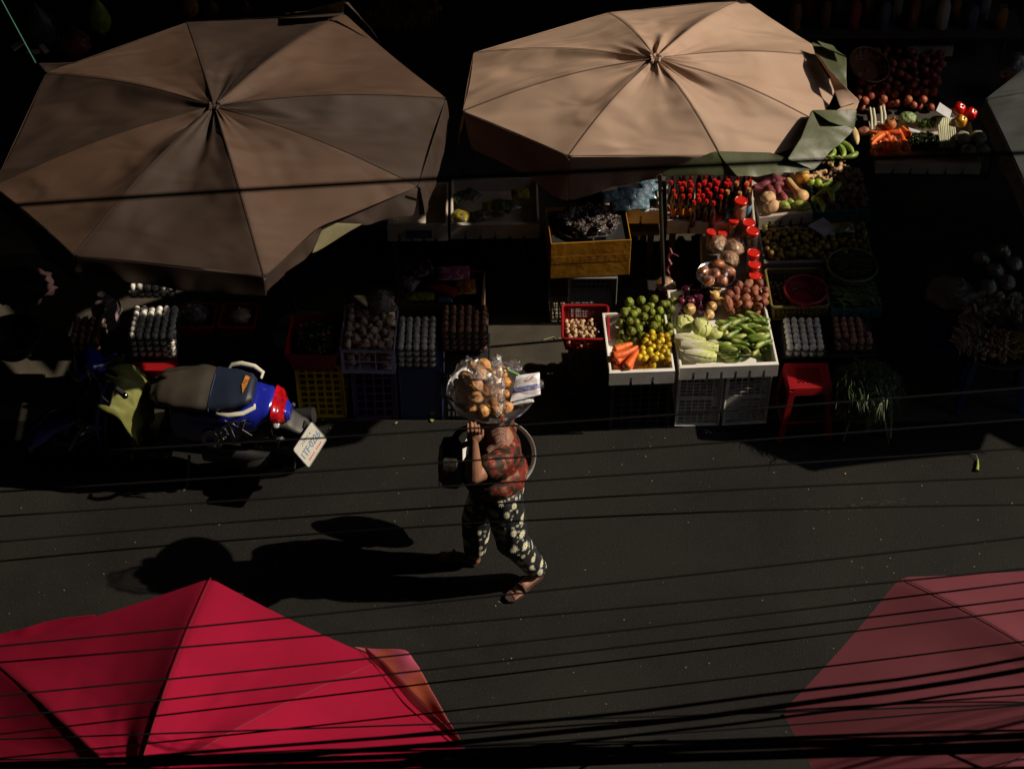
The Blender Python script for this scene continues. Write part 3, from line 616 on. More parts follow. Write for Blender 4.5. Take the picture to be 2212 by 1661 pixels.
def blk(label, cat, name, xl, yl, xr, yr, zt, h, d, m, group=None):
    """a plain carton or box with folded flaps"""
    a, rz, w_ = top_frame(xl, yl, xr, yr, zt); T = thing(name, label, cat, (a.x, a.y, zt-h), rz, group)
    open_box(w_, d, h, .006, .0).build('carton_body', m, T, smooth=False, bevel=.003); return T, a, rz, w_

# ------------------------------------------------------------ front row, left to right
rn = random.Random(11)
# 1 white egg stack at the left, on a red stool
egg_tray(285, 727, .62, 6, 6, False, 'top carton tray of the left stack of white eggs', 'white egg in the top tray of the left stack above the scooter', 'white eggs left of the scooter seat', 4, drop=lambda i, j: False)
egg_tray(287, 622, .62, 6, 2, False, 'top carton tray of white eggs half under the brown umbrella', 'white egg in the top tray under the rim of the brown umbrella', 'white eggs under the umbrella rim', 2)
egg_tray(158, 738, .5, 4, 5, True, 'top carton tray of brown eggs left of the blue scooter front', 'brown egg in the top tray behind the scooter front', 'brown eggs behind the scooter', 3)
def stool(name, label, c4, z, m, holes=True, leg=.03, group=None, foot=None):
    """c4: pixel corners of the seat, back left, back right, front right, front left"""
    P4 = [G(x, y, z) for x, y in c4]; o = sum(P4, V())/4; T = thing(name, label, 'stool', (o.x, o.y, 0), 0, group); P4 = [p-V((o.x, o.y, 0)) for p in P4]
    bl, br, fr, fl = P4; N = 19; xs = [i/N for i in range(N+1)]
    mb = MB(); mb.lattice((0, 0, 0), (1, 0, 0), (0, 1, 0), xs, xs, lambda i, j: not (holes and 3 < i < 15 and 3 < j < 15 and (i+j) % 2 == 0), -.006/1)
    out = []
    for x, y, q in mb.v:
        p = (fl.lerp(fr, x)).lerp(bl.lerp(br, x), y); d = abs(x-.5)**6*1.2+abs(y-.5)**6*1.2; out.append((p.x, p.y, z+q*1-.004*min(1, d*30)))
    mb.v = out; mb.build('seat', m, T, smooth=False)
    # apron
    ring0 = [fl, fr, br, bl]; cen = sum(ring0, V())/4
    mb = MB(); vs = []
    for f_, zz in ((1.0, 0), (1.06, -.022), (1.085, -.055), (1.075, -.055), (1.04, -.02), (.985, -.004)):
        for i in range(4):
            for t_ in (.12, .88): p = ring0[i].lerp(ring0[(i+1) % 4], t_); p = cen+(p-cen)*f_; vs.append((p.x, p.y, z+zz-.001))
    fs = [(a*8+j, a*8+(j+1) % 8, (a+1)*8+(j+1) % 8, (a+1)*8+j) for a in range(5) for j in range(8)]
    mb.add(vs, fs).build('apron', m, T, ang=30)
    for i in range(4):
        p = cen+(ring0[i]-cen)*1.02; q = cen+(ring0[i]-cen)*1.32; q.z = .004
        dirx = (ring0[(i+1) % 4]-ring0[i]).normalized()
        mb = MB(); vs = []
        for t_ in (0, .25, .5, .75, 1):
            c = V((p.x, p.y, z-.02)).lerp(V((q.x, q.y, .004)), t_); wd = .030*(1-.25*t_); inn = (cen-ring0[i]); inn.z = 0; inn.normalize(); sd = V((-inn.y, inn.x, 0))
            vs += [c+sd*wd+inn*.028, c+sd*wd*.25, c-sd*wd*.25, c-sd*wd+inn*.028, c-sd*wd*.9+inn*.034, c+inn*.012, c+sd*wd*.9+inn*.034]
        fs = [(a*7+j, a*7+(j+1) % 7, (a+1)*7+(j+1) % 7, (a+1)*7+j) for a in range(4) for j in range(7)]+[tuple(range(28, 35)), tuple(range(6, -1, -1))]
        mb.add(vs, fs).build('leg', m, T, ang=25)
    for i in range(4):
        a1 = cen+(ring0[i]-cen)*1.2; a2 = cen+(ring0[(i+1) % 4]-cen)*1.2
        MB().tube([(a1.x, a1.y, z*.38), (a2.x, a2.y, z*.38)], .008, 6, flat=.7).build('stretcher', m, T)
    return T
stool('plastic_stool', 'red plastic stool hidden under the left stack of white eggs', [(285, 762), (378, 762), (382, 800), (283, 800)], .42, RED, False)
stool('plastic_stool', 'red plastic stool half in sunlight right of the white foam box', [(1695, 784), (1788, 783), (1797, 836), (1706, 840)], .45, RED, True)
# pink jug
J = G(222, 650, .4); T = thing('jug', 'pale pink plastic jug with a dark cap behind the scooter handlebar', 'jug', (J.x, J.y, .2))
MB().lathe([(.07, 0), (.085, .01), (.085, .16), (.06, .21), (.03, .23)], 20).build('body', mat('pale_pink_plastic', (.30, .22, .26), .4), T)
MB().lathe([(.028, .23), (.028, .26), (.01, .262)], 14).build('cap', BLK, T); MB().tube([(.05, 0, .2), (.10, 0, .2), (.11, 0, .12), (.086, 0, .08)], .009).build('handle', mat('pale_pink_plastic', (.3, .22, .26)), T)
# two red baskets with wrapped goods on a black crate
def bagmesh(nm, r, m_, seed, crumple=.35, knot=True, sq=(1, 1, .8), n=40, h=26):
    def fx(v):
        q = v*2.3+V((seed, 0, 0)); k = 1+crumple*(abs(noise.noise(q))-.2)+crumple*.5*abs(noise.noise(v*5.5+V((0, seed, 0))))
        u = v*k
        if knot and v.z > .6: u = V((u.x*(1-(v.z-.6)*2.1), u.y*(1-(v.z-.6)*2.1), u.z+(v.z-.6)*1.2))
        return u
    return MB().ball((0, 0, 0), (r*sq[0], r*sq[1], r*sq[2]), n, h, fx=fx).mesh(nm, m_, ang=180)
clear = film('clear_film', white=.05, gloss=.75, rough=.08)
def wrapped(label, px, py, z, r, inner, seed, rot=(0, 0, 0), group=None, cat='bag', n_in=10, rin=.012, inmat=None, name='plastic_bag'):
    p = G(px, py, z); T = thing(name, label, cat, p, 0, group); T.rotation_euler = rot
    o = bpy.data.objects.new('film', bagmesh('film', r, clear, seed)); sc.collection.objects.link(o); o.parent = T
    rr_ = random.Random(seed); mb = MB()
    core = bagmesh('contents', r*.86, inmat, seed+1, .5, False, (1, 1, .7)); c = bpy.data.objects.new('contents', core); sc.collection.objects.link(c); c.parent = T
    c['kind'] = 'stuff'
    return T
Tb, a, rz, w_ = basket('basket', 'small red basket holding sunlit wrapped goods under the brown umbrella', 470, 706, 547, 709, .5, .1, .22, RED, 14, 5)
wrapped('crumpled clear bag of pale crackers catching the sun in a small red basket', 520, 682, .52, .062, 'c', 3, inmat=mat('cracker', (.60, .38, .24), .6, .3, 20, .5, 30))
Tb, a, rz, w_ = basket('basket', 'dark red basket of dried goods left of the sunlit red basket', 384, 708, 460, 708, .5, .1, .22, RED, 14, 5)
wrapped('dull bag of dried fish in the shaded red basket', 420, 680, .5, .085, 'c', 9, inmat=mat('dried_goods', (.08, .06, .035), .8, .4, 20, .5, 30))
for (xl, xr, lb) in ((384, 462, 'black crate under the shaded red basket'), (468, 552, 'black crate under the sunlit small red basket')):
    a, rz, w_ = top_frame(xl, 716, xr, 716, .4); crate('crate', lb, a, rz, w_, .24, .4, BLK, 5, 4)
# yellow crate + red bin
a, rz, w_ = top_frame(636, 789, 738, 789, .46)
crate('crate', 'yellow plastic crate standing on end under the red bin', a, rz, w_, .33, .46, YEL, 5, 8, .016, .024, wide=1.0)
a2, rz2, w2 = top_frame(615, 765, 728, 768, .64); T = thing('bin', 'red plastic bin of herbs on the yellow crate', 'bin', (a2.x, a2.y, .465), rz2)
open_box(w2, .36, .175, .006, .035).build('tub', RED, T, smooth=False, bevel=.004); MB().tube([(0, 0, .175), (w2, 0, .175), (w2, .36, .175), (0, .36, .175)], .008, 8, closed=True).build('rim', RED, T)
herb_m = mat('herb_leaves', (.045, .08, .018), .6, .5, 20, rand=.3)
def leafmass(name, label, c, R, n, m, seed, ls=.02, blade=False, kind=True, cat='herbs', group=None, droop=0):
    r_ = random.Random(seed); mb = MB()
    for i in range(n):
        d = V((r_.gauss(0, 1), r_.gauss(0, 1), abs(r_.gauss(0, 1))*.8)).normalized()*r_.random()**.4; p = V((d.x*R[0], d.y*R[1], d.z*R[2]))
        if blade:
            q = p+V((r_.uniform(-.4, .4), r_.uniform(-1, .2), r_.uniform(-droop, .3)))*ls*3; s = V((r_.uniform(-1, 1), r_.uniform(-1, 1), 0)).normalized()*ls*.06
            mm_ = p.lerp(q, .5)+V((0, 0, ls*.5)); mb.add([p-s, p+s, mm_+s, mm_-s, q], [(0, 1, 2, 3), (3, 2, 4)])
        else:
            R_ = Euler((r_.uniform(0, 6), r_.uniform(0, 6), r_.uniform(0, 6))).to_matrix(); l = ls*r_.uniform(.6, 1.3)
            mb.add([p+R_@V(v) for v in ((-l, 0, 0), (-.2*l, l*.45, l*.1), (l, 0, 0), (-.2*l, -l*.45, l*.1))], [(0, 1, 2, 3)])
    o = mb.build(name, m, smooth=False); o.location = c; return tag(o, label, cat, group)
p = G(680, 735, .58); leafmass('herb_bunch', 'dark leafy herbs filling the red bin', p, (.13, .14, .10), 1400, herb_m, 4, .018)
fill('shallot', TOMA, pxpoly([(640, 752), (715, 752), (712, 720), (645, 720)], .58), .57, .017, 26, lambda x, y: .66, 'small shallot among the herbs in the red bin', 'shallot', 'shallots in the red bin', rn, scale=.42)
# purple crate + lavender crate of garlic
a, rz, w_ = top_frame(757, 795, 852, 795, .45); crate('crate', 'dark purple crate under the lavender garlic crate', a, rz, w_, .33, .45, PUR, 4, 6, .014, .028)
a2, rz2, w2 = top_frame(734, 752, 850, 754, .67); T = thing('crate', 'translucent lavender crate full of garlic', 'crate', (a2.x, a2.y, .455), rz2)
xs, hx = cells(w2, 3, .006, .02); zz, hz = cells(.2, 2, .006, .02)
MB().lattice((0, .004, 0), (1, 0, 0), (0, 0, 1), xs, zz, lambda i, j: not (i in hx and j in hz), .004).build('front_panel', LAV, T, smooth=False)
MB().lattice((0, .39, 0), (1, 0, 0), (0, 0, 1), xs, zz, lambda i, j: not (i in hx and j in hz), .004).build('back_panel', LAV, T, smooth=False)
ys, hy = cells(.38, 4, .006, .02)
for x in (.004, w2): MB().lattice((x, .006, 0), (0, 1, 0), (0, 0, 1), ys, zz, lambda i, j: not (i in hy and j in hz), .004).build('side_panel', LAV, T, smooth=False)
MB().box((w2/2, .195, .003), (w2-.01, .375, .004)).build('bottom_panel', LAV, T, smooth=False)
MB().tube([(0, 0, .2), (w2, 0, .2), (w2, .39, .2), (0, .39, .2)], .007, 8, closed=True).build('rim', LAV, T)
fill('garlic', GARL, rectpoly(a2, rz2, .025, .03, w2-.025, .37), .47, .025, 230, lambda x, y: .69, 'papery garlic bulb heaped in the lavender crate', 'garlic', 'garlic bulbs in the lavender crate', rn)
wrapped('net bag of garlic tied on top of the lavender crate', 823, 652, .74, .085, 'c', 14, inmat=mat('garlic_lot', (.26, .2, .17), .7, .5, 25, .8, 25))
# blue crate, white and brown eggs
a, rz, w_ = top_frame(862, 797, 952, 797, .44); crate('crate', 'dark blue crate under the middle stack of white eggs', a, rz, w_, .34, .44, DKB, 1, 1, .01, .03, skip=lambda i, j: True)
egg_tray(866, 750, .60, 5, 6, False, 'top carton tray of white eggs beside the garlic crate', 'white egg in the top tray right of the garlic crate', 'white eggs right of the garlic', 4)
egg_tray(962, 713, .62, 6, 5, True, 'top carton tray of brown eggs behind the woman and her tray', 'brown egg in the top tray behind the woman carrying pastries', 'brown eggs behind the woman', 4, drop=lambda i, j: (i, j) == (4, 4))
a, rz, w_ = top_frame(958, 800, 1056, 800, .44); crate('crate', 'black crate under the stack of brown eggs, behind the woman', a, rz, w_, .36, .42, BLK, 5, 6)
# snack carton
card = mat('brown_cardboard', (.19, .10, .045), .8, .2, 5, .2, 40)
T, a, rz, w_ = blk('brown carton of bright snack packets behind the egg trays', 'carton', 'carton', 857, 655, 1040, 662, .62, .3, .34, card)
def snack(label, px, py, z, sz, cols, rz, seed, tilt=(0, 0), group=None, name='snack_packet', cat='snack packet', sc_=14):
    m = bpy.data.materials.new('packet_print_%d' % seed); m.use_nodes = True; n = m.node_tree.nodes; L = m.node_tree.links.new; b = n['Principled BSDF']; b.inputs['Roughness'].default_value = .22
    tc = n.new('ShaderNodeTexCoord'); vo = n.new('ShaderNodeTexNoise'); vo.inputs['Scale'].default_value = sc_; vo.inputs['Detail'].default_value = 1.5; vo.inputs['Distortion'].default_value = 1.2
    r = n.new('ShaderNodeValToRGB'); r.color_ramp.interpolation = 'CONSTANT'; e = r.color_ramp.elements
    e[0].color = (*cols[0], 1); e[0].position = 0; e[1].color = (*cols[1], 1); e[1].position = .5
    for k, c in enumerate(cols[2:]): q = e.new(.56+.06*k); q.color = (*c, 1)
    L(tc.outputs['Object'], vo.inputs[0]); L(vo.outputs['Fac'], r.inputs[0]); L(r.outputs[0], b.inputs['Base Color'])
    N = 16; vs = []; fs = []
    for s_ in (1, -1):
        for j in range(N+1):
            for i in range(N+1):
                u, v = i/N, j/N; h = (math.sin(math.pi*u)*math.sin(math.pi*v))**.5*sz[2]*s_; k = noise.noise(V((u*5+seed, v*5, s_)))*.007*min(1, 6*min(u, 1-u, v, 1-v)+.2)
                vs.append(((u-.5)*sz[0], (v-.5)*sz[1], h+k))
    o_ = (N+1)**2
    for j in range(N):
        for i in range(N):
            q = j*(N+1)+i; fs.append((q, q+1, q+N+2, q+N+1)); fs.append((o_+q, o_+q+N+1, o_+q+N+2, o_+q+1))
    o = MB().add(vs, fs).build(name, m, ang=180); o.location = G(px, py, z); o.rotation_euler = (tilt[0], tilt[1], rz); return tag(o, label, cat, group)
snack('pink snack packet lying on top of the brown carton', 981, 590, .66, (.2, .13, .022), [(.30, .07, .16), (.38, .10, .2), (.5, .4, .4)], .05, 1)
snack('crumpled dark packet at the back left of the snack carton', 902, 583, .66, (.2, .14, .03), [(.02, .02, .02), (.1, .015, .02), (.2, .2, .2)], .3, 2)
snack('silver grey packet at the left of the snack carton', 882, 612, .64, (.12, .1, .03), [(.2, .2, .22), (.08, .08, .09), (.35, .35, .35)], -.5, 3, (.2, .1))
snack('red snack packet lying aslant in the middle of the carton', 958, 625, .64, (.2, .08, .025), [(.28, .01, .015), (.32, .02, .02), (.03, .02, .02)], -.45, 4)
snack('yellow and green packet at the front left of the carton', 905, 641, .62, (.2, .08, .025), [(.10, .18, .01), (.40, .26, .01), (.25, .05, .01)], .02, 5)
snack('orange packet at the front right of the snack carton', 1006, 620, .64, (.13, .14, .025), [(.26, .07, .01), (.3, .12, .02), (.4, .3, .15)], .1, 6)
snack('small blue packet at the front of the snack carton', 962, 648, .61, (.1, .05, .02), [(.02, .09, .2), (.05, .15, .3), (.3, .3, .3)], 0, 7)
a, rz, w_ = top_frame(862, 700, 1036, 704, .32); crate('crate', 'black crate holding up the snack carton', a, rz, w_, .32, .31, BLK, 6, 4)
# grey crates and the taped orange carton
a, rz, w_ = top_frame(1229, 600, 1333, 600, .42); crate('crate', 'grey mesh crate under the taped orange carton', a, rz, w_, .34, .42, GREY, 9, 9, .005, .02)
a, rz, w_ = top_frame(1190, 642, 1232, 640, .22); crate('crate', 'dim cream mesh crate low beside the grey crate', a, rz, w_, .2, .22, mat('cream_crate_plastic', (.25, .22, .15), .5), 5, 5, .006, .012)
tape = mat('taped_orange_carton', (.50, .23, .02), .35, .3, 4, .3, 16, spec=.6, coat=.3)
a = G(1192, 607-3, .425); b = G(1366, 590, .425)
T, a, rz, w_ = blk('orange carton wrapped in shiny tape, full of dried goods', 'carton', 'carton', 1190, 527, 1364, 518, .73, .3, .36, tape)
for k, (zt_, ang_) in enumerate(((.155, .0),)): MB().box((w_/2, -.0006, zt_), (w_-.012, .0008, .06), (0, ang_, 0)).build('tape_strip', mat('packing_tape', (.46, .21, .025), .12, .3, 5, .35, 18), T, smooth=False)
MB().box((w_/2, .18, .27), (w_-.02, .34, .01)).build('black_liner', BLK, T, smooth=False)
Tr = thing('sack', 'round black lined sack of dried chillies in the orange carton', 'sack', tuple(fw(a, rz, w_*.48, .18)+V((0, 0, .485))), rz)
MB().lathe([(.14, 0), (.19, .1), (.215, .21), (.22, .25), (.208, .255), (.20, .2)], 30, fx=lambda q, i: 1+.05*math.sin(q*5)+.03*math.sin(q*11)).build('lining', BLK, Tr)
Tr.scale = (.95, .70, 1)
chm = mat('dried_chilli', (.05, .022, .012), .3, .6, 16, rand=.7, col2=(.06, .055, .055)); CH = icob(chm, 'dried_pepper', .026, .9, 2.0, (1.4, .7, .4), n=22, h=14)
cxy = fw(a, rz, w_*.48, .18); ppl = [V((cxy.x+.18*math.cos(k*.52), cxy.y+.125*math.sin(k*.52), 0)) for k in range(12)]
fill('dried_pepper', CH, ppl, .68, .017, 130, lambda x, y: .79, 'wrinkled dried pepper in the black lined sack', 'dried pepper', 'dried peppers in the orange carton', rn, rot=lambda r: (r.uniform(-.6, .6), r.uniform(-.6, .6), r.uniform(0, 6)), scale=1.2)
# mushroom basket on its grey crate
Tb, a, rz, w_ = basket('basket', 'bright red square basket of straw mushrooms in the sun', 1215, 732, 1315, 733, .54, .115, .31, RED, 16, 6)
fill('mushroom', MUSH, rectpoly(a, rz, .03, .025, w_-.09, .20), .44, .0185, 95, lambda x, y: .535-.25*max(0, y-a.y-.12), 'cream straw mushroom in the red square basket', 'mushroom', 'straw mushrooms in the red basket', rn)
PLUM = icob(mat('dark_plum_skin', (.035, .012, .018), .15, .3, 5), 'plum', .025, .05, 2)
fill('plum', PLUM, rectpoly(a, rz, w_-.075, .03, w_-.025, .24), .44, .022, 9, lambda x, y: .52, 'glossy dark plum at the right side of the red mushroom basket', 'plum', 'dark plums beside the mushrooms', rn)
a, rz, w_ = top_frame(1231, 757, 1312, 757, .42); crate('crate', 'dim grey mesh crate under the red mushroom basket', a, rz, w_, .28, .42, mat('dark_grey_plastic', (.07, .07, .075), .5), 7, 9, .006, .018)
# small foam box: limes, carrots, kumquats
BZ = .56
T, a, rz, w_ = foam_box('foam_box', 'small white foam box of limes, carrots and kumquats', 1316, 803, 1458, 798, BZ, .105, .53, notches=2)
PA, PR, Pw = a, rz, w_
fl = .475
fill('kaffir_lime', LIME, pxpoly([(1335, 745), (1445, 742), (1452, 672), (1345, 676)], fl), fl, .0255, 62, lambda x, y: .60, 'bumpy green kaffir lime in the small white foam box', 'lime', 'kaffir limes in the small foam box', rn)
fill('kumquat', KUMQ, pxpoly([(1378, 800), (1446, 797), (1444, 745), (1398, 742)], fl), fl, .0185, 85, lambda x, y: .575, 'round yellow kumquat in the small white foam box', 'kumquat', 'kumquats in the small foam box', rn)
for k, (x1, y1, x2, y2, z, i) in enumerate([(1322, 771, 1378, 748, .585, 2), (1326, 757, 1366, 742, .545, 1), (1330, 783, 1368, 764, .56, 0), (1352, 795, 1378, 757, .575, 1), (1336, 800, 1352, 780, .52, 0), (1320, 783, 1345, 760, .52, 2), (1326, 797, 1360, 776, .51, 1), (1322, 762, 1362, 764, .53, 0), (1350, 800, 1364, 772, .53, 2)]):
    A_, B_ = G(x1, y1, z), G(x2, y2, z+.012); d = B_-A_; o = place('carrot', CARR[i], (A_+B_)/2, (0, 0, 0), 1, 'fat orange carrot at the front left of the small foam box', 'carrot', 'carrots in the small foam box')
    o.rotation_mode = 'QUATERNION'; o.rotation_quaternion = d.to_track_quat('Y', 'Z'); s = d.length/(.19, .16, .21)[i]*1.02; o.scale = (1.12, s, 1.12)
a, rz, w_ = top_frame(1322, 826, 1452, 822, .45); crate('crate', 'black crate in the dark under the small white foam box', a+V((0, .03, 0)), rz, w_, .45, .445, BLK, 6, 8)
# big foam box
T, a, rz, w_ = foam_box('foam_box', 'big white foam box of cabbages, cucumbers, onions and potatoes', 1468, 792, 1682, 784, BZ, .10, .70, notches=6)
QA, QR, Qw = a, rz, w_
def skew(p, z): return pxpoly(p, z)
fill('cucumber', CUC, pxpoly([(1550, 783), (1650, 776), (1642, 696), (1560, 716)], fl), fl-.003, .018, 112, lambda x, y: .575+.05*max(0, min(1, (y-QA.y)/.3)), 'small green cucumber with a pale tip in the big foam box', 'cucumber', 'cucumbers in the big foam box', rn, rot=lambda r: (r.uniform(-.22, .22), r.uniform(-.1, .1), r.choice((.9, 1.3, 1.8, -1.2, 2.3, 1.2, -1.9))+r.uniform(-.45, .45)), scale=1.0)
fill('potato', POTA, pxpoly([(1562, 690), (1655, 690), (1648, 640), (1578, 645)], fl), fl, .026, 66, lambda x, y: .60, 'small reddish brown potato in the back right of the big foam box', 'potato', 'potatoes in the big foam box', rn)
fill('red_onion', ONR, pxpoly([(1468, 690), (1538, 690), (1545, 650), (1470, 650)], fl), fl, .032, 18, lambda x, y: .60, 'glossy purple red onion in the back left of the big foam box', 'onion', 'red onions in the big foam box', rn, rot=lambda r: (r.uniform(-1, 1), r.uniform(-1, 1), r.uniform(0, 6)), scale=.9)
for k, (x, y, z, s) in enumerate([(1490, 668, .62, 1.0), (1532, 680, .61, .9), (1538, 662, .60, .85), (1544, 638, .62, .85), (1548, 626, .60, .8), (1555, 650, .58, .7)]):
    place('yellow_onion', ONY, G(x, y, z), (rn.uniform(-1.5, 1.5), rn.uniform(-1.2, 1.2), rn.uniform(0, 6)), s, 'pale yellow onion among the red onions', 'onion', 'yellow onions in the big foam box')
cabm = mat('cabbage_leaf', (.66, .68, .30), .5, .15, 5, .3, 22, rand=.08, col2=(.56, .60, .20), tl=.1)
vein = mat('napa_rib', (.74, .72, .52), .5, .12, 9, .25, 40)
def cabbage(label, px, py, z, r, seed, sq=(1.1, 1, .8)):
    p = G(px, py, z); T = thing('cabbage', label, 'cabbage', p, 0, 'round cabbages in the big foam box'); T.rotation_euler = (.2, -.2, seed)
    def fx0(v): return v*(1+.04*noise.noise(v*2+V((seed, 0, 0))))
    MB().ball((0, 0, 0), tuple(r*.95*q for q in sq), 26, 18, fx=fx0).build('heart', cabm, T, ang=180)
    for k in range(5):
        N = 18; vs = []; a0 = k*2*math.pi/5+seed
        for j in range(N+1):
            for i in range(N+1):
                u, v_ = i/N-.5, j/N; az = a0+u*2.3*(1-.25*v_); el = -1.2+v_*(2.2+.25*math.sin(k*2)); rr = 1.0+.025*(k % 3)+.05*abs(u)*2*v_+.006*math.sin(u*22)*(.3+abs(u))+.03*max(0, v_-.85)*8*(.5+noise.noise(V((u*6, k, seed))))
                rr += .018*math.exp(-(u*14)**2)
                vs.append((r*sq[0]*rr*math.cos(el)*math.cos(az), r*sq[1]*rr*math.cos(el)*math.sin(az), r*sq[2]*rr*math.sin(el)))
        q = MB().add(vs, [(j*(N+1)+i, j*(N+1)+i+1, (j+1)*(N+1)+i+1, (j+1)*(N+1)+i) for j in range(N) for i in range(N)]).build('outer_leaf', cabm, T, ang=180); q.modifiers.new('t', 'SOLIDIFY').thickness = .002
    return T
cabbage('smooth round cabbage at the left, nearest the limes', 1478, 700, .555, .062, 1.0)
cabbage('round pale cabbage in the middle behind the napa cabbages', 1516, 708, .60, .062, 2.3)
cabbage('small round cabbage touching the cucumbers', 1545, 720, .575, .048, 4.1)
def napa(label, x1, y1, x2, y2, z, r, seed):
    A_, B_ = G(x1, y1, z), G(x2, y2, z); d = (B_-A_); L_ = d.length; T = thing('napa_cabbage', label, 'napa cabbage', (A_+B_)/2, 0, 'napa cabbages in the big foam box'); T.rotation_mode = 'QUATERNION'; T.rotation_quaternion = d.to_track_quat('X', 'Z')
    def ring(t, k=0):
        e = math.sin(math.pi*(.10+.84*t))**.55; return e
    for k in range(5):   # overlapping long leaves: white rib at the foot, crinkled yellow-green at the tip
        N, M_ = 14, 26; vs = []; ms = []; a0 = k*2*math.pi/5+seed
        for j in range(M_+1):
            t = j/M_
            for i in range(N+1):
                u = (i/N-.5); az = a0+u*1.9*(.7+.4*t); rr = r*ring(t)*(1+.05*(k % 2))+.003*t*abs(u)*2; cr = .0040*t**3*math.sin(t*40+u*9+k)*(.3+abs(u)*2)+.003*math.exp(-(u*4)**2)*(1-t)+.0015*math.sin(u*30)*(1-t)
                rr += cr+(.010*max(0, t-.82)*5*noise.noise(V((u*7, k, seed))))
                vs.append(((t-.5)*L_, rr*math.cos(az), rr*math.sin(az)*.9))
        fs = [(j*(N+1)+i, j*(N+1)+i+1, (j+1)*(N+1)+i+1, (j+1)*(N+1)+i) for j in range(M_) for i in range(N)]
        mb = MB(); mb.add(vs, fs); mb.m = [1 if (abs((f % N)/N-.5)*1.9 < 1.15-1.7*(f//N)/M_ or (f//N) < 8) else 0 for f in range(len(fs))]
        q = mb.build('leaf', [cabm, vein], T, ang=180); q.modifiers.new('t', 'SOLIDIFY').thickness = .002
    MB().ball((0, 0, 0), (L_*.46, r*.85, r*.75), 20, 12).build('heart', cabm, T)
napa('front napa cabbage lying along the edge of the big foam box', 1476, 765, 1548, 772, .575, .046, .3)
napa('middle napa cabbage lying behind the front one', 1468, 745, 1552, 752, .60, .043, 1.3)
napa('rear napa cabbage leaning against the round cabbages', 1456, 730, 1524, 738, .585, .040, 2.3)
napa('short napa cabbage tip beside the cucumbers', 1530, 738, 1568, 752, .55, .026, 3.0)
a, rz, w_ = top_frame(1467, 809, 1563, 808, .45); crate('crate', 'dusty white crate under the left half of the big foam box', a, rz, w_, .36, .45, WHT, 6, 14, .006, .018, wide=.9, skip=lambda i, j: j == 15 or (i == 11 and 9 < j < 15))
a, rz, w_ = top_frame(1572, 808, 1668, 803, .45); crate('crate', 'dusty white crate under the right half of the big foam box', a, rz, w_, .36, .45, WHT, 6, 14, .006, .018, wide=.9, skip=lambda i, j: j == 15 or (i == 1 and 9 < j < 15) or i == 3 and j == 13)
# eggs right
egg_tray(1707, 751, .48, 5, 6, False, 'top carton tray of white eggs behind the red stool', 'white egg in the top tray behind the red stool', 'white eggs behind the red stool', 2)
egg_tray(1812, 738, .48, 5, 6, True, 'top carton tray of brown eggs above the heap of chives', 'brown egg in the top tray near the chives', 'brown eggs near the chives', 2, drop=lambda i, j: i == 4 and j > 1 or (j == 0 and i < 2))
a, rz, w_ = top_frame(1690, 772, 1900, 768, .40); crate('crate', 'black crate under the egg trays at the right', a, rz, w_, .36, .4, BLK, 10, 6)
# chives on a wooden stool
wood = mat('weathered_wood', (.13, .10, .045), .8, .4, 8, .3, 50)
def wstool(label, c4, z, m, nm='wooden_stool', splay=1.18):
    P4 = [G(x, y, z) for x, y in c4]; o = sum(P4, V())/4; T = thing(nm, label, 'stool', (o.x, o.y, 0)); bl, br, fr, fl_ = [p-V((o.x, o.y, 0)) for p in P4]
    MB().add([fl_, fr, br, bl, fl_-V((0, 0, .025)), fr-V((0, 0, .025)), br-V((0, 0, .025)), bl-V((0, 0, .025))], [(0, 1, 2, 3), (7, 6, 5, 4), (0, 4, 5, 1), (1, 5, 6, 2), (2, 6, 7, 3), (3, 7, 4, 0)]).build('seat', m, T, smooth=False, bevel=.004)
    for p in (fl_, fr, br, bl): MB().tube([V((p.x*.9, p.y*.9, z-.025)), V((p.x*splay, p.y*splay, .003))], [.022, .018], 4).build('leg', m, T, smooth=False)
    MB().tube([V((fl_.x*1.0, fl_.y*1.0, z*.4)), V((fr.x*1.0, fr.y*1.0, z*.4))], .012, 4).build('crossbar', m, T, smooth=False); return T
wstool('low worn wooden stool under the heap of chives', [(1830, 806), (1922, 802), (1930, 850), (1842, 856)], .38, wood)
p = G(1872, 832, .40); leafmass('chives', 'dark heap of fresh chives on a low wooden stool', p, (.20, .17, .15), 4200, mat('chives_leaf', (.040, .075, .018), .5, .4, 30), 9, .05, True, droop=1.4)
leafmass('scallions', 'pale bunch of scallion stems hanging over the front of the chives', G(1900, 858, .46), (.05, .05, .03), 45, mat('scallion_stem', (.20, .23, .12), .5, .3, 9), 19, .07, True, droop=1.5)
# limes, yellow crate, baskets, beans
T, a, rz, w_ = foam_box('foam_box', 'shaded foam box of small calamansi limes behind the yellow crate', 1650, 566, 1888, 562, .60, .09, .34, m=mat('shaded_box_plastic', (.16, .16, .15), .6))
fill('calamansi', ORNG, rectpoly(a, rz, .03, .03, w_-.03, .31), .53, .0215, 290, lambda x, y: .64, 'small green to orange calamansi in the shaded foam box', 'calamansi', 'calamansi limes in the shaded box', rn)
def card_sign(label, px4, z, m, name='price_card', red_=None):
    P4 = [G(x, y, z+dz) for x, y, dz in px4]; o = sum(P4, V())/4; mb = MB(); n_ = (P4[1]-P4[0]).cross(P4[3]-P4[0]).normalized()*.0015
    vs = [p-o for p in P4]+[p-o-n_ for p in P4]; mb.add(vs, [(0, 1, 2, 3), (7, 6, 5, 4), (0, 4, 5, 1), (1, 5, 6, 2), (2, 6, 7, 3), (3, 7, 4, 0)])
    q = mb.build(name, m, smooth=False); q.location = o; return tag(q, label, 'card')
paper = mat('white_card', (.62, .62, .66), .6, .08, 9)
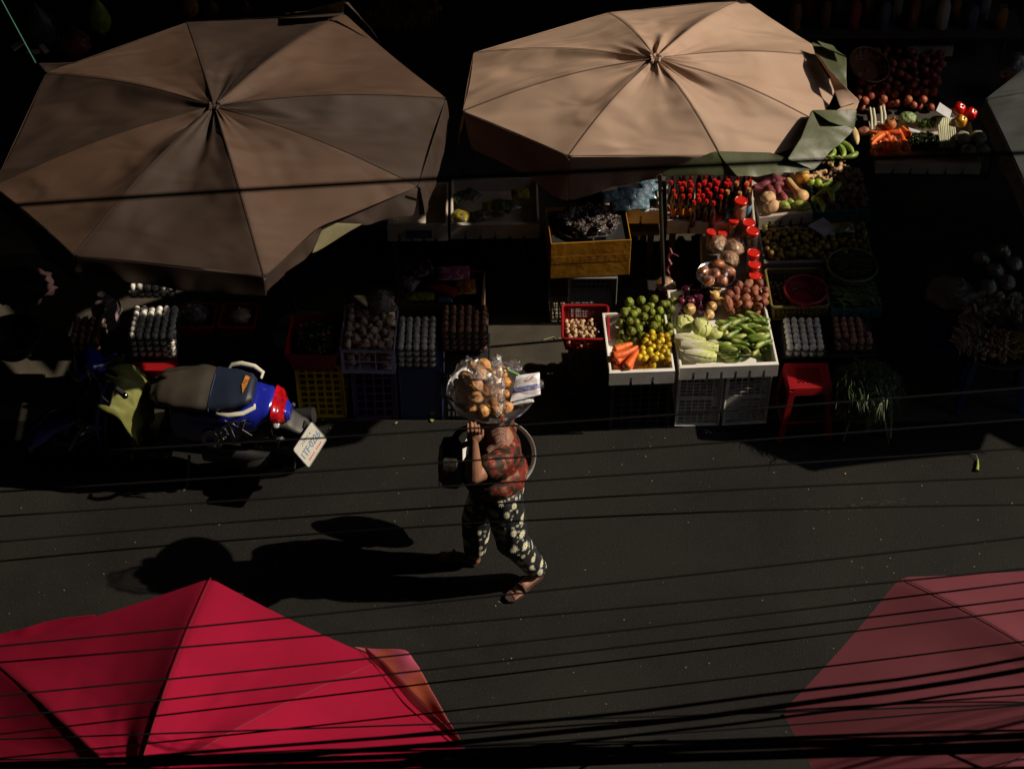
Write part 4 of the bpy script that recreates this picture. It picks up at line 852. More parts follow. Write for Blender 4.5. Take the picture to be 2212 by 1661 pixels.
card_sign('white card with a red corner lying on the calamansi', [(1778, 470, 0), (1806, 492, 0), (1783, 512, 0), (1745, 488, 0)], .66, mat('card_dim', (.30, .30, .34), .6))
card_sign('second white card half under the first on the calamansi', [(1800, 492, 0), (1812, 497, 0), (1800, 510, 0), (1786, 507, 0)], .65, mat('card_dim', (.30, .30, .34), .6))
snack('clear pack of pale sprouts lying on the calamansi', 1824, 492, .66, (.13, .1, .02), [(.12, .12, .06), (.16, .15, .07), (.2, .2, .1)], .1, 8, name='sprout_pack', cat='packet')
Tb, a, rz, w_ = basket('basket', 'olive yellow square basket with a red colander standing in it', 1667, 664, 1791, 662, .58, .13, .36, mat('olive_yellow_plastic', (.17, .14, .03), .5), 12, 5)
SH = icob(mat('shallot_small', (.14, .08, .05), .6, .3, 20, rand=.3), 'shallot', .014, .1, 2)
fill('shallot', SH, rectpoly(a, rz, .03, .03, w_-.03, .33), .465, .0145, 150, lambda x, y: .50, 'small shallot under the red colander in the olive basket', 'shallot', 'shallots in the olive basket', rn)
def roundbasket(label, px, py, z, r, h, m, name='colander', sq=1.0, cat='basket', pierced=True, floor=True):
    p = G(px, py, z); T = thing(name, label, cat, (p.x, p.y, z-h)); n = 40; vs = []; fs = []; K = 9
    for i in range(K+1):
        rr = r*(.62+.38*math.sin(math.pi/2*i/K))
        for j in range(n): q = 2*math.pi*j/n; vs.append((rr*math.cos(q), rr*math.sin(q)*sq, h*i/K))
    for i in range(K):
        for j in range(n):
            if pierced and i % 2 == 1 and j % 2: continue
            fs.append((i*n+j, i*n+(j+1) % n, (i+1)*n+(j+1) % n, (i+1)*n+j))
    q = MB().add(vs, fs+[tuple(range(n-1, -1, -1))]).build('bowl', m, T, smooth=False); q.modifiers.new('t', 'SOLIDIFY').thickness = .003
    MB().tube([(r*math.cos(k*.157), r*sq*math.sin(k*.157), h) for k in range(40)], .008, 8, closed=True).build('rim', m, T); return T
roundbasket('round dark red colander on the shallots in the olive basket', 1741, 626, .62, .135, .10, plast('dark_red_plastic', (.22, .008, .018)))
roundbasket('round olive green basket of tiny green chillies', 1841, 573, .66, .16, .11, mat('olive_green_plastic', (.08, .10, .035), .5), name='round_basket')
TINY = bent(.045, .004, 5, lambda t: math.sin(math.pi*(.15+.8*t)), mat('green_chilli', (.03, .075, .012), .4, .3, 9, rand=.4), 'green_chilli', .006, 6)
c_ = G(1841, 573, .62); fill('green_chilli', TINY, [V((c_.x+.13*math.cos(k*.52), c_.y+.13*math.sin(k*.52), 0)) for k in range(12)], .60, .010, 260, lambda x, y: .66, 'tiny green chilli in the round olive basket', 'chilli', 'tiny green chillies', rn, rot=lambda r: (r.uniform(-.5, .5), r.uniform(-.5, .5), r.uniform(0, 6)))
T, a, rz, w_ = foam_box('tray', 'teal tray of slim green beans right of the olive basket', 1796, 668, 1905, 665, .56, .07, .24, m=TEAL)
fill('green_bean', OKRA, rectpoly(a, rz, .05, .02, w_-.05, .22), .52, .012, 230, lambda x, y: .60, 'slim green bean in the teal tray', 'bean', 'green beans in the teal tray', rn, rot=lambda r: (r.uniform(-.2, .2), r.uniform(-.2, .2), 1.0+r.uniform(-.5, .5)))
# ------------------------------------------------------------ jars, sauce bags, bottles
lidm = mat('red_lid', (.60, .02, .012), .3, .08, 9); jarm = film('jar_plastic', white=.06, gloss=.8, rough=.05)
BAGP = mat('crushed_peanuts', (.58, .34, .17), .6, .5, 45, .6, 60, col2=(.30, .15, .06))
def jar(label, px, py, z, r, h, inner=True, cm=None):
    p = G(px, py, z); T = thing('jar', label, 'jar', (p.x, p.y, z-h), rnd.random()*6, 'red lidded jars')
    MB().lathe([(r*.9, 0), (r*.95, .008), (r*.95, h-.035), (r*.88, h-.022)], 28, cap=(1, 0)).build('body', jarm, T)
    MB().lathe([(r*.86, .006), (r*.89, .012), (r*.89, h*.72), (r*.5, h*.76)], 24, fx=lambda a, i: 1+.015*math.sin(a*9)).build('filling', cm or mat('jar_filling', (.45, .27, .15), .6, .4, 60, .5, 80, col2=(.55, .42, .3)), T)
    MB().lathe([(r*.97, h-.025), (r, h-.022), (r, h-.002), (r*.94, h), (r*.86, h-.003), (.002, h-.0025)], 32, fx=lambda a, i: 1+.006*math.sin(a*40)).build('lid', lidm, T)
dkf = mat('dark_jar_filling', (.06, .04, .03), .6, .5, 60)
for k, (x, y, z, r, h, lb, cm) in enumerate([
    (1601, 432, .86, .043, .18, 'tallest red lidded jar standing on the corner of the bottle box', None), (1549, 467, .72, .038, .15, 'red lidded jar in shadow at the back left of the jar group', None),
    (1585, 474, .73, .034, .15, 'red lidded jar of orange paste in the middle of the jar group', mat('orange_paste', (.60, .36, .14), .5, .3, 50)), (1618, 480, .73, .042, .15, 'red lidded jar half behind the front right jar', None),
    (1626, 498, .73, .043, .16, 'front right red lidded jar of dried herbs', dkf), (1537, 500, .68, .032, .14, 'front left red lidded jar above the peanut bag', None), (1561, 503, .66, .030, .13, 'small red lidded jar peeping over the peanut bag', None),
    (1628, 545, .66, .042, .14, 'shaded red lidded jar at the back beside the calamansi', dkf), (1630, 570, .62, .042, .14, 'shaded red lidded jar in the middle beside the calamansi', dkf), (1632, 594, .58, .042, .12, 'shaded red lidded jar nearest the potatoes', dkf)]): jar(lb, x, y, z, r, h, cm=cm)
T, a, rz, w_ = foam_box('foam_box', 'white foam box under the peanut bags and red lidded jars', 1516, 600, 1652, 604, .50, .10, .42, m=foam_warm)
a_, rz_, ww = top_frame(1520, 612, 1648, 616, .40); crate('crate', 'black crate under the foam box of peanut bags', a_, rz_, ww, .4, .39, BLK, 6, 5)
def nutbag(label, px, py, z, r, seed, m=BAGP, sq=(1, 1, .8), group='bags of crushed peanuts'):
    p = G(px, py, z); T = thing('peanut_bag', label, 'bag', p, 0, group); T.rotation_euler = (.3*math.sin(seed), .4*math.cos(seed), seed)
    for nm, mm, rr, s in (('film', clear, r, seed), ('filling', m, r*.93, seed)):
        me = bagmesh(nm, rr, mm, s, .22 if nm == 'filling' else .30, nm == 'film', sq); o = bpy.data.objects.new(nm, me); sc.collection.objects.link(o); o.parent = T
nutbag('knotted clear bag of crushed peanuts, left of the bag heap', 1552, 528, .62, .07, 1); nutbag('knotted clear bag of crushed peanuts, right of the bag heap', 1586, 535, .62, .065, 2)
nutbag('front clear bag of crushed peanuts right behind the steel bowl', 1577, 560, .60, .065, 3); nutbag('small brown bag leaning on the front right jar', 1600, 522, .63, .045, 4)
steel = mat('steel', (.6, .6, .6), .22, .05, 3, metal=1)
def sbowl(label, px, py, z, r, h, m=steel, name='steel_bowl', z0=None, cat='bowl'):
    p = G(px, py, z); T = thing(name, label, cat, (p.x, p.y, z-h))
    MB().lathe([(.002, .004), (r*.55, .004), (r*.9, h*.6), (r, h), (r*1.06, h+.004), (r*1.06, h), (r*1.0, h-.005), (r*.58, 0), (.002, 0)], 44, cap=(0, 0)).build('bowl', m, T); return T
sbowl('shiny steel bowl holding six bags of sauce', 1546, 594, .66, .118, .06)
SAU = mat('amber_sauce', (.72, .24, .04), .12, .3, 6, spec=.8, col2=(.50, .11, .02), tl=.15)
for k, (x, y, lb) in enumerate([(1552, 574, 'tied bag of amber sauce at the back of the steel bowl'), (1521, 589, 'tied bag of amber sauce at the left of the steel bowl'), (1546, 596, 'tied bag of amber sauce in the middle of the steel bowl'), (1574, 590, 'tied bag of amber sauce at the right of the steel bowl'), (1531, 611, 'tied bag of amber sauce at the front left of the steel bowl'), (1561, 609, 'tied bag of amber sauce at the front right of the steel bowl')]):
    T = thing('sauce_bag', lb, 'bag', G(x, y-3, .67), 0, 'bags of sauce in the steel bowl'); T.rotation_euler = (rn.uniform(-.7, .7), rn.uniform(-.7, .7), k)
    for nm, mm, rr in (('film', clear, .040), ('sauce', SAU, .037)):
        o = bpy.data.objects.new(nm, bagmesh(nm, rr, mm, k+.5, .10, nm == 'film', (1.1, .9, .8))); sc.collection.objects.link(o); o.parent = T
    MB().tube([(0, 0, .028), (.004, .002, .036), (-.003, 0, .044), (.008, .004, .056)], [.010, .004, .005, .012], 8).build('knot', film('knot_film', white=.5, gloss=.8, rough=.1), T)
sbowl('small red plastic bowl with a tied bag in it', 1440, 634, .42, .075, .05, RED, 'plastic_bowl'); nutbag('tied clear bag of pale shrimp in the small red bowl', 1438, 616, .46, .062, 8, mat('pale_shrimp', (.55, .33, .18), .5, .4, 40, .5, 60), group='bags in the small red bowl')
nutbag('empty crumpled clear bag at the front of the small red bowl', 1456, 640, .44, .035, 9, mat('pale_wrap', (.25, .17, .12), .5), group='bags in the small red bowl')
a_, rz_, ww = top_frame(1400, 650, 1462, 650, .36); crate('crate', 'black crate under the small red bowl', a_, rz_, ww, .2, .36, BLK, 3, 4)
# bottle box
T, a, rz, w_ = foam_box('foam_box', 'dusty white foam box crowded with sauce bottles', 1442, 476, 1632, 480, .70, .10, .50, m=foam_warm, notches=3); BB = (a, rz, w_)
glass = mat('dark_sauce_glass', (.020, .007, .004), .08, .2, 4, spec=.9, coat=.5); lab1 = mat('red_orange_label', (.55, .06, .02), .4, .4, 30, col2=(.65, .28, .02)); lab2 = mat('blue_label', (.05, .18, .34), .4, .4, 30, col2=(.3, .4, .45))
cork = mat('orange_cap', (.45, .20, .06), .5)
def bottle_proto(nm, r, h, capm, labm, capr, lb):
    T = thing(nm, lb, 'bottle', (0, 0, 0)); MB().lathe([(r*.9, 0), (r, .006), (r, h*.55), (r*.75, h*.66), (r*.38, h*.78), (r*.34, h-.02)], 18).build('body', glass, T)
    MB().lathe([(r*1.015, h*.12), (r*1.02, h*.125), (r*1.02, h*.48), (r*1.015, h*.485)], 18, cap=(0, 0)).build('label', labm, T)
    MB().lathe([(capr, h-.026), (capr, h-.002), (capr*.9, h), (.001, h-.001)], 16).build('cap', capm, T); return T
redcap = mat('red_cap', (.55, .014, .014), .35)
bp1 = bottle_proto('sauce_bottle', .021, .21, redcap, mat('dark_label', (.05, .012, .01), .4, .4, 30), .0125, 'slim dark sauce bottle with a red cap in the foam box')
bp2 = bottle_proto('fish_sauce_bottle', .030, .25, cork, lab2, .014, 'fat dark bottle with an orange cap and blue label')
bp3 = bottle_proto('chilli_sauce_bottle', .019, .20, mat('bright_red_cap', (.60, .02, .015), .35), lab1, .0115, 'bottle of red chilli sauce with an orange label')
for b in (bp1, bp2, bp3): KID[b.name] = kids(b)
zc = .87; first = {}
def putb(pr, x, y, s, label, group):
    p = G(x, y, zc+.02*(s-1)); h = {bp1: .21, bp2: .25, bp3: .20}[pr]*s
    if pr not in first: first[pr] = 1; pr.location = (p.x, p.y, zc-h); pr.scale = (s, s, s); pr['group'] = group; return pr
    return copy_tree(pr, (p.x, p.y, zc-h), (0, 0, rn.uniform(0, 6)), None, (s, s, s), group)
ub = lambda x, y: (1416+.24*x, 309.75+.24*y)
for (x, y) in [(330, 365), (318, 410), (395, 420), (385, 460), (395, 495), (347, 520), (438, 345), (468, 410), (495, 445), (463, 510), (525, 525), (535, 325), (560, 350), (550, 398), (655, 325), (648, 362), (590, 470), (430, 460), (600, 420)]:
    putb(bp1, *ub(x, y), 1, None, 'red capped sauce bottles')
for (x, y) in [(733, 350), (827, 350), (650, 425), (842, 405), (760, 440)]: putb(bp2, *ub(x, y), 1, None, 'orange capped bottles')
for (x, y) in [(255, 350), (240, 398), (165, 420), (180, 465), (250, 465), (310, 462)]: putb(bp3, *ub(x, y), 1, None, 'red chilli sauce bottles')
for k in range(26):
    x_, y_ = 1452+(k % 13)*14.2, 372+22*(k//13)+4*math.sin(k*2.7); putb(bp1, x_+3*math.sin(k*1.9), y_, .96, None, 'red capped sauce bottles')
# sweet potato box
T, a, rz, w_ = foam_box('foam_box', 'foam box of sweet potatoes, jicama, chayote and squash', 1640, 468, 1755, 455, .66, .09, .48, m=foam_warm)
for k, (x, y, s, r) in enumerate([(970, 318, 1.2, 1.4), (1092, 330, 1.1, .9), (1150, 352, .9, 1.2), (955, 370, 1.0, 1.8), (1082, 398, 1.05, .2), (1000, 425, 1.1, 1.5), (1040, 405, 1.0, .3), (1145, 478, .9, .25), (1170, 395, 1, 1.5)]):
    X, Y = ub(x, y); place('sweet_potato', SWEET[k % 3], G(X, Y, .69+.02*(k % 3 == 0)), (rn.uniform(-.3, .3), 0, r), s, 'purplish red sweet potato in the foam box by the jicamas', 'sweet potato', 'sweet potatoes')
jic = mat('jicama_skin', (.58, .36, .19), .65, .2, 9, .3, 30)
JI = MB().ball((0, 0, 0), (.052, .05, .036), 30, 18, fx=lambda v: v*(1+.05*math.sin(5*math.atan2(v.y, v.x))*(1-abs(v.z))+.05*noise.noise(v*2))*(1-.25*math.exp(-((v.x**2+v.y**2)/.06)))).mesh('jicama', jic, ang=180)
X, Y = ub(1015, 485); place('jicama', JI, G(X, Y, .72), (-.2, 0, .4), 1, 'flat round jicama lying behind the other one', 'jicama', 'jicamas'); X, Y = ub(1040, 570); place('jicama', JI, G(X, Y, .70), (-.5, .1, 1.4), 1.1, 'creased jicama at the front left corner of its box', 'jicama', 'jicamas')
chm2 = mat('chayote_skin', (.28, .36, .06), .4, .25, 12, .3, 40)
CHY = MB().ball((0, 0, 0), (.027, .036, .026), 30, 18, fx=lambda v: v*(1+.10*abs(math.sin(2.5*math.atan2(v.x, v.z)))*(1-abs(v.y)))*(1+.1*v.y)).mesh('chayote', chm2, ang=180)
for x, y, s, lb in ((1165, 557, 1, 'round pale green chayote beside the jicama'), (1220, 528, .85, 'small ridged chayote behind the pale one'), (1300, 562, 1.25, 'long green chayote at the front of the box'), (1350, 568, 1.1, 'green chayote at the front right corner of the box')):
    X, Y = ub(x, y); place('chayote', CHY, G(X, Y, .685), (rn.uniform(-.5, .5), 0, 1.4), s, lb, 'chayote', 'chayotes')
bn = MB(); pts = []; rs = []
for i in range(22):
    t = i/21; pts.append((0, (t-.5)*.24, 0)); rs.append(.052*(1-math.cos(min(1, t*2.4)*math.pi/2)**2)**.5 if t < .3 else .052-.026*min(1, (t-.3)/.35))
rs = [max(.001, .024+.029*math.exp(-((i/21-.22)/.17)**2))*(min(1, (i+.4)/3.0)**.5)*(min(1, (21.3-i)/2)**.5) for i in range(22)]
bn.tube(pts, rs, 24); A_ = G(*ub(1205, 350), .72); B_ = G(*ub(1325, 500), .70)
q = bn.build('butternut_squash', mat('butternut_skin', (.60, .36, .15), .5, .15, 6, .15, 40), ang=180); q.location = (A_+B_)/2; q.rotation_mode = 'QUATERNION'; q.rotation_quaternion = (A_-B_).to_track_quat('Y', 'Z'); tag(q, 'long tan butternut squash lying in the box', 'squash')
T = thing('cut_pumpkin', 'cut half of orange pumpkin standing at the back of the box', 'pumpkin', G(*ub(1325, 312), .72)); T.rotation_euler = (.5, 0, .25)
MB().ball((0, .02, 0), (.050, .04, .068), 26, 18).build('skin', mat('pumpkin_rind', (.45, .26, .07), .6), T)
MB().ball((0, -.004, 0), (.044, .030, .060), 26, 18).build('flesh', mat('pumpkin_flesh', (.75, .42, .07), .5, .2, 9, .3, 50), T); MB().ball((0, -.028, 0), (.024, .010, .036), 18, 12).build('seed_hollow', mat('pumpkin_seeds', (.45, .18, .02), .6, .7, 60, .6, 90), T)
# ginger, green fruit, zucchini
gin = mat('ginger_skin', (.58, .37, .2), .7, .25, 12, .4, 40)
def ginger(label, px, py, z, seed, s=1, m=gin, nm='ginger'):
    r_ = random.Random(seed); mb = MB(); p = V((0, 0, 0)); d = V((1, .3, 0)).normalized()
    for k in range(5):
        q = p+d*.03; limb(mb, [p, q], [.012, .013]); mb.ball(q, .0155, 10, 8)
        for g in range(2): e = V((r_.uniform(-1, 1), r_.uniform(-1, 1), r_.uniform(-.2, .8))).normalized(); limb(mb, [q, q+e*.03], [.011, .009], 8)
        p = q; d = (d+V((r_.uniform(-.8, .8), r_.uniform(-.8, .8), 0))*.7).normalized()
    o = remesh(mb, nm, m, .003, 3); o.location = G(px, py, z); o.rotation_euler = (0, 0, seed*1.7); o.scale = (s, s, s); return tag(o, label, 'ginger', 'ginger roots')
ginger('pale ginger root at the top of the ginger heap', *ub(1590, 200), .74, 1, 1.0); ginger('knobbly ginger root in front on the ginger heap', *ub(1530, 250), .72, 2, 1.1); ginger('small ginger root left of the green fruit', *ub(1420, 285), .70, 3, .8); ginger('ginger root at the right of the ginger heap, half shaded', *ub(1630, 240), .72, 4, .9)
GF = icob(mat('green_guava_skin', (.30, .42, .05), .35, .2, 10), 'guava', .030, .04, 2)
for x, y, lb in ((1462, 358, 'round green guava in the sun under the ginger'), (1440, 510, 'green guava in the half shade right of the box'), (1400, 350, 'green guava half hidden by the box rim')): place('guava', GF, G(*ub(x, y), .70), (0, 0, 0), 1, lb, 'guava', 'guavas')
ZUC = [bent(.13, .021, 14, lambda t: math.sin(math.pi*(.07+.86*t))**.5*(.8+.35*t), mat('pale_green_gourd', (.22, .33, .05), .35, .3, 18, .1, 90, rand=.2), 'green_gourd', .02)]
for x, y, r in ((1665, 80, .1), (1722, 45, .7), (1535, 360, -.9), (1575, 95, -.6), (1500, 415, -.8), (1620, 150, 1.0), (1740, 110, -1.1), (1560, 150, .3), (1590, 400, -1), (1560, 460, .3), (1480, 560, .2)):
    place('green_gourd', ZUC[0], G(*ub(x, y), .72), (rn.uniform(-.4, .3), 0, r), rn.uniform(.8, 1.05), 'small smooth green gourd right of the squash box', 'gourd', 'small green gourds')
GG = icob(mat('dark_ginger', (.13, .075, .04), .7, .3, 20, rand=.3), 'galangal', .025, .35, 2.5)
T, a, rz, w_ = foam_box('foam_box', 'shaded dark teal box of galangal roots at the right', 1762, 456, 1882, 453, .62, .09, .45, m=TEAL)
fill('galangal', GG, rectpoly(a, rz, .05, .03, w_-.02, .42), .55, .024, 120, lambda x, y: .64, 'knobbly brown galangal root in the shaded teal box', 'galangal', 'galangal roots', rn)
a_, rz_, ww = top_frame(1440, 498, 1880, 488, .58); T = thing('trestle_table', 'dark trestle table under the bottle and squash boxes', 'table', (a_.x, a_.y, 0), rz_)
MB().box((ww/2, .28, .545), (ww, .52, .03)).build('table_top', mat('dark_wood', (.05, .04, .03), .8), T, smooth=False)
for x in (.05, ww-.05):
    for y in (.06, .5): MB().box((x, y, .265), (.04, .04, .53)).build('leg', mat('dark_wood', (.05, .04, .03), .8), T, smooth=False)
T = thing('string', 'frayed pink string tied to the umbrella pole left of the bottle box', 'string', tuple(G(1443, 540, .6))); T.location.z -= .6
pts = [(.012+.012*math.sin(k*1.9), -.015+.008*math.cos(k*2.3), .62-.03*k) for k in range(13)]; mb = MB(); mb.tube(pts, [.006+.004*abs(math.sin(k*1.3)) for k in range(13)], 6); mb.tube([(.01, -.02, .60), (.05, -.03, .585), (.07, -.03, .57)], .002, 4); mb.build('string', mat('pink_string', (.35, .08, .12), .6, .4, 60), T)
# back row: salt box and two foam boxes
T, a, rz, w_ = foam_box('foam_box', 'white foam box of blue and white packets behind the orange carton', 1302, 450, 1427, 450, .72, .12, .50, m=foam_warm, notches=2)
for k, (x, y, r, lb) in enumerate(((1322, 425, .1, 'left'), (1355, 418, -.15, 'second from left'), (1392, 420, .2, 'turquoise edged right'), (1380, 440, 0, 'front right'), (1340, 443, .05, 'front left'), (1405, 402, .3, 'back right'))):
    snack(lb+' blue and white packet in the box behind the orange carton', x, y, .76, (.14, .11, .03), [(.10, .15, .2), (.25, .28, .32), (.02, .22, .28)], r, 20+k, name='packet', cat='packet')
snack('white tray lid catching sun on the rim of the packet box', 1400, 455, .735, (.10, .02, .006), [(.7, .7, .66), (.75, .74, .7), (.7, .7, .66)], .05, 31, name='foam_sheet', cat='foam sheet')
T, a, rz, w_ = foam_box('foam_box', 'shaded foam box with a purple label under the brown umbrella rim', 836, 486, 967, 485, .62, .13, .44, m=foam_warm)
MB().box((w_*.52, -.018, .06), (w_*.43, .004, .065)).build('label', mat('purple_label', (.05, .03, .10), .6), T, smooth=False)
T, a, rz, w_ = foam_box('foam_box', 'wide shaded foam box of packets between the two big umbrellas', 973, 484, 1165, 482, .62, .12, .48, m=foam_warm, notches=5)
for k in range(9):
    p_ = fw(a, rz, .07+.06*(k % 7)*1.1, .08+.11*(k//3)); o = snack('dim packet in the wide shaded foam box', 0, 0, .5, (.12, .10, .03), [((.3, .22, .02), (.02, .1, .05), (.1, .1, .1))[k % 3], (.15, .12, .02), (.2, .2, .18)], rn.uniform(-.8, .8), 40+k, group='dim packets in the wide foam box', name='packet', cat='packet'); o.location = (p_.x, p_.y, .62-.02*(k % 2))
a_, rz_, ww = top_frame(836, 512, 1425, 500, .49); T = thing('trestle_table', 'long dark table under the shaded foam boxes of the back row', 'table', (a_.x, a_.y, 0), rz_)
MB().box((ww/2, .25, .47), (ww, .5, .03)).build('table_top', mat('dark_wood', (.05, .04, .03), .8), T, smooth=False)
for x in (.05, ww*.5, ww-.05):
    for y in (.06, .46): MB().box((x, y, .227), (.04, .04, .454)).build('leg', mat('dark_wood', (.05, .04, .03), .8), T, smooth=False)
# ------------------------------------------------------------ right side, behind
uc = lambda x, y: (1637+.3198*x, .3198*y)
T, a, rz, w_ = foam_box('foam_box', 'long white foam box of carrots, cabbage and peppers in the back right', 1893, 350, 2120, 352, .60, .09, .46, m=foam_warm, notches=5)
rb = plast('carrot_bag_red', (.35, .02, .015))
for k, (x1, y1, x2, y2, i) in enumerate([(770, 890, 860, 905, 0), (805, 850, 880, 880, 1), (860, 885, 945, 893, 0), (775, 975, 845, 915, 2), (870, 890, 890, 950, 1), (955, 880, 985, 1000, 2), (920, 925, 935, 1000, 1), (840, 1000, 860, 955, 1), (780, 940, 815, 920, 1), (985, 870, 1010, 900, 1), (895, 960, 915, 1010, 1), (790, 1000, 830, 985, 1), (1000, 950, 1010, 1010, 1), (940, 990, 950, 1030, 0)]):
    z = .64; A_, B_ = G(*uc(x1, y1), z), G(*uc(x2, y2), z); d = A_-B_; o = place('carrot', CARR[i], (A_+B_)/2, (0, 0, 0), 1, 'orange carrot in the back right box, near the onion', 'carrot', 'carrots in the back right box')
    o.rotation_mode = 'QUATERNION'; o.rotation_quaternion = d.to_track_quat('Y', 'Z'); o.scale = (.85, max(.7, min(1.2, d.length/.17)), .85)
CR2 = [bent(.12, .015, 10, lambda t: 1-.6*t, carrot_mat(), 'carrot', .004)]
fill('carrot', CR2, pxpoly([(1890, 345), (1955, 345), (1958, 300), (1895, 300)], .56), .53, .016, 22, lambda x, y: .615, 'orange carrot in the back right box, near the onion', 'carrot', 'carrots in the back right box', rn, rot=lambda r: (r.uniform(-.3, .3), 0, r.uniform(0, 6)))
place('onion', ONY, G(*uc(895, 838), .68), (.3, .2, 1), 1.15, 'single large orange brown onion on the carrots', 'onion').data = onion_mesh(mat('orange_onion_skin', (.50, .17, .06), .35, .2, 12), 'orange_onion')
GC = icob(mat('savoy_leaf', (.35, .45, .22), .5, .5, 30, .8, 40, col2=(.12, .2, .06)), 'savoy', .06, .1, 2, (1.1, .9, .8), a2=.12, f2=5, n=40, h=26)
place('cabbage', GC, G(*uc(1010, 800), .65), (0, 0, 0), .9, 'crinkled green cabbage behind the orange carrots', 'cabbage')
for x in (758, 788, 760): MB_ = 0
leek = mat('leek_stem', (.60, .58, .42), .5, .15, 9)
for k, (x, y1, y2) in enumerate(((758, 730, 880), (782, 735, 878), (825, 700, 845), (850, 720, 840))):
    A_, B_ = G(*uc(x, y1), .66), G(*uc(x+12, y2), .64); o = MB().tube([A_-A_, (B_-A_)*.5+V((.003, 0, .006)), B_-A_], [.008, .009, .010], 10).build('leek', leek); o.location = A_; tag(o, 'pale leek stalk lying left of the onion and carrots', 'leek', 'leeks')
T = thing('daikon', 'white daikon radish under the edge of the tan umbrella', 'radish', G(*uc(655, 918), .63)); T.rotation_euler = (.15, 0, .08)
MB().tube([(0, -.085+.017*i, 0) for i in range(11)], [.004, .016, .023, .027, .029, .030, .029, .027, .024, .018, .008], 16).build('root', mat('yam_skin', (.60, .46, .22), .6, .3, 14, .3, 50), T)
place('yam', POTA[1], G(*uc(718, 888), .62), (0, 0, 1.6), 1.2, 'brown yam beside the white daikon radish', 'yam')
leafmass('lettuce', 'dark green lettuce leaves behind the savoy cabbage', G(*uc(1060, 700), .58), (.20, .12, .09), 900, mat('dark_lettuce', (.03, .06, .015), .6, .4, 20), 5, .03)
leafmass('coriander', 'fresh green herb sprigs lit by the sun beside the savoy cabbage', G(*uc(1135, 850), .62), (.07, .05, .05), 380, mat('coriander_leaf', (.14, .24, .03), .5, .4, 20), 6, .012)
sc_m = mat('spring_onion_stem', (.55, .55, .36), .5, .2, 9)
for k in range(9):
    x = 1215+k*13; A_, B_ = G(*uc(x+rn.uniform(-4, 4), 800), .67), G(*uc(x+15+rn.uniform(-4, 4), 1000), .60); o = MB().tube([A_-A_, (B_-A_)*.5+V((.004*math.sin(k), 0, .01)), B_-A_], [.009, .007, .006], 8).build('spring_onion', sc_m); o.location = A_; tag(o, 'white stalk of the spring onion bundle left of the peppers', 'spring onion', 'spring onions')
card_sign('white paper slip with a red mark on the spring onions', [(2030, 222, .015), (2056, 240, 0), (2051, 258, 0), (2022, 240, .01)], .72, paper)
card_sign('small white card on the right end of the carrots', [(1962, 276, .0), (1989, 284, 0), (1985, 288, 0), (1965, 283, .0)], .68, paper)
def pepper(label, px, py, z, m, s=1):
    T = thing('bell_pepper', label, 'pepper', G(px, py, z)); T.scale = (s, s, s); T.rotation_euler = (.5, .2, .4)
    MB().ball((0, 0, 0), (.045, .045, .048), 32, 18, fx=lambda v: v*(1+.10*math.cos(4*math.atan2(v.y, v.x))*(1-v.z**2))*(1-.22*math.exp(-(v.x**2+v.y**2)/.05)*(v.z > 0))).build('fruit', m, T, ang=180)
    MB().tube([(0, 0, .03), (.003, .002, .055)], [.008, .006], 8).build('stem', mat('pepper_stem', (.12, .22, .04), .6), T)
pepper('shiny red bell pepper in the sun at the back right', *uc(1358, 738), .69, mat('red_pepper_skin', (.60, .012, .01), .12, .1, 4, spec=.8), 1.05)
pepper('yellow orange bell pepper in front of the red one', *uc(1372, 820), .68, mat('yellow_pepper_skin', (.65, .28, .01), .15, .1, 4, spec=.8), .95)
pepper('shaded red bell pepper right of the sunlit one', *uc(1440, 770), .66, mat('red_pepper_skin', (.6, .012, .01), .12), .95)
CF = icob(mat('cauliflower', (.30, .30, .22), .7, .3, 40, .6, 60), 'cauliflower', .055, .06, 2, (1, 1, .7), a2=.25, f2=9, n=40, h=26)
for x, y in ((1385, 932), (1490, 928), (1425, 1020), (1515, 1015)): place('cauliflower', CF, G(*uc(x, y), .64), (0, 0, x), .95, 'dim creamy cauliflower below the bell peppers', 'cauliflower', 'cauliflowers')
leafmass('celery', 'dark green celery leaves filling the box between carrots and spring onions', G(1995, 310, .58), (.14, .10, .06), 1500, mat('celery_leaf', (.03, .055, .014), .6, .4, 20), 15, .018)
leafmass('leafy_greens', 'dark leafy greens filling the box under the spring onions and cauliflowers', G(2075, 315, .57), (.20, .10, .05), 1600, mat('celery_leaf', (.03, .055, .014)), 16, .018)
# onion and tomato heap with a sieve leaning
hp = pxpoly([(1850, 240), (2010, 240), (2040, 130), (1900, 110), (1850, 160)], .62)
fill('red_shallot', TOMA, hp, .60, .034, 120, lambda x, y: .72, 'dim red onion in the shaded heap behind the carrots', 'onion', 'red onions in the shaded heap', rn, scale=.8)
a_, rz_, ww = top_frame(1840, 250, 2190, 250, .60); T = thing('display_table', 'dark board under the shaded onion heap at the back right', 'table', (a_.x, a_.y, .0), rz_)
MB().box((ww/2, .5, .585), (ww, 1.1, .02)).build('table_top', mat('dark_wood', (.05, .04, .03), .8), T, smooth=False)
for x in (.05, ww-.05): MB().box((x, .05, .287), (.04, .04, .575)).build('leg', mat('dark_wood', (.05, .04, .03), .8), T, smooth=False)
T = roundbasket('round brown sieve leaning on the shaded onion heap', 1872, 135, .80, .15, .07, mat('brown_sieve_plastic', (.16, .055, .02), .5), name='sieve'); T.rotation_euler = (.3, .25, 0)
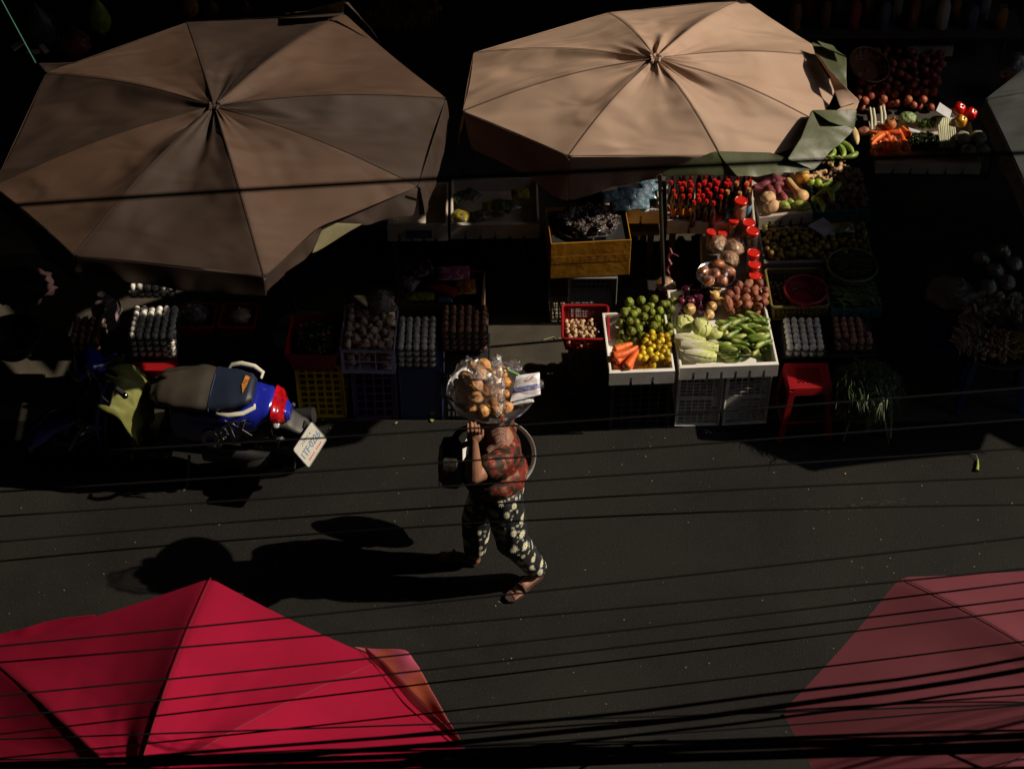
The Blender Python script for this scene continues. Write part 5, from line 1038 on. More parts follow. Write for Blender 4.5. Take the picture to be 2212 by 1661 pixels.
# far right: ice basket, oyster mushroom tray on a blue stool
ic = roundbasket('round basket covered with crumpled clear plastic at the right', 2053, 645, .50, .16, .10, mat('dull_brown_plastic', (.07, .05, .03), .5), name='round_basket')
o = bpy.data.objects.new('plastic_sheet', bagmesh('sheet', .15, film('grey_film', white=.45, gloss=.6, rough=.2), 6, .3, False, (1, 1, .28))); sc.collection.objects.link(o); o.location = G(2053, 634, .50); tag(o, 'crumpled clear plastic sheet over the round basket', 'plastic sheet')
a_, rz_, ww = top_frame(2005, 668, 2100, 668, .38); crate('crate', 'dark crate under the plastic covered round basket', a_, rz_, ww, .25, .38, NAVY, 4, 4)
BLU = plast('blue_stool_plastic', (.025, .05, .17), .4)
stool('plastic_stool', 'dark blue plastic stool carrying the tray of mushrooms at the right', [(2108, 720), (2215, 720), (2222, 772), (2104, 774)], .47, BLU, False)
sbowl('wide metal tray of mushrooms on the blue stool', 2160, 730, .50, .27, .03, mat('dull_steel', (.25, .25, .25), .4, metal=1), 'round_tray', cat='tray')
em = mat('pale_mushroom', (.42, .38, .31), .6, .2, 20, rand=.2)
ENO = bent(.12, .006, 6, lambda t: .8 if t < .9 else 1.4, em, 'enoki', .01, 8)
fill('enoki_mushroom', ENO, pxpoly([(2065, 755), (2110, 765), (2125, 690), (2075, 690)], .52), .50, .012, 110, lambda x, y: .60, 'thin pale enoki mushroom at the left of the round tray', 'mushroom', 'enoki mushrooms', rn, rot=lambda r: (r.uniform(-.3, .3), r.uniform(-.3, .3), .4+r.uniform(-.6, .6)))
OYS = icob(em, 'oyster', .028, .5, 2.2, (1.2, .9, .3), n=24)
fill('oyster_mushroom', OYS, pxpoly([(2085, 690), (2205, 700), (2195, 655), (2100, 655)], .52), .50, .024, 50, lambda x, y: .60, 'frilly grey oyster mushroom at the back of the round tray', 'mushroom', 'oyster mushrooms', rn)
fill('straw_mushroom', MUSH, pxpoly([(2115, 770), (2170, 785), (2175, 720), (2125, 715)], .52), .50, .017, 60, lambda x, y: .56, 'brown button mushroom in the middle of the round tray', 'mushroom', 'button mushrooms', rn, scale=.9)
YC = bent(.09, .006, 6, lambda t: 1-.5*t, mat('baby_corn', (.50, .30, .06), .5, .2, 20, rand=.15), 'baby_corn', .005, 8)
fill('baby_corn', YC, pxpoly([(2170, 775), (2215, 760), (2215, 720), (2180, 722)], .52), .50, .009, 70, lambda x, y: .56, 'yellow baby corn at the right of the round tray', 'baby corn', 'baby corn', rn, rot=lambda r: (r.uniform(-.2, .2), r.uniform(-.2, .2), r.uniform(.8, 2.2)))
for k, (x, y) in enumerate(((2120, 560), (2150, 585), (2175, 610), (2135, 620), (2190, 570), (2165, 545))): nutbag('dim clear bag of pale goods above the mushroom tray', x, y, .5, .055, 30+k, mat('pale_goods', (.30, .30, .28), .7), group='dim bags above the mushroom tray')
a_, rz_, ww = top_frame(2100, 640, 2230, 640, .42); crate('crate', 'dark crate under the dim bags at the right edge', a_, rz_, ww, .4, .42, BLK, 4, 4)
# ------------------------------------------------------------ top edge: shelves and hanging goods
def shelf(label, xl, xr, y, z, d=.35):
    a_, rz_, ww = top_frame(xl, y, xr, y, z); T = thing('shelf', label, 'shelf', (a_.x, a_.y, 0), rz_)
    MB().box((ww/2, d/2, z-.012), (ww, d, .022)).build('board', mat('dark_wood', (.05, .04, .03), .8), T, smooth=False)
    for x in (.03, ww-.03): MB().box((x, d-.03, (z-.024)/2), (.03, .03, z-.026)).build('leg', mat('dark_wood', (.05, .04, .03), .8), T, smooth=False)
    return a_, rz_, ww
a_, rz_, ww = shelf('dark shelf of jars and bottles above the onion heap', 1700, 2212, 78, .9)
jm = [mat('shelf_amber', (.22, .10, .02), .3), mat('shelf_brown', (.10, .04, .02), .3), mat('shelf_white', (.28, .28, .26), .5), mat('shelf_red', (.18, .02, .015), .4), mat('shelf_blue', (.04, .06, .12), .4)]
SJ = [MB().lathe([(.04, 0), (.045, .01), (.045, .15), (.03, .18), (.03, .2), (.001, .2)], 16).mesh('shelf_jar', m) for m in jm]
ordj = ['first', 'second', 'third', 'fourth', 'fifth', 'sixth', 'seventh', 'eighth', 'ninth', 'tenth', 'eleventh', 'twelfth', 'thirteenth', 'fourteenth', 'fifteenth']
for i in range(15):
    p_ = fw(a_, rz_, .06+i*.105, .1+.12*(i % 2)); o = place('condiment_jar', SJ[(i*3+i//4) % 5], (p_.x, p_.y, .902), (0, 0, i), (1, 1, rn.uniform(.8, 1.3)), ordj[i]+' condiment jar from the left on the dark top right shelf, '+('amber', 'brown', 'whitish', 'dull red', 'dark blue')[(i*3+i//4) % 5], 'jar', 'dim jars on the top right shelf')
T, a, rz, w_ = foam_box('foam_box', 'dim foam box below the shelf of condiment jars', 1960, 100, 2060, 100, .75, .08, .25, m=foam_warm); 
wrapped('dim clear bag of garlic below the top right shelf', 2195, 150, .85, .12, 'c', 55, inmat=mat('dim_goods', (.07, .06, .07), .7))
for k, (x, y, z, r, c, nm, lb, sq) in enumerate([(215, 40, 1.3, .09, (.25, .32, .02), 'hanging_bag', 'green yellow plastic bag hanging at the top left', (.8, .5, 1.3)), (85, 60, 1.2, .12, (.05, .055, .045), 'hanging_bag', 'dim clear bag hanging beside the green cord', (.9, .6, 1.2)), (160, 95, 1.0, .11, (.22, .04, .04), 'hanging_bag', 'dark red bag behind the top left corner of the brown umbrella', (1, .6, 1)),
    (410, 12, 1.3, .08, (.35, .13, .02), 'hanging_bag', 'orange brown bag at the top, above the brown umbrella', (.7, .5, 1.1)), (455, 22, 1.2, .07, (.11, .03, .012), 'hanging_bag', 'rust coloured bag at the top beside the orange brown one', (.8, .5, 1.1)), (530, 18, 1.2, .06, (.10, .012, .02), 'hanging_bag', 'crimson bag at the top in the deep shade', (.8, .5, .9)), (130, 85, 1.05, .025, (.2, .16, .13), 'light_bulb', 'small pale bulb hanging at the top left', (.7, .7, 1.3))]):
    o = bpy.data.objects.new(nm, bagmesh(nm, r, mat('hung_%d' % k, (*c, 1)[:3], .4, .4, 20), 60+k, .3, True, sq)); sc.collection.objects.link(o); o.location = G(x, y, z); tag(o, lb, 'bag' if 'bag' in nm else 'bulb')
nb = G(850, 18, .8); leafmass('dried_noodle_bundle', 'brown fibrous bundle in the shade at the top centre', nb, (.36, .22, .14), 2500, mat('dried_fibre', (.32, .19, .08), .8, .4, 20), 8, .05, True, droop=.6)
cd = MB(); cd.tube([G(-30, -60, 2.6)-G(77, 137, 2.3), V((0, 0, 0))], .0045, 6); o = cd.build('cord', mat('green_cord', (.025, .13, .085), .7)); o.location = G(77, 137, 2.3); tag(o, 'thin green cord tied to the back corner of the brown umbrella', 'cord')
for k, (x, y, s) in enumerate(((42, 96, .09), (72, 112, .07), (95, 106, .06))):
    o = MB().box((0, 0, 0), (s*1.3, s*.6, .01), (0, .3*k-.3, .6-k*.7)).build('paper_scrap', mat('beige_paper', (.5, .42, .33), .7), smooth=False); o.location = G(x, y, 1.1); tag(o, ('largest', 'middle', 'smallest')[k]+' of three pale paper scraps by the green cord', 'paper')
o = blk('beige tray sticking out at the left edge under the brown umbrella', 'tray', 'wooden_tray', -20, 540, 96, 537, .75, .05, .2, mat('beige_board', (.17, .14, .10), .8))
o = bpy.data.objects.new('cloth_heap', bagmesh('cloth_heap', .17, mat('dark_red_cloth', (.022, .003, .003), .8, .3, 8), 71, .5, False, (1.1, .8, .5))); sc.collection.objects.link(o); o.location = G(48, 618, .40); tag(o, 'dark red cloth heap in the deep shade at the left', 'cloth')
roundbasket('round brown basket with a red rim in the shade at the left edge', 25, 722, .4, .18, .14, mat('dim_brown_plastic', (.07, .035, .015), .6), name='round_basket', pierced=False)
# faded umbrella-shaped cloth lying in the dark at the right
# ------------------------------------------------------------ litter on the ground
lm = [mat('scrap_pale', (.42, .38, .28), .7), mat('scrap_yellow', (.4, .3, .04), .7), mat('scrap_green', (.12, .17, .03), .7)]
def scrap(label, px, py, s, m, nm='litter_scrap', cat='litter', seed=0):
    r_ = random.Random(seed); mb = MB(); vs = [V((math.cos(a)*s*r_.uniform(.5, 1.1), math.sin(a)*s*.6*r_.uniform(.5, 1.1), .004+r_.random()*s*.4)) for a in [k*.9 for k in range(7)]]
    mb.add(vs+[v+V((0, 0, .0015)) for v in vs], [tuple(range(6, -1, -1)), tuple(range(7, 14))]+[(i, (i+1) % 7, 7+(i+1) % 7, 7+i) for i in range(7)]); o = mb.build(nm, m, smooth=False); o.location = G(px, py, .002); o.rotation_euler = (0, 0, seed); return tag(o, label, cat)
scrap('crumpled pale tissue scrap on the road edge below the purple crate', 856, 915, .016, lm[0], seed=1); scrap('yellow leaf lying at the foot of the dark blue crate', 933, 909, .022, mat('yellow_leaf', (.36, .36, .04), .6), 'fallen_leaf', 'leaf', 2)
scrap('tiny yellow scrap right of the yellow crate', 698, 908, .010, lm[1], seed=3); scrap('small yellow scrap on the open road at the right', 1826, 1024, .008, mat('bright_yellow', (.6, .4, .02), .6), seed=4)
T = thing('scallion_end', 'fresh green scallion end lying on the road at the right', 'scallion', G(2112, 1005, .012), 1.3)
MB().tube([(-.045, 0, 0), (0, 0, 0), (.05, .004, 0)], [.012, .009, .005], 10).build('stem', mat('scallion_green', (.30, .40, .07), .5), T); MB().tube([(.05, .004, 0), (.08, .02, .01), (.09, .05, .0)], .0018, 5).build('leaf_tip', mat('straw', (.35, .33, .2), .7), T)
o = MB().tube([(-.05, -.01, 0), (.02, .02, 0), (.035, -.01, 0)], .003, 5).build('straw', mat('straw', (.35, .33, .2), .7)); o.location = G(1190, 732, .008); tag(o, 'bent dry straw on the sunlit patch of pavement', 'straw')
o = MB().tube([(-.02, 0, 0), (.03, .01, 0)], .0025, 5).build('straw', mat('straw', (.35, .33, .2), .7)); o.location = G(1212, 731, .008); tag(o, 'short straight straw right of the bent one', 'straw')
mb = MB(); r_ = random.Random(77)
for i in range(420):
    x = r_.uniform(-3.4, 3.4); y = r_.uniform(-3, -.3); s = r_.choice((.0012, .0018, .0025, .004)); mb.box((x, y, .003), (s*2, s*1.3, .003), (0, 0, r_.uniform(0, 3)))

sf_ = MB()
for i in range(70):
    t_ = r_.random(); p = G(1740+215*t_, 1103-22*t_+r_.gauss(0, 2.5), 0); sf_.box((p.x, p.y, .0025), (r_.uniform(.01, .05), r_.uniform(.002, .006), .001), (0, 0, .05+r_.uniform(-.2, .2)))
tag(sf_.build('chalky_scuff', mat('scuff_dust', (.035, .032, .026), .9, .4, 30), smooth=False), 'pale chalky scuff mark on the asphalt at the right', 'scuff', kind='stuff')
tag(mb.build('road_grit', mat('grit', (.22, .2, .16), .8, .5, 3), smooth=False), 'pale grit and specks scattered on the asphalt', 'grit', kind='stuff')
# ------------------------------------------------------------ the parked scooter
blue = mat('scooter_blue_paint', (.014, .022, .36), .22, .08, 3, spec=.6, coat=.5); bblack = mat('scooter_black_plastic', (.018, .018, .02), .45, .2, 8)
dgrey = mat('scooter_grey_plastic', (.040, .038, .034), .55, .2, 9); cream_p = mat('cream_rail_paint', (.72, .70, .58), .35)
Rr, Fr = V((-1.43, -.73, 0)), V((-2.72, -.585, 0)); mid = (Rr+Fr)/2; dd = Fr-Rr
SCO = thing('motor_scooter', 'blue motor scooter with navy and brown seat parked at the road edge', 'scooter', (mid.x, mid.y, .0)); SCO.rotation_euler = (math.radians(-7), 0, math.atan2(dd.y, dd.x))
WB = dd.length/2
def se(x, cz, hw, hh, n=28, e=2.6, cy=0, lean=0):
    out = []
    for k in range(n):
        a = 2*math.pi*k/n; c, s = math.cos(a), math.sin(a)
        out.append((x+lean*(abs(s)**(2/e)*math.copysign(1, s))*hh, cy+hw*abs(c)**(2/e)*math.copysign(1, c), cz+hh*abs(s)**(2/e)*math.copysign(1, s)))
    return out
def smooth_loft(mb, secs, steps=4, m=0, **kw):
    rings = []
    for i in range(len(secs)-1):
        for k in range(steps):
            t = k/steps; t2 = t*t*(3-2*t); a, b = secs[i], secs[i+1]
            v = [a[0]+(b[0]-a[0])*t]+[a[j]+(b[j]-a[j])*t2 for j in range(1, len(a))]; rings.append(se(v[0], v[1], v[2], v[3], e=v[4] if len(v) > 4 else 2.6, **kw))
    v = secs[-1]; rings.append(se(v[0], v[1], v[2], v[3], e=v[4] if len(v) > 4 else 2.6, **kw)); return mb.loft(rings, m)
def wheel(nm, loc, yaw=0):
    W = thing(nm, None, None, loc); W.parent = SCO; W.rotation_euler = (0, 0, yaw)
    mb = MB(); pts = [(.185*math.cos(k*math.pi/18), 0, .185*math.sin(k*math.pi/18)) for k in range(36)]; mb.tube(pts, .048, 12, closed=True); mb.build('tyre', mat('tyre_rubber', (.018, .018, .018), .85, .2, 20, .3, 60), W)
    mb = MB(); mb.tube([(.14*math.cos(k*math.pi/14), 0, .14*math.sin(k*math.pi/14)) for k in range(28)], .022, 8, closed=True)
    for k in range(5): a = k*1.2566; mb.tube([(0, 0, 0), (.13*math.cos(a), 0, .13*math.sin(a))], .016, 6)
    mb.tube([(0, -.05, 0), (0, .05, 0)], .035, 12); mb.build('rim', mat('wheel_rim', (.12, .12, .13), .35, metal=.7), W)
wheel('rear_wheel', (-WB, 0, .233)); wheel('front_wheel', (WB, 0, .233), .42)
b = MB(); smooth_loft(b, [(-.80, .70, .05, .03, 2), (-.74, .68, .115, .075, 2.6), (-.62, .64, .150, .115, 2.8), (-.42, .60, .165, .155, 3), (-.2, .55, .160, .20, 3), (-.04, .50, .135, .20, 3), (.03, .46, .10, .15, 2.6)]); b.build('body_shell', blue, SCO)
b = MB(); smooth_loft(b, [(-.66, .50, .10, .10, 2.2), (-.48, .47, .135, .12, 2.4), (-.1, .38, .135, .13, 3), (.05, .33, .15, .07, 3)]); b.build('lower_panel', bblack, SCO)
b = MB(); smooth_loft(b, [(-.345, .775, .160, .050, 2.6), (-.25, .785, .168, .050, 2.5), (-.1, .775, .160, .050, 2.3), (.02, .765, .135, .048, 2.2), (.10, .745, .085, .036, 2)]); b.build('seat_front', mat('brown_seat_vinyl', (.042, .033, .023), .6, .25, 6, .15, 160), SCO)
b = MB(); smooth_loft(b, [(-.64, .80, .085, .030, 3), (-.60, .80, .115, .042, 3), (-.48, .79, .145, .048, 3), (-.34, .778, .162, .050, 2.7)]); b.build('seat_rear', mat('navy_seat_vinyl', (.011, .018, .040), .5, .2, 8, .12, 200), SCO)
MB().tube([(-.345, .166*math.cos(a), .778+.052*math.sin(a)) for a in [k*math.pi/16 for k in range(17)]], .003, 5).build('seat_piping', mat('blue_piping', (.05, .08, .17), .5), SCO)
MB().add([(-.575, .065, .846), (-.555, .0, .8475), (-.565, -.075, .845), (-.60, -.065, .840), (-.59, 0, .843)], [(0, 1, 2, 3, 4)]).build('orange_reflector', mat('orange_sticker', (.45, .17, .03), .4, .5, 40), SCO, smooth=False)
for s in (1, -1):
    MB().tube([(-.40, s*.165, .76), (-.43, s*.19, .785), (-.50, s*.195, .795), (-.60, s*.175, .80), (-.67, s*.13, .805), (-.66, s*.10, .79)], [.010, .014, .017, .017, .015, .010], 12, flat=.75).build('grab_rail', cream_p, SCO)
# tail light: a red bar with lens ends and a blue middle
b = MB(); smooth_loft(b, [(-.845, .635, .075, .045, 3), (-.81, .665, .118, .062, 3), (-.765, .675, .128, .070, 3)]); b.build('tail_light', mat('red_lens', (.42, .006, .012), .08, .5, 30, spec=.9, coat=.6), SCO)
b = MB(); smooth_loft(b, [(-.875, .615, .045, .035, 4), (-.85, .625, .060, .05, 4), (-.80, .635, .062, .05, 4)]); b.build('tail_centre', blue, SCO)
for s in (1, -1): MB().ball((-.79, s*.105, .625), (.032, .032, .03), 16, 12).build('turn_signal', mat('clear_lens', (.75, .76, .74), .06, .6, 60, 1.0, 120, spec=.9, col2=(.2, .2, .2)), SCO)
b = MB(); smooth_loft(b, [(-1.02, .40, .05, .012, 3), (-.95, .48, .065, .02, 3), (-.85, .53, .075, .04, 3), (-.72, .55, .08, .05, 3)]); b.build('rear_fender', dgrey, SCO)
MB().box((-.86, 0, .40), (.04, .05, .16), (0, .5, 0)).build('plate_bracket', bblack, SCO, smooth=False)
# floor, inner legshield, front
b = MB(); smooth_loft(b, [(-.02, .27, .16, .035, 5), (.2, .25, .175, .035, 5), (.36, .26, .17, .04, 5), (.44, .33, .15, .06, 4)]); b.build('floorboard', dgrey, SCO)
b = MB(); smooth_loft(b, [(.02, .22, .15, .03, 4), (.38, .22, .17, .035, 4)]); b.build('floor_skirt', blue, SCO)
def shieldmesh(off, m, nm):
    vs = []; N = 18; Mm = 14
    for j in range(Mm+1):
        t = j/Mm; z = .26+.62*t; hw = .17+.03*math.sin(math.pi*t)-.055*t*t
        for i in range(N+1): u = i/N*2-1; x = .47-.14*t+off-.11*u*u+(.03*math.sin(3*t)); vs.append((x, hw*u, z))
    q = MB().add(vs, [(j*(N+1)+i, j*(N+1)+i+1, (j+1)*(N+1)+i+1, (j+1)*(N+1)+i) for j in range(Mm) for i in range(N)]).build(nm, m, SCO, ang=180); q.modifiers.new('t', 'SOLIDIFY').thickness = .012; return q
shieldmesh(.05, blue, 'front_apron'); shieldmesh(-.0, bblack, 'leg_shield')
FR_ = thing('steering_head', None, None, (.40, 0, 0)); FR_.parent = SCO; FR_.rotation_euler = (0, 0, .42); del_ = [k for k in ('label',) if k in FR_]
b = MB(); smooth_loft(b, [(-.08, .90, .07, .04, 2.4), (0, .92, .10, .06, 2.4), (.07, .90, .09, .05, 2.2), (.11, .86, .05, .03, 2)]); b.build('handlebar_cowl', blue, FR_)
MB().ball((.085, 0, .86), (.05, .07, .045), 18, 12).build('headlight', mat('lamp_lens', (.3, .3, .3), .08), FR_)
for s in (1, -1):
    MB().tube([(-.02, s*.08, .93), (-.05, s*.18, .945), (-.10, s*.24, .95)], .012, 8).build('handlebar', bblack, FR_)
    MB().tube([(-.09, s*.235, .95), (-.15, s*.34, .955)], .0175, 14).build('grip', mat('grip_rubber', (.03, .03, .035), .5, spec=.8), FR_)
    MB().ball((-.152, s*.345, .955), .02, 12, 8).build('bar_end', mat('bar_end_chrome', (.3, .3, .32), .2, metal=1), FR_)
    MB().tube([(-.03, s*.2, .945), (-.02, s*.29, .94), (-.05, s*.34, .93)], .006, 6).build('brake_lever', mat('lever_metal', (.12, .12, .12), .4, metal=.8), FR_)
    MB().tube([(-.02, s*.16, .94), (.02, s*.2, 1.08)], .005, 6).build('mirror_stalk', bblack, FR_)
    MB().ball((.02, s*.215, 1.11), (.015, .055, .035), 16, 10).build('mirror', bblack, FR_)
b = MB(); smooth_loft(b, [(-.04, .48, .045, .02, 2), (.12, .50, .07, .045, 2.2), (.30, .455, .075, .06, 2.2), (.44, .36, .06, .07, 2), (.50, .27, .03, .05, 2)]); b.build('front_fender', blue, FR_)
for s in (1, -1): MB().tube([(.03, s*.06, .62), (.27, s*.07, .24)], .018, 10).build('fork_leg', mat('fork_metal', (.15, .15, .16), .35, metal=.8), FR_)
MB().tube([(.46, .10, .50), (.50, .12, .50)], [.05, .055], 20).build('side_lamp_ring', dgrey, SCO)
MB().ball((.40, .17, .52), (.05, .025, .04), 16, 10).build('front_turn_signal', blue, SCO)
# engine side, muffler, stand, hub parts
b = MB(); smooth_loft(b, [(-.78, .25, .03, .05, 2), (-.66, .24, .045, .075, 2.4), (-.4, .26, .05, .09, 2.6), (-.22, .29, .04, .07, 2.4)], cy=.13); b.build('belt_cover', bblack, SCO)
MB().tube([(-.62, .175, .30), (-.53, .185, .27), (-.46, .18, .21)], [.028, .04, .03], 8, flat=.6).build('cover_plate', dgrey, SCO)
MB().tube([(-.72, .19, .24), (-.64, .20, .235), (-.58, .195, .20)], [.02, .045, .03], 10, flat=.5).build('axle_cover', mat('worn_alloy', (.3, .29, .27), .4, .3, 20, metal=.6), SCO)
MB().tube([(-.2, -.15, .22), (-.45, -.17, .24), (-.85, -.18, .33)], [.03, .05, .05], 12).build('muffler', mat('muffler_steel', (.10, .10, .10), .35, metal=.7), SCO)
MB().tube([(-.12, .12, .22), (-.10, .22, .03), (-.08, .26, .028)], .010, 8).build('side_stand', mat('fork_metal', (.15, .15, .16), .35, metal=.8), SCO)
MB().tube([(-.88, -.07, .60), (-.80, -.05, .5), (-.76, -.06, .3)], .014, 8).build('shock_absorber', dgrey, SCO)
# decals
wd = mat('white_decal', (.60, .60, .57), .4); gd = mat('grey_decal', (.26, .27, .30), .4)
text('QBIX', .145, wd, SCO, frame((-.42, .190, .575), (-.86, 0, .50), (0, 1, .28)), 'side_lettering', ext=.0008, font_shear=.25, off=.008)
for k in range(4): MB().box((-.455-.014*k, .178, .695-.004*k), (.006, .003, .05), (0, .35, 0)).build('decal_stripe', wd, SCO, smooth=False)
text('QBIX', .085, gd, SCO, frame((.51, .120, .56), (-.12, -.25, .94), (.85, .50, .15)), 'front_lettering', ext=.003)
# number plate, standing free behind the rear wheel on its bracket
pcn = G(669, 960.5, .42); px_, pu_ = V((.092, .235, .0)), V((-.095, .0, .115))
PL = thing('plate_holder', None, None); PL.parent = SCO
inv = (Matrix.Translation(SCO.location) @ SCO.rotation_euler.to_matrix().to_4x4()).inverted()
Mw = frame(pcn, px_, px_.cross(pu_)); PL.matrix_local = inv @ Mw
pm = mat('plate_white', (.42, .41, .36), .45, .08, 20)
cr_ = lambda w_, h, r: [(x*w_/2+dx, y*h/2+dy) for x, y, seq in ((1, 1, 0), (-1, 1, 1), (-1, -1, 2), (1, -1, 3)) for dx, dy in [(-x*r+x*r*math.cos(a), -y*r+y*r*math.sin(a)) for a in ((0, .5, 1.05, 1.57) if x*y > 0 else (1.57, 1.05, .5, 0))]]
p2 = cr_(.25, .15, .014); n_ = len(p2); MB().add([(x, y, 0) for x, y in p2]+[(x, y, .003) for x, y in p2], [tuple(range(n_-1, -1, -1)), tuple(range(n_, 2*n_))]+[(i, (i+1) % n_, n_+(i+1) % n_, n_+i) for i in range(n_)]).build('number_plate', pm, PL, smooth=False)
MB().tube([(x*1.0, y*1.0, .003) for x, y in p2], .0035, 6, closed=True).build('plate_rim', mat('plate_alloy', (.6, .6, .58), .3, metal=.8), PL)
pb = mat('plate_blue', (.10, .16, .26), .5); pr_ = mat('plate_red', (.50, .08, .07), .5)
text('1TF·0226', .060, pb, PL, Matrix.Translation((0, -.006, .0035)), 'plate_number', off=.001); text('ZTB 717', .024, pb, PL, Matrix.Translation((-.01, .044, .0035)), 'plate_heading')
for k in range(9):
    if k != 4: MB().box((-.075+.0185*k, -.052, .0040), (.013, .010, .001)).build('red_mark', pr_, PL, smooth=False)
for x in (-.055, .055): MB().ball((x, .044, .004), (.006, .006, .004), 10, 6).build('screw', steel, PL)
bpy.context.view_layer.update()
for c_ in list(SCO.children):
    if c_.type == 'MESH' and c_.name.split('.')[0] in ('body_shell', 'seat_front', 'seat_rear', 'seat_piping', 'orange_reflector', 'grab_rail', 'tail_light', 'tail_centre', 'turn_signal', 'rear_fender', 'shock_absorber'):
        for v in c_.data.vertices:
            if v.co.x < .12: v.co.x = -.20+(v.co.x+.20)*.84
            v.co.z -= .028
    elif c_.name.split('.')[0] in ('decal_stripe',):
        for v in c_.data.vertices: v.co.x += .03; v.co.z -= .028
    elif c_.name.startswith('side_lettering'): c_.matrix_local = Matrix.Translation((.03, 0, -.028)) @ c_.matrix_local
# olive raincoat in the leg space, over the front of the seat
oc = mat('olive_raincoat', (.24, .25, .065), .55, .15, 6, .3, 30, tl=.1)
N = 46; vs = []
path = [(.34, .80), (.26, .79), (.16, .72), (.12, .60), (.14, .48), (.18, .38), (.22, .32), (.30, .31)]
for j in range(N+1):
    t = j/N*(len(path)-1); a = int(min(t, len(path)-2)); f_ = t-a; x0 = path[a][0]*(1-f_)+path[a+1][0]*f_; z0 = path[a][1]*(1-f_)+path[a+1][1]*f_
    hw = .13+.10*math.sin(math.pi*j/N)**.7-.02*j/N
    for i in range(N+1):
        u = i/N*2-1; q = V((u*2.3, j/N*3.2, 0)); k = noise.noise(q*1.2)*.045+noise.noise(q*3)*.018+.012*math.sin(u*14+j*.12)
        vs.append((x0-.06*(1-abs(u))+k*.9+.04*abs(u), hw*u+.01*math.sin(j*.4), z0+k-.11*abs(u)**2.2))
RC = MB().add(vs, [(j*(N+1)+i, j*(N+1)+i+1, (j+1)*(N+1)+i+1, (j+1)*(N+1)+i) for j in range(N) for i in range(N)]).build('raincoat', oc, ang=180); RC.modifiers.new('t', 'SOLIDIFY').thickness = .004
RC.location = SCO.location; RC.rotation_euler = SCO.rotation_euler; tag(RC, 'olive green raincoat bundled in the leg space of the blue scooter', 'raincoat')

# ------------------------------------------------------------ the woman with the tray
X0, Y0 = -.10, -1.58
skin = mat('skin', (.31, .15, .092), .5, .12, 9, .08, 120)
PER = thing('person', 'woman in floral blouse and daisy trousers walking left with a tray on her head', 'person', (X0, Y0, 0))
L_ = lambda *p: V((p[0]-X0, p[1]-Y0, p[2]))
mb = MB()
# torso, neck, head with face towards -x
limb(mb, [L_(-.07, -1.58, .82), L_(-.09, -1.58, 1.0), L_(-.09, -1.58, 1.14)], [.12, .12, .105]); mb.ball(L_(-.09, -1.58, 1.12), (.10, .16, .09))
limb(mb, [L_(-.09, -1.58, 1.15), L_(-.12, -1.58, 1.27)], [.058, .05])
HC = L_(-.135, -1.58, 1.345); mb.ball(HC, (.092, .074, .098), 24, 18); mb.ball(HC+V((-.03, 0, -.04)), (.062, .056, .062), 20, 14); mb.ball(HC+V((-.07, 0, -.085)), (.022, .026, .018))
limb(mb, [HC+V((-.085, 0, .012)), HC+V((-.108, 0, -.022))], [.008, .013], 10); mb.ball(HC+V((-.088, 0, -.052)), (.011, .023, .008)); mb.ball(HC+V((-.088, 0, -.063)), (.010, .020, .007))
for s in (1, -1): mb.ball(HC+V((-.083, s*.03, .012)), (.008, .014, .007)); mb.ball(HC+V((.005, s*.076, -.01)), (.018, .009, .028))
# left arm (camera side) raised to the tray rim
shL, elL, wrL = L_(-.045, -1.745, 1.165), L_(-.205, -1.865, 1.175), L_(-.203, -1.835, 1.385)
limb(mb, [L_(-.06, -1.68, 1.16), shL, elL], [.062, .058, .048]); limb(mb, [elL, elL.lerp(wrL, .35), wrL], [.047, .043, .026])
# right arm round the basin
shR, elR, wrR = L_(-.06, -1.42, 1.15), L_(-.03, -1.35, .93), L_(.0, -1.36, .77)
limb(mb, [L_(-.06, -1.48, 1.15), shR, elR], [.06, .056, .044]); limb(mb, [elR, wrR], [.042, .026])
# left hand: palm, four unequal fingers over the rim, thumb from the side
pc_ = wrL+V((0, .008, .045)); mb.ball(pc_, (.038, .017, .046), 18, 14); limb(mb, [wrL, pc_], [.025, .022])
for k, (dx, ln, rr) in enumerate(((-.030, .86, .0083), (-.010, 1.0, .0090), (.011, .96, .0090), (.031, .74, .0080))):
    a_ = pc_+V((dx*.85, 0, .030)); b_ = a_+V((dx*.12, -.008, .032*ln)); c_ = b_+V((0, .014, .020*ln)); e_ = c_+V((-.001*k, .024*ln, .002)); limb(mb, [a_, b_, c_, e_], [rr*1.08, rr, rr*.95, rr*.8], 10)
limb(mb, [pc_+V((.026, .004, -.02)), pc_+V((.046, .012, .006)), pc_+V((.048, .026, .028))], [.012, .010, .008], 10)
# right hand closed on the basin rim
ph = wrR+V((.012, .02, -.03)); mb.ball(ph, (.022, .030, .040), 16, 12)
for k in range(4): a_ = ph+V((.006, -.022+.015*k, -.025)); limb(mb, [a_, a_+V((.02, 0, -.022)), a_+V((.038, 0, -.008)), a_+V((.036, 0, .012))], [.009, .0085, .008, .007], 9)
limb(mb, [ph+V((0, -.02, .015)), ph+V((.02, -.032, .005)), ph+V((.036, -.03, -.004))], [.011, .009, .008], 9)
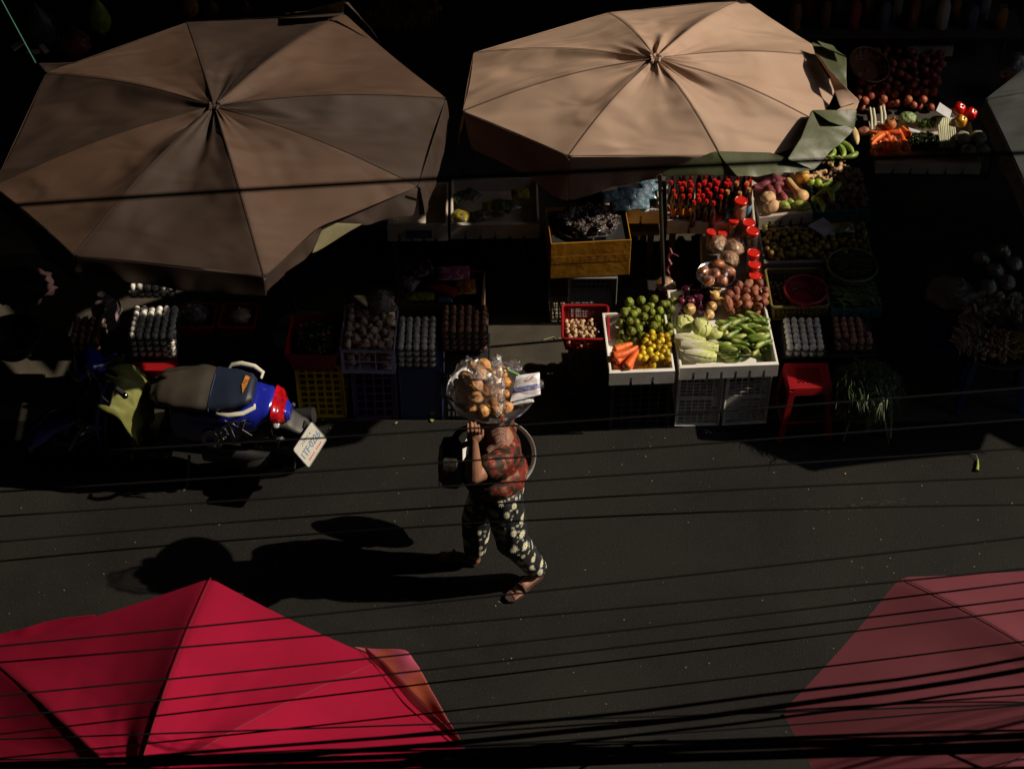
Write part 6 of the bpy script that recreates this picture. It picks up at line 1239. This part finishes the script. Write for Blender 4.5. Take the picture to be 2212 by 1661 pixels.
# legs: the left (near) one trails, the right one is forward
hL, kL, aL = L_(-.05, -1.675, .78), L_(.00, -1.70, .44), L_(.145, -1.640, .10)
hR, kR, aR = L_(-.09, -1.49, .78), L_(-.20, -1.50, .44), L_(-.215, -1.50, .085)
limb(mb, [hL, kL, aL], [.10, .062, .036]); limb(mb, [hR, kR, aR], [.10, .062, .036])
def foot(an, heel, toe, lift_=0):
    h, t = L_(*heel), L_(*toe); d = (t-h).normalized(); s = V((-d.y, d.x, 0)).normalized()
    limb(mb, [an, h+V((0, 0, .012))], [.036, .030]); limb(mb, [h+V((0, 0, .005)), h.lerp(t, .55)+V((0, 0, .012))], [.030, .030]); mb.ball(h.lerp(t, .70)+V((0, 0, .0)), (.036, .040, .020))
    for k in range(5): a_ = h.lerp(t, .76)+s*(.030-.0145*k); limb(mb, [a_, a_+d*(.050-.004*k)], [.011-.0012*k, .0085-.0008*k], 8)
foot(aL, (.158, -1.620, .055), (-.005, -1.770, .026)); foot(aR, (-.215, -1.505, .038), (-.43, -1.46, .026))
body = remesh(mb, 'body', skin, .0042, 3, PER)
hair_m = mat('dark_hair', (.012, .009, .008), .5, .3, 60, .5, 140)
mb = MB(); mb.ball(HC+V((.016, 0, .012)), (.093, .082, .098), 26, 18); mb.ball(HC+V((.095, 0, -.03)), (.04, .045, .045)); hr = remesh(mb, 'hair', hair_m, .006, 2, PER)
for s in (1, -1): MB().ball(HC+V((-.0885, s*.03, .014)), (.0045, .009, .0045), 10, 8).build('eye', mat('eye', (.03, .02, .018), .1), PER)
def floral():
    m = bpy.data.materials.new('floral_blouse_cloth'); m.use_nodes = True; n = m.node_tree.nodes; L = m.node_tree.links.new; b = n['Principled BSDF']; b.inputs['Roughness'].default_value = .6; b.inputs['Specular IOR Level'].default_value = .2
    tc = n.new('ShaderNodeTexCoord'); nz = n.new('ShaderNodeTexNoise'); nz.inputs['Scale'].default_value = 17; nz.inputs['Detail'].default_value = 3.2; nz.inputs['Distortion'].default_value = .9
    r = n.new('ShaderNodeValToRGB'); e = r.color_ramp.elements; e[0].position = 0; e[0].color = (.012, .010, .010, 1); e[1].position = .45; e[1].color = (.030, .018, .012, 1)
    for p, c in ((.46, (.045, .065, .03, 1)), (.49, (.14, .02, .015, 1)), (.52, (.17, .008, .012, 1)), (.585, (.20, .05, .035, 1)), (.61, (.27, .18, .095, 1)), (.64, (.05, .09, .035, 1)), (.68, (.22, .015, .02, 1))): q = e.new(p); q.color = c
    L(tc.outputs['Object'], nz.inputs[0]); L(nz.outputs['Fac'], r.inputs[0]); L(r.outputs[0], b.inputs['Base Color']); return m
def daisy():
    m = bpy.data.materials.new('daisy_trouser_cloth'); m.use_nodes = True; n = m.node_tree.nodes; L = m.node_tree.links.new; b = n['Principled BSDF']; b.inputs['Roughness'].default_value = .6
    def M(op, a, c=None, c2=None):
        q = n.new('ShaderNodeMath'); q.operation = op
        for i, v in enumerate((a, c, c2)):
            if v is None: continue
            if isinstance(v, (int, float)): q.inputs[i].default_value = v
            else: L(v, q.inputs[i])
        return q.outputs[0]
    tc = n.new('ShaderNodeTexCoord'); sp = n.new('ShaderNodeSeparateXYZ'); L(tc.outputs['Object'], sp.inputs[0])
    u = M('ADD', sp.outputs[0], M('MULTIPLY', sp.outputs[1], .35)); cb = n.new('ShaderNodeCombineXYZ'); L(u, cb.inputs[0]); L(M('MULTIPLY', sp.outputs[2], .8), cb.inputs[1])
    col = None
    def layer(scale, R, off, petals, base, c_p, c_c, pres):
        vo = n.new('ShaderNodeTexVoronoi'); vo.voronoi_dimensions = '2D'; vo.inputs['Scale'].default_value = scale; vo.inputs['Randomness'].default_value = .75
        mp = n.new('ShaderNodeMapping'); mp.inputs['Location'].default_value = off; L(cb.outputs[0], mp.inputs[0]); L(mp.outputs[0], vo.inputs['Vector'])
        dv = n.new('ShaderNodeVectorMath'); dv.operation = 'SUBTRACT'; sc2 = n.new('ShaderNodeVectorMath'); sc2.operation = 'SCALE'; sc2.inputs['Scale'].default_value = 1
        L(mp.outputs[0], dv.inputs[0]); L(vo.outputs['Position'], dv.inputs[1]); s2 = n.new('ShaderNodeSeparateXYZ'); L(dv.outputs[0], s2.inputs[0])
        ln = n.new('ShaderNodeVectorMath'); ln.operation = 'LENGTH'; L(dv.outputs[0], ln.inputs[0]); s3 = n.new('ShaderNodeSeparateColor'); L(vo.outputs['Color'], s3.inputs[0])
        ang = M('ARCTAN2', s2.outputs[1], s2.outputs[0]); pet = M('ABSOLUTE', M('COSINE', M('MULTIPLY', M('ADD', ang, M('MULTIPLY', s3.outputs[1], 3)), petals/2)))
        rad = M('MULTIPLY', M('ADD', M('MULTIPLY', pet, .62), .38), M('MULTIPLY', M('ADD', M('MULTIPLY', s3.outputs[2], .5), .6), R))
        ins = M('MULTIPLY', M('LESS_THAN', ln.outputs['Value'], rad), M('GREATER_THAN', s3.outputs[0], pres)); cen = M('LESS_THAN', ln.outputs['Value'], R*.26)
        mx = n.new('ShaderNodeMix'); mx.data_type = 'RGBA'; L(cen, mx.inputs[0]); mx.inputs[6].default_value = (*c_p, 1); mx.inputs[7].default_value = (*c_c, 1)
        m2 = n.new('ShaderNodeMix'); m2.data_type = 'RGBA'; L(ins, m2.inputs[0]); L(mx.outputs[2], m2.inputs[7])
        if base is None: m2.inputs[6].default_value = (.012, .012, .013, 1)
        else: L(base, m2.inputs[6])
        return m2.outputs[2]
    c1 = layer(26, .012, (.3, .1, 0), 2, None, (.34, .36, .30), (.34, .36, .30), .5)
    c2 = layer(16, .026, (.05, .02, 0), 11, c1, (.78, .76, .62), (.60, .48, .04), .22); L(c2, b.inputs['Base Color']); return m
def ruffle(o, amp, fq, seed=0):
    for v in o.data.vertices: p = v.co; k = noise.noise(V((p.x*fq+seed, p.y*fq, p.z*fq*.55)))+.5*noise.noise(V((p.x*fq*2.4, p.y*fq*2.4+seed, p.z*fq))); v.co = p+v.normal*k*amp
mb = MB(); mb.ball(L_(-.10, -1.58, .90), (.185, .20, .13), 26, 18); limb(mb, [L_(-.085, -1.58, .88), L_(-.09, -1.58, 1.06)], [.150, .140]); mb.ball(L_(-.085, -1.58, 1.07), (.135, .195, .14), 24, 16); mb.ball(L_(-.07, -1.70, 1.13), (.075, .075, .075)); mb.ball(L_(-.07, -1.46, 1.13), (.075, .075, .075))
limb(mb, [L_(-.05, -1.70, 1.14), shL, shL.lerp(elL, .52)], [.076, .074, .072]); limb(mb, [L_(-.06, -1.46, 1.14), shR, shR.lerp(elR, .6)], [.076, .072, .066]); limb(mb, [L_(-.09, -1.58, 1.14), L_(-.10, -1.58, 1.205)], [.09, .066])
mb.ball(L_(-.08, -1.58, .80), (.150, .185, .05), 24, 10)
sh_ = remesh(mb, 'blouse', floral(), .0065, 6, PER); ruffle(sh_, .012, 9, 3)
mb = MB(); mb.ball(L_(-.07, -1.58, .77), (.140, .165, .12), 22, 14); limb(mb, [hL, kL, aL+V((-.004, 0, .035))], [.118, .092, .066]); limb(mb, [hR, kR, aR+V((0, 0, .05))], [.118, .092, .068])
tr_ = remesh(mb, 'trousers', daisy(), .006, 6, PER); ruffle(tr_, .011, 10, 8)
# plaid scarf over the neck and back of the head
pl = bpy.data.materials.new('plaid_scarf_cloth'); pl.use_nodes = True; n = pl.node_tree.nodes; LL = pl.node_tree.links.new; tc = n.new('ShaderNodeTexCoord'); ck = n.new('ShaderNodeTexChecker'); ck.inputs['Scale'].default_value = 90; ck.inputs[1].default_value = (.20, .05, .04, 1); ck.inputs[2].default_value = (.24, .19, .13, 1)
mpn = n.new('ShaderNodeMapping'); mpn.inputs['Rotation'].default_value = (.3, .5, .7); LL(tc.outputs['Object'], mpn.inputs[0]); LL(mpn.outputs[0], ck.inputs[0]); LL(ck.outputs[0], n['Principled BSDF'].inputs['Base Color']); n['Principled BSDF'].inputs['Roughness'].default_value = .7
mb = MB(); limb(mb, [HC+V((.03, -.03, -.02)), HC+V((.05, -.05, -.09)), L_(-.07, -1.66, 1.215), L_(-.12, -1.70, 1.19)], [.062, .058, .05, .03]); mb.ball(HC+V((.04, 0, -.08)), (.075, .085, .05)); sf = remesh(mb, 'scarf', pl, .006, 3, PER); ruffle(sf, .008, 16, 5)
for (heel, toe, nm) in (((.173, -1.607, .030), (-.030, -1.792, .012), 'sandal'), ((-.200, -1.508, .012), (-.445, -1.457, .012), 'sandal')):
    h, t = L_(*heel), L_(*toe); d = t-h; s = V((-d.y, d.x, 0)).normalized(); vs = []
    for zz in (0, .014):
        for u, wv in ((0, .018), (.06, .032), (.35, .031), (.68, .046), (.9, .040), (1.0, .018)): vs.append(h+d*u+s*wv+V((0, 0, zz)))
        for u, wv in ((1.0, .014), (.9, .034), (.68, .042), (.35, .031), (.06, .032), (0, .018)): vs.append(h+d*u-s*wv+V((0, 0, zz)))
    mb = MB(); mb.add(vs, [tuple(range(11, -1, -1)), tuple(range(12, 24))]+[(i, (i+1) % 12, 12+(i+1) % 12, 12+i) for i in range(12)]); mb.tube([h+d*.60+s*.045+V((0, 0, .014)), h+d*.62+s*.02+V((0, 0, .052)), h+d*.62-s*.02+V((0, 0, .050)), h+d*.60-s*.043+V((0, 0, .014))], .008, 6, flat=2.0)
    mb.build('sandal', mat('brown_sandal', (.06, .03, .025), .6), PER)
# bag and basin
BG = thing('shoulder_bag', 'black shoulder bag hanging in front of the woman on the left', 'bag', (-.335, -1.60, .86))
mb = MB(); smooth_loft(mb, [(-.065, .12, .08, .10, 3), (-.04, .13, .12, .125, 3.5), (.03, .13, .125, .13, 3.5), (.06, .12, .09, .11, 3)]); bgm = mat('black_bag_cloth', (.020, .016, .012), .7, .3, 14, .5, 60); q = mb.build('pouch', bgm, BG)
for yy in (-.07, .07): MB().tube([(0, yy, .22), (.05, yy*.9, .32), (.13, yy*.8, .37)], .009, 6, flat=2.2).build('strap', bgm, BG)
for k in range(3): MB().tube([(-.068+.01*k*0, -.10, .05+.05*k), (-.070, 0, .052+.05*k), (-.066, .10, .05+.05*k)], .003, 4).build('seam', mat('brown_seam_b', (.07, .05, .03), .6), BG)
bt = thing('basin', 'white plastic basin held under the woman\'s far arm', 'basin', (-.075, -1.27, .69)); bt.scale = (.82, .82, 1.0); bt.rotation_euler = V((.04, -.86, .50)).to_track_quat('Z', 'Y').to_euler()
MB().lathe([(.002, -.085), (.15, -.085), (.17, -.075), (.235, -.012), (.25, 0), (.262, .002), (.262, -.004), (.25, -.006), (.238, -.018), (.174, -.083), (.152, -.093), (.002, -.093)], 56, cap=(0, 0)).build('shell', mat('white_basin_plastic', (.82, .82, .80), .35, .04, 4), bt)
MB().lathe([(.001, -.082), (.149, -.082), (.168, -.073), (.231, -.012)], 56, cap=(0, 0)).build('lining', mat('navy_basin_inside', (.006, .009, .022), .6), bt)
# tray of pastries on her head
TZ = 1.465; TCx, TCy = -.115, -1.535
T = thing('round_tray', 'round aluminium tray of pastries balanced on the woman\'s head', 'tray', (TCx, TCy, TZ))
MB().lathe([(.002, -.022), (.17, -.022), (.205, -.012), (.232, .018), (.240, .020), (.240, .015), (.234, .012), (.208, -.018), (.172, -.028), (.002, -.028)], 64, cap=(0, 0)).build('dish', mat('scratched_aluminium', (.30, .30, .31), .42, .2, 30, .1, 80, metal=.9), T)
MB().tube([(.238*math.cos(k*math.pi/32), .238*math.sin(k*math.pi/32), .019) for k in range(64)], .004, 6, closed=True).build('rolled_rim', mat('bright_rim', (.8, .8, .8), .2, metal=1), T)
crust = mat('golden_crust', (.72, .40, .14), .42, .35, 26, .8, 90, rand=.12, col2=(.46, .18, .05), detail=8, spec=.5)
def pastry_mesh(): 
    mb = MB(); n = 44
    mb.lathe([(.001, -.012), (.028, -.012), (.036, -.008), (.0385, -.002), (.037, .003), (.031, .005), (.027, .013), (.018, .022), (.008, .027), (.001, .028)], n, fx=lambda a, i: (1+.06*math.sin(a*22) if .25 < i < .55 else 1+.015*math.sin(a*5)))
    return mb.mesh('pastry', crust, ang=180)
PAS = pastry_mesh(); ud = lambda x, y: (929.2+.1332*x, 725.7+.1332*y)
puff = icob(mat('fried_dough', (.66, .33, .07), .4, .35, 12, .4, 60, rand=.1, col2=(.50, .20, .04)), 'puff', .028, .18, 2.0, (1, .95, .9), a2=.1, f2=4)
hot = mat('red_chilli_dab', (.55, .03, .01), .3)
pl_ = [(800, 590, 1.68, 1.12, 0, 'topmost round crimped pastry on the tray'), (770, 785, 1.63, 1.0, 0, 'round pastry second from the top in the front pile'), (745, 985, 1.585, 1.1, 0, 'round pastry with a red dab in the middle of the pile'), (665, 1170, 1.52, .95, 0, 'pastry at the front left above the woman\'s hand'), (860, 1205, 1.52, 1.1, 0, 'pastry at the front centre right beside the hand'),
    (950, 870, 1.60, 1.1, 0, 'pastry half behind the twisted plastic in the middle'), (1000, 1070, 1.55, 1.0, 0, 'pastry behind the lower part of the twisted plastic'), (1225, 760, 1.56, 1.15, 1, 'puffed golden pastry at the back right of the pile'), (1228, 945, 1.53, .95, 1, 'small puffed pastry in the middle of the right column'), (1235, 1150, 1.50, 1.0, 0, 'round golden pastry at the front right of the pile'),
    (560, 970, 1.55, 1.05, 0, 'pastry under cloudy plastic at the left of the pile'), (520, 1080, 1.51, 1.0, 0, 'lowest pastry under cloudy plastic at the far left'), (950, 600, 1.63, 1.0, 0, 'pastry behind the topmost one'), (620, 720, 1.59, 1.0, 0, 'pastry under plastic left of the second one'), (1190, 640, 1.55, .8, 1, 'small pastry by the green tongs')]
for k, (x, y, z, s, kd, lb) in enumerate(pl_):
    tl = (.35+.25*math.sin(k*2.1), .28*math.sin(k*1.7), k*1.3)
    o = place('pastry', puff if kd else PAS, G(*ud(x, y), z), tl, s, lb, 'pastry', 'pastries on the head tray')
for k, (x, y, z, s) in enumerate([(430, 900, 1.53, 1), (470, 780, 1.56, 1), (560, 640, 1.60, 1), (610, 880, 1.57, 1), (880, 470, 1.64, 1), (1040, 740, 1.60, 1), (1070, 950, 1.56, 1), (1060, 1180, 1.51, 1), (400, 1020, 1.50, .9), (700, 480, 1.63, 1), (1130, 560, 1.58, .9)]):
    place('pastry', PAS, G(*ud(x, y), z), (.4+.25*math.sin(k*1.7), .3*math.cos(k*2.3), k*1.9), s, 'golden pastry clouded by plastic among the outer ones of the pile', 'pastry', 'pastries on the head tray')
for k, i in ((1, 2), (2, 3), (3, 9)):
    x, y, z, s, kd, lb = pl_[i]; p = G(*ud(x+8, y-16), z+.028); o = MB().tube([(-.008, 0, 0), (0, .004, .002), (.009, -.002, 0)], .004, 8).build('chilli_slice', hot); o.location = p; o.rotation_euler = (.5, 0, k); tag(o, ('red chilli slice on the pastry in the middle of the pile', 'red chilli slice on the front left pastry', 'red chilli slice on the front right pastry')[k-1], 'chilli')
for k in range(9): a_ = k*.7; place('pastry', PAS, (TCx-.02+.075*math.cos(a_), TCy+.02+.075*math.sin(a_), 1.485+.04*(k % 2)), (.2, .2, k), 1, 'pastry deep inside the pile on the tray', 'pastry', 'pastries on the head tray')
def filmblob(label, c, r, seed, white=.12, gl=.9, crumple=.30, fx2=None, name='plastic_wrap', n=64, h=44):
    def fx(v):
        q = v*2.0+V((seed, 0, 0)); k = 1+crumple*(abs(noise.noise(q))-.25)+crumple*.45*abs(noise.noise(v*5+V((0, seed, 0))))+crumple*.2*abs(noise.noise(v*11+V((0, seed, 0)))); u = v*k
        return fx2(u, v) if fx2 else u
    me = MB().ball((0, 0, 0), r, n, h, fx=fx).mesh('film', film('wrap_film_%d' % seed, white=white, gloss=gl, rough=.12), ang=180); o = bpy.data.objects.new(name, me); sc.collection.objects.link(o); o.location = c; return tag(o, label, 'plastic wrap')
def peak(u, v): return V((u.x*(1-.35*max(0, u.z)), u.y, u.z*(1.0+.3*max(0, -u.x*.2+.3)))) if u.z > 0 else u
filmblob('clear plastic bag opened round the pastry pile on the tray', G(*ud(690, 800), 1.62), (.125, .10, .145), 5, .04, .75, .34, peak)
# the twisted tail of the bag lying over the pile and hanging over the rim
pts = []; rs = []
for k in range(26):
    t = k/25; X = 1090-15*math.sin(t*2.2)+t*60; Y = 300+t*1010; z = 1.745-.21*t-.03*t*t; p = G(*ud(X, Y), z); pts.append(p); rs.append((.022+.012*math.sin(t*3)+.004*math.sin(k*2.1))*(1 if t < .93 else .6))
mb = MB(); mb.tube([p-pts[0] for p in pts], rs, 18, flat=.75); mb.v = [tuple(V(v)+V((noise.noise(V(v)*60), noise.noise(V(v)*60+V((9, 0, 0))), noise.noise(V(v)*60+V((0, 9, 0)))))*.014) for v in mb.v]
tw = mb.build('twisted_film', film('twist_film', white=.16, gloss=.9, rough=.14), ang=180); tw.location = pts[0]; tag(tw, 'twisted milky plastic tail lying over the pastries to the rim', 'plastic wrap')
p = G(*ud(1150, 1320), 1.50); mb = MB(); mb.tube([V((.011*math.cos(a), -.006+.004*math.sin(a*3), .014*math.sin(a))) for a in [k*.45 for k in range(14)]], .004, 6, closed=True); mb.tube([V((.009*math.cos(a)+.004, -.008, .009*math.sin(a)+.016)) for a in [k*.7 for k in range(9)]], .0025, 6, closed=True); o = mb.build('elastic_band', mat('orange_band', (.75, .13, .015), .4)); o.location = p; tag(o, 'orange rubber band knotted round the plastic at the tray rim', 'rubber band')
filmblob('short crumpled plastic end below the orange band', G(*ud(1190, 1380), 1.43), (.022, .018, .025), 8, .15, .9, .5, n=30, h=20)
filmblob('cloudy plastic sheet fanned out at the back right of the tray', G(*ud(1300, 500), 1.56), (.06, .04, .03), 12, .05, .6, .5)
# napkin pack
c4 = [G(*ud(1300, 1070), 1.525), G(*ud(1790, 950), 1.535), G(*ud(1775, 590), 1.60), G(*ud(1400, 640), 1.60)]; o0 = sum(c4, V())/4
NP = thing('napkin_pack', 'white napkin pack with blue band and orange mark at the right of the tray', 'napkin pack', o0)
N = 14; vs = []; ux = lambda u, v: c4[0].lerp(c4[1], u).lerp(c4[3].lerp(c4[2], u), v)-o0; nn = (c4[1]-c4[0]).cross(c4[3]-c4[0]).normalized()
for s_ in (1, -1):
    for j in range(N+1):
        for i in range(N+1): u, v = i/N, j/N; hgt = (math.sin(math.pi*u)*math.sin(math.pi*v))**.35*.013*s_; vs.append(ux(u, v)+nn*(hgt+.003*noise.noise(V((u*6, v*6, s_)))))
o_ = (N+1)**2; fs = [];
for j in range(N):
    for i in range(N): q = j*(N+1)+i; fs += [(q, q+1, q+N+2, q+N+1), (o_+q, o_+q+N+1, o_+q+N+2, o_+q+1)]
mb = MB(); mb.add(vs, fs); mb.m = [(1 if 4 <= (f//2)//N <= 6 else (2 if (f//2)//N == 3 and False else 0)) if f % 2 == 0 else 0 for f in range(len(fs))]
mb.build('pack', [mat('napkin_white', (.72, .71, .74), .35, .05, 9), mat('napkin_blue', (.02, .06, .30), .3)], NP, ang=180)
lf = MB(); 
def onp(u, v, e=.0175): return ux(u, v)+nn*e
lf.add([onp(.32, .70), onp(.42, .665), onp(.50, .68), onp(.47, .72), onp(.40, .73)], [(0, 1, 2, 3, 4)]); lf.add([onp(.50, .67), onp(.62, .70), onp(.72, .80), onp(.74, .90), onp(.66, .82), onp(.56, .75)], [(0, 1, 2, 3, 4, 5)]); lf.build('orange_mark', mat('orange_print', (.65, .10, .02), .4), NP, smooth=False)
lf = MB(); lf.add([onp(.03, .275, .0155), onp(.97, .275, .0155), onp(.97, .295, .0158), onp(.03, .295, .0158)], [(0, 1, 2, 3)]); lf.build('red_line', mat('red_print', (.5, .02, .05), .4), NP, smooth=False)
wp = mat('white_print', (.6, .6, .65), .4)
for k in range(11):
    for j in range(3):
        if (k*7+j*3) % 4: u = .06+.08*k; v = .33+.055*j; MB().add([onp(u, v, .0172), onp(u+.05, v, .0172), onp(u+.05, v+.02, .0172), onp(u, v+.02, .0172)], [(0, 1, 2, 3)]).build('print_line', wp, NP, smooth=False)
filmblob('clear film sleeve round the napkin pack', o0+V((.005, .01, .0)), (.085, .055, .035), 15, .02, .6, .22)
o = snack('second folded white napkin under the napkin pack', *ud(1500, 1070), 1.50, (.12, .025, .012), [(.5, .5, .5), (.6, .6, .6), (.55, .55, .56)], .22, 61, name='napkin', cat='napkin')
gt = mat('mint_green_plastic', (.22, .50, .20), .35)
A_, B_ = G(*ud(1140, 500), 1.60), G(*ud(1435, 635), 1.60); T = thing('tongs', 'steel tongs with mint green handle at the back of the tray', 'tongs', A_); MB().tube([V((0, 0, 0)), (B_-A_)*.45], .004, 8).build('steel_arm', steel, T); MB().tube([(B_-A_)*.42, B_-A_], .0075, 10).build('handle', gt, T)
A_, B_ = G(*ud(150, 945), 1.50), G(*ud(330, 1010), 1.51); o = MB().tube([V((0, 0, 0)), (B_-A_)*.3, B_-A_], [.010, .011, .005], 10, flat=.5).build('spoon', mat('bright_green_plastic', (.03, .42, .06), .3)); o.location = A_; tag(o, 'bright green spoon sticking out at the left of the tray', 'spoon')

# ------------------------------------------------------------ overhead cables
cab = mat('cable_rubber', (.004, .004, .0045), .8, .2, 30, spec=.15)
ordn = ['topmost', 'second', 'third', 'fourth', 'fifth', 'sixth', 'seventh', 'eighth', 'ninth', 'tenth', 'eleventh', 'twelfth', 'thirteenth', 'fourteenth', 'fifteenth', 'sixteenth', 'seventeenth', 'eighteenth', 'nineteenth', 'twentieth', '21st', '22nd', '23rd', '24th', '25th', '26th', '27th', '28th', '29th', '30th', '31st', '32nd', '33rd', '34th', '35th', '36th', '37th', '38th', '39th', '40th']
def cable(label, pts, d, r, group='overhead cables in front of the street', wob=0, seed=0):
    """pts: pixel points; d: distance along the view axis"""
    xs = [p[0] for p in pts]; ys = [p[1] for p in pts]
    if len(pts) == 2: m_ = ((xs[0]+xs[1])/2, (ys[0]+ys[1])/2+2.5); pts = [pts[0], m_, pts[1]]
    (x0, y0), (x1, y1), (x2, y2) = pts[0], pts[1], pts[2]; P_ = []
    for k in range(-2, 19):
        t = k/16; X = x0+(x2-x0)*t
        a = (X-x1)*(X-x2)/((x0-x1)*(x0-x2)); b_ = (X-x0)*(X-x2)/((x1-x0)*(x1-x2)); c = (X-x0)*(X-x1)/((x2-x0)*(x2-x1))
        P_.append(GD(X, a*y0+b_*y1+c*y2+wob*noise.noise(V((t*5, seed, 0))), d+.15*math.sin(seed)))
    if len(P_) and abs(x2-x0) > 1500 or x0 < 5 and x2 > 1500 or wob == 4:
        for e_, (i_, j_), X_ in ((0, (0, 2), -15.5), (-1, (-1, -3), 15.5)):   # on to the house poles at both ends of the street
            s_ = P_[i_]-P_[j_]; q_ = P_[i_]+s_*((X_-P_[i_].x)/s_.x)
            if e_ == 0: P_.insert(0, q_)
            else: P_.append(q_)
    o_ = P_[10]; o = MB().tube([p-o_ for p in P_], r, 8).build('overhead_cable', cab); o.location = o_; return tag(o, label, 'cable', group)
cable('thick blurred cable high in the picture, crossing both big umbrellas', [(0, 446), (905, 389), (2212, 331)], 3.4, .0040)
L1 = [((0, 985), (885, 934), (2212, 838)), ((0, 1062), (885, 1004), (2212, 906)), ((0, 1115), (885, 1056), (2212, 968)), ((0, 1170), (885, 1100), (2212, 1030)), ((0, 1212), (885, 1139), (2212, 1030+60)), ((0, 1395), (1106, 1283), (2212, 1160)), ((0, 1430), (1106, 1335), (2212, 1228)), ((0, 1502), (1106, 1388), (2212, 1257)), ((0, 1550), (1106, 1425), (2212, 1292)), ((0, 1585), (1106, 1454), (2212, 1317)), ((0, 1596), (800, 1568), (2212, 1520)), ((0, 1637), (1106, 1520), (2212, 1385)), ((0, 1640), (1106, 1604), (2212, 1522))]
for k, p in enumerate(L1): cable(ordn[k]+' thin cable below the thick one, counted down the left edge', list(p), 6.0+.08*k, .0030 if k < 5 else .0033)
cable('thick twisted cable crossing the pink umbrella just above its left corner', [(0, 1665), (1106, 1592), (2212, 1446)], 5.2, .0075, wob=6, seed=3)
cable('knobbly medium cable just above the thick one over the pink umbrella', [(0, 1648), (1106, 1566), (2212, 1421)], 5.4, .005, wob=8, seed=5)
cable('cable rising steeply across the lower corner of the pink umbrella', [(900, 1640), (1600, 1560), (2212, 1482)], 5.6, .0045, wob=4, seed=6)
cable('slack cable running level below the pink corner', [(0, 1655), (1400, 1555), (2212, 1500)], 5.6, .0028, wob=3, seed=7)
r_ = random.Random(9)
for k in range(26):
    y = (1604+k*2.5 if k < 20 else 1668+k)+r_.uniform(-3, 3); s_ = r_.uniform(-8, 12)
    cable(ordn[k]+' cable of the dense black bundle along the bottom edge, counted from its top', [(0, y+44+s_), (1106, y+8+r_.uniform(-5, 5)), (2212, y-28-s_*.5)], 5.0+r_.uniform(-.5, .8), r_.choice((.0025, .0035, .0045, .006)), 'dense bundle of cables along the bottom edge', 7, k)
cable('loose cable drooping diagonally out of the bottom bundle at the right', [(1990, 1600), (2060, 1632), (2140, 1668)], 5.0, .0045, wob=2, seed=4)
cable('loose pale grey cable crossing the bundle near the bottom left', [(1240, 1670), (1330, 1620), (1420, 1600)], 5.0, .004, wob=2, seed=8)
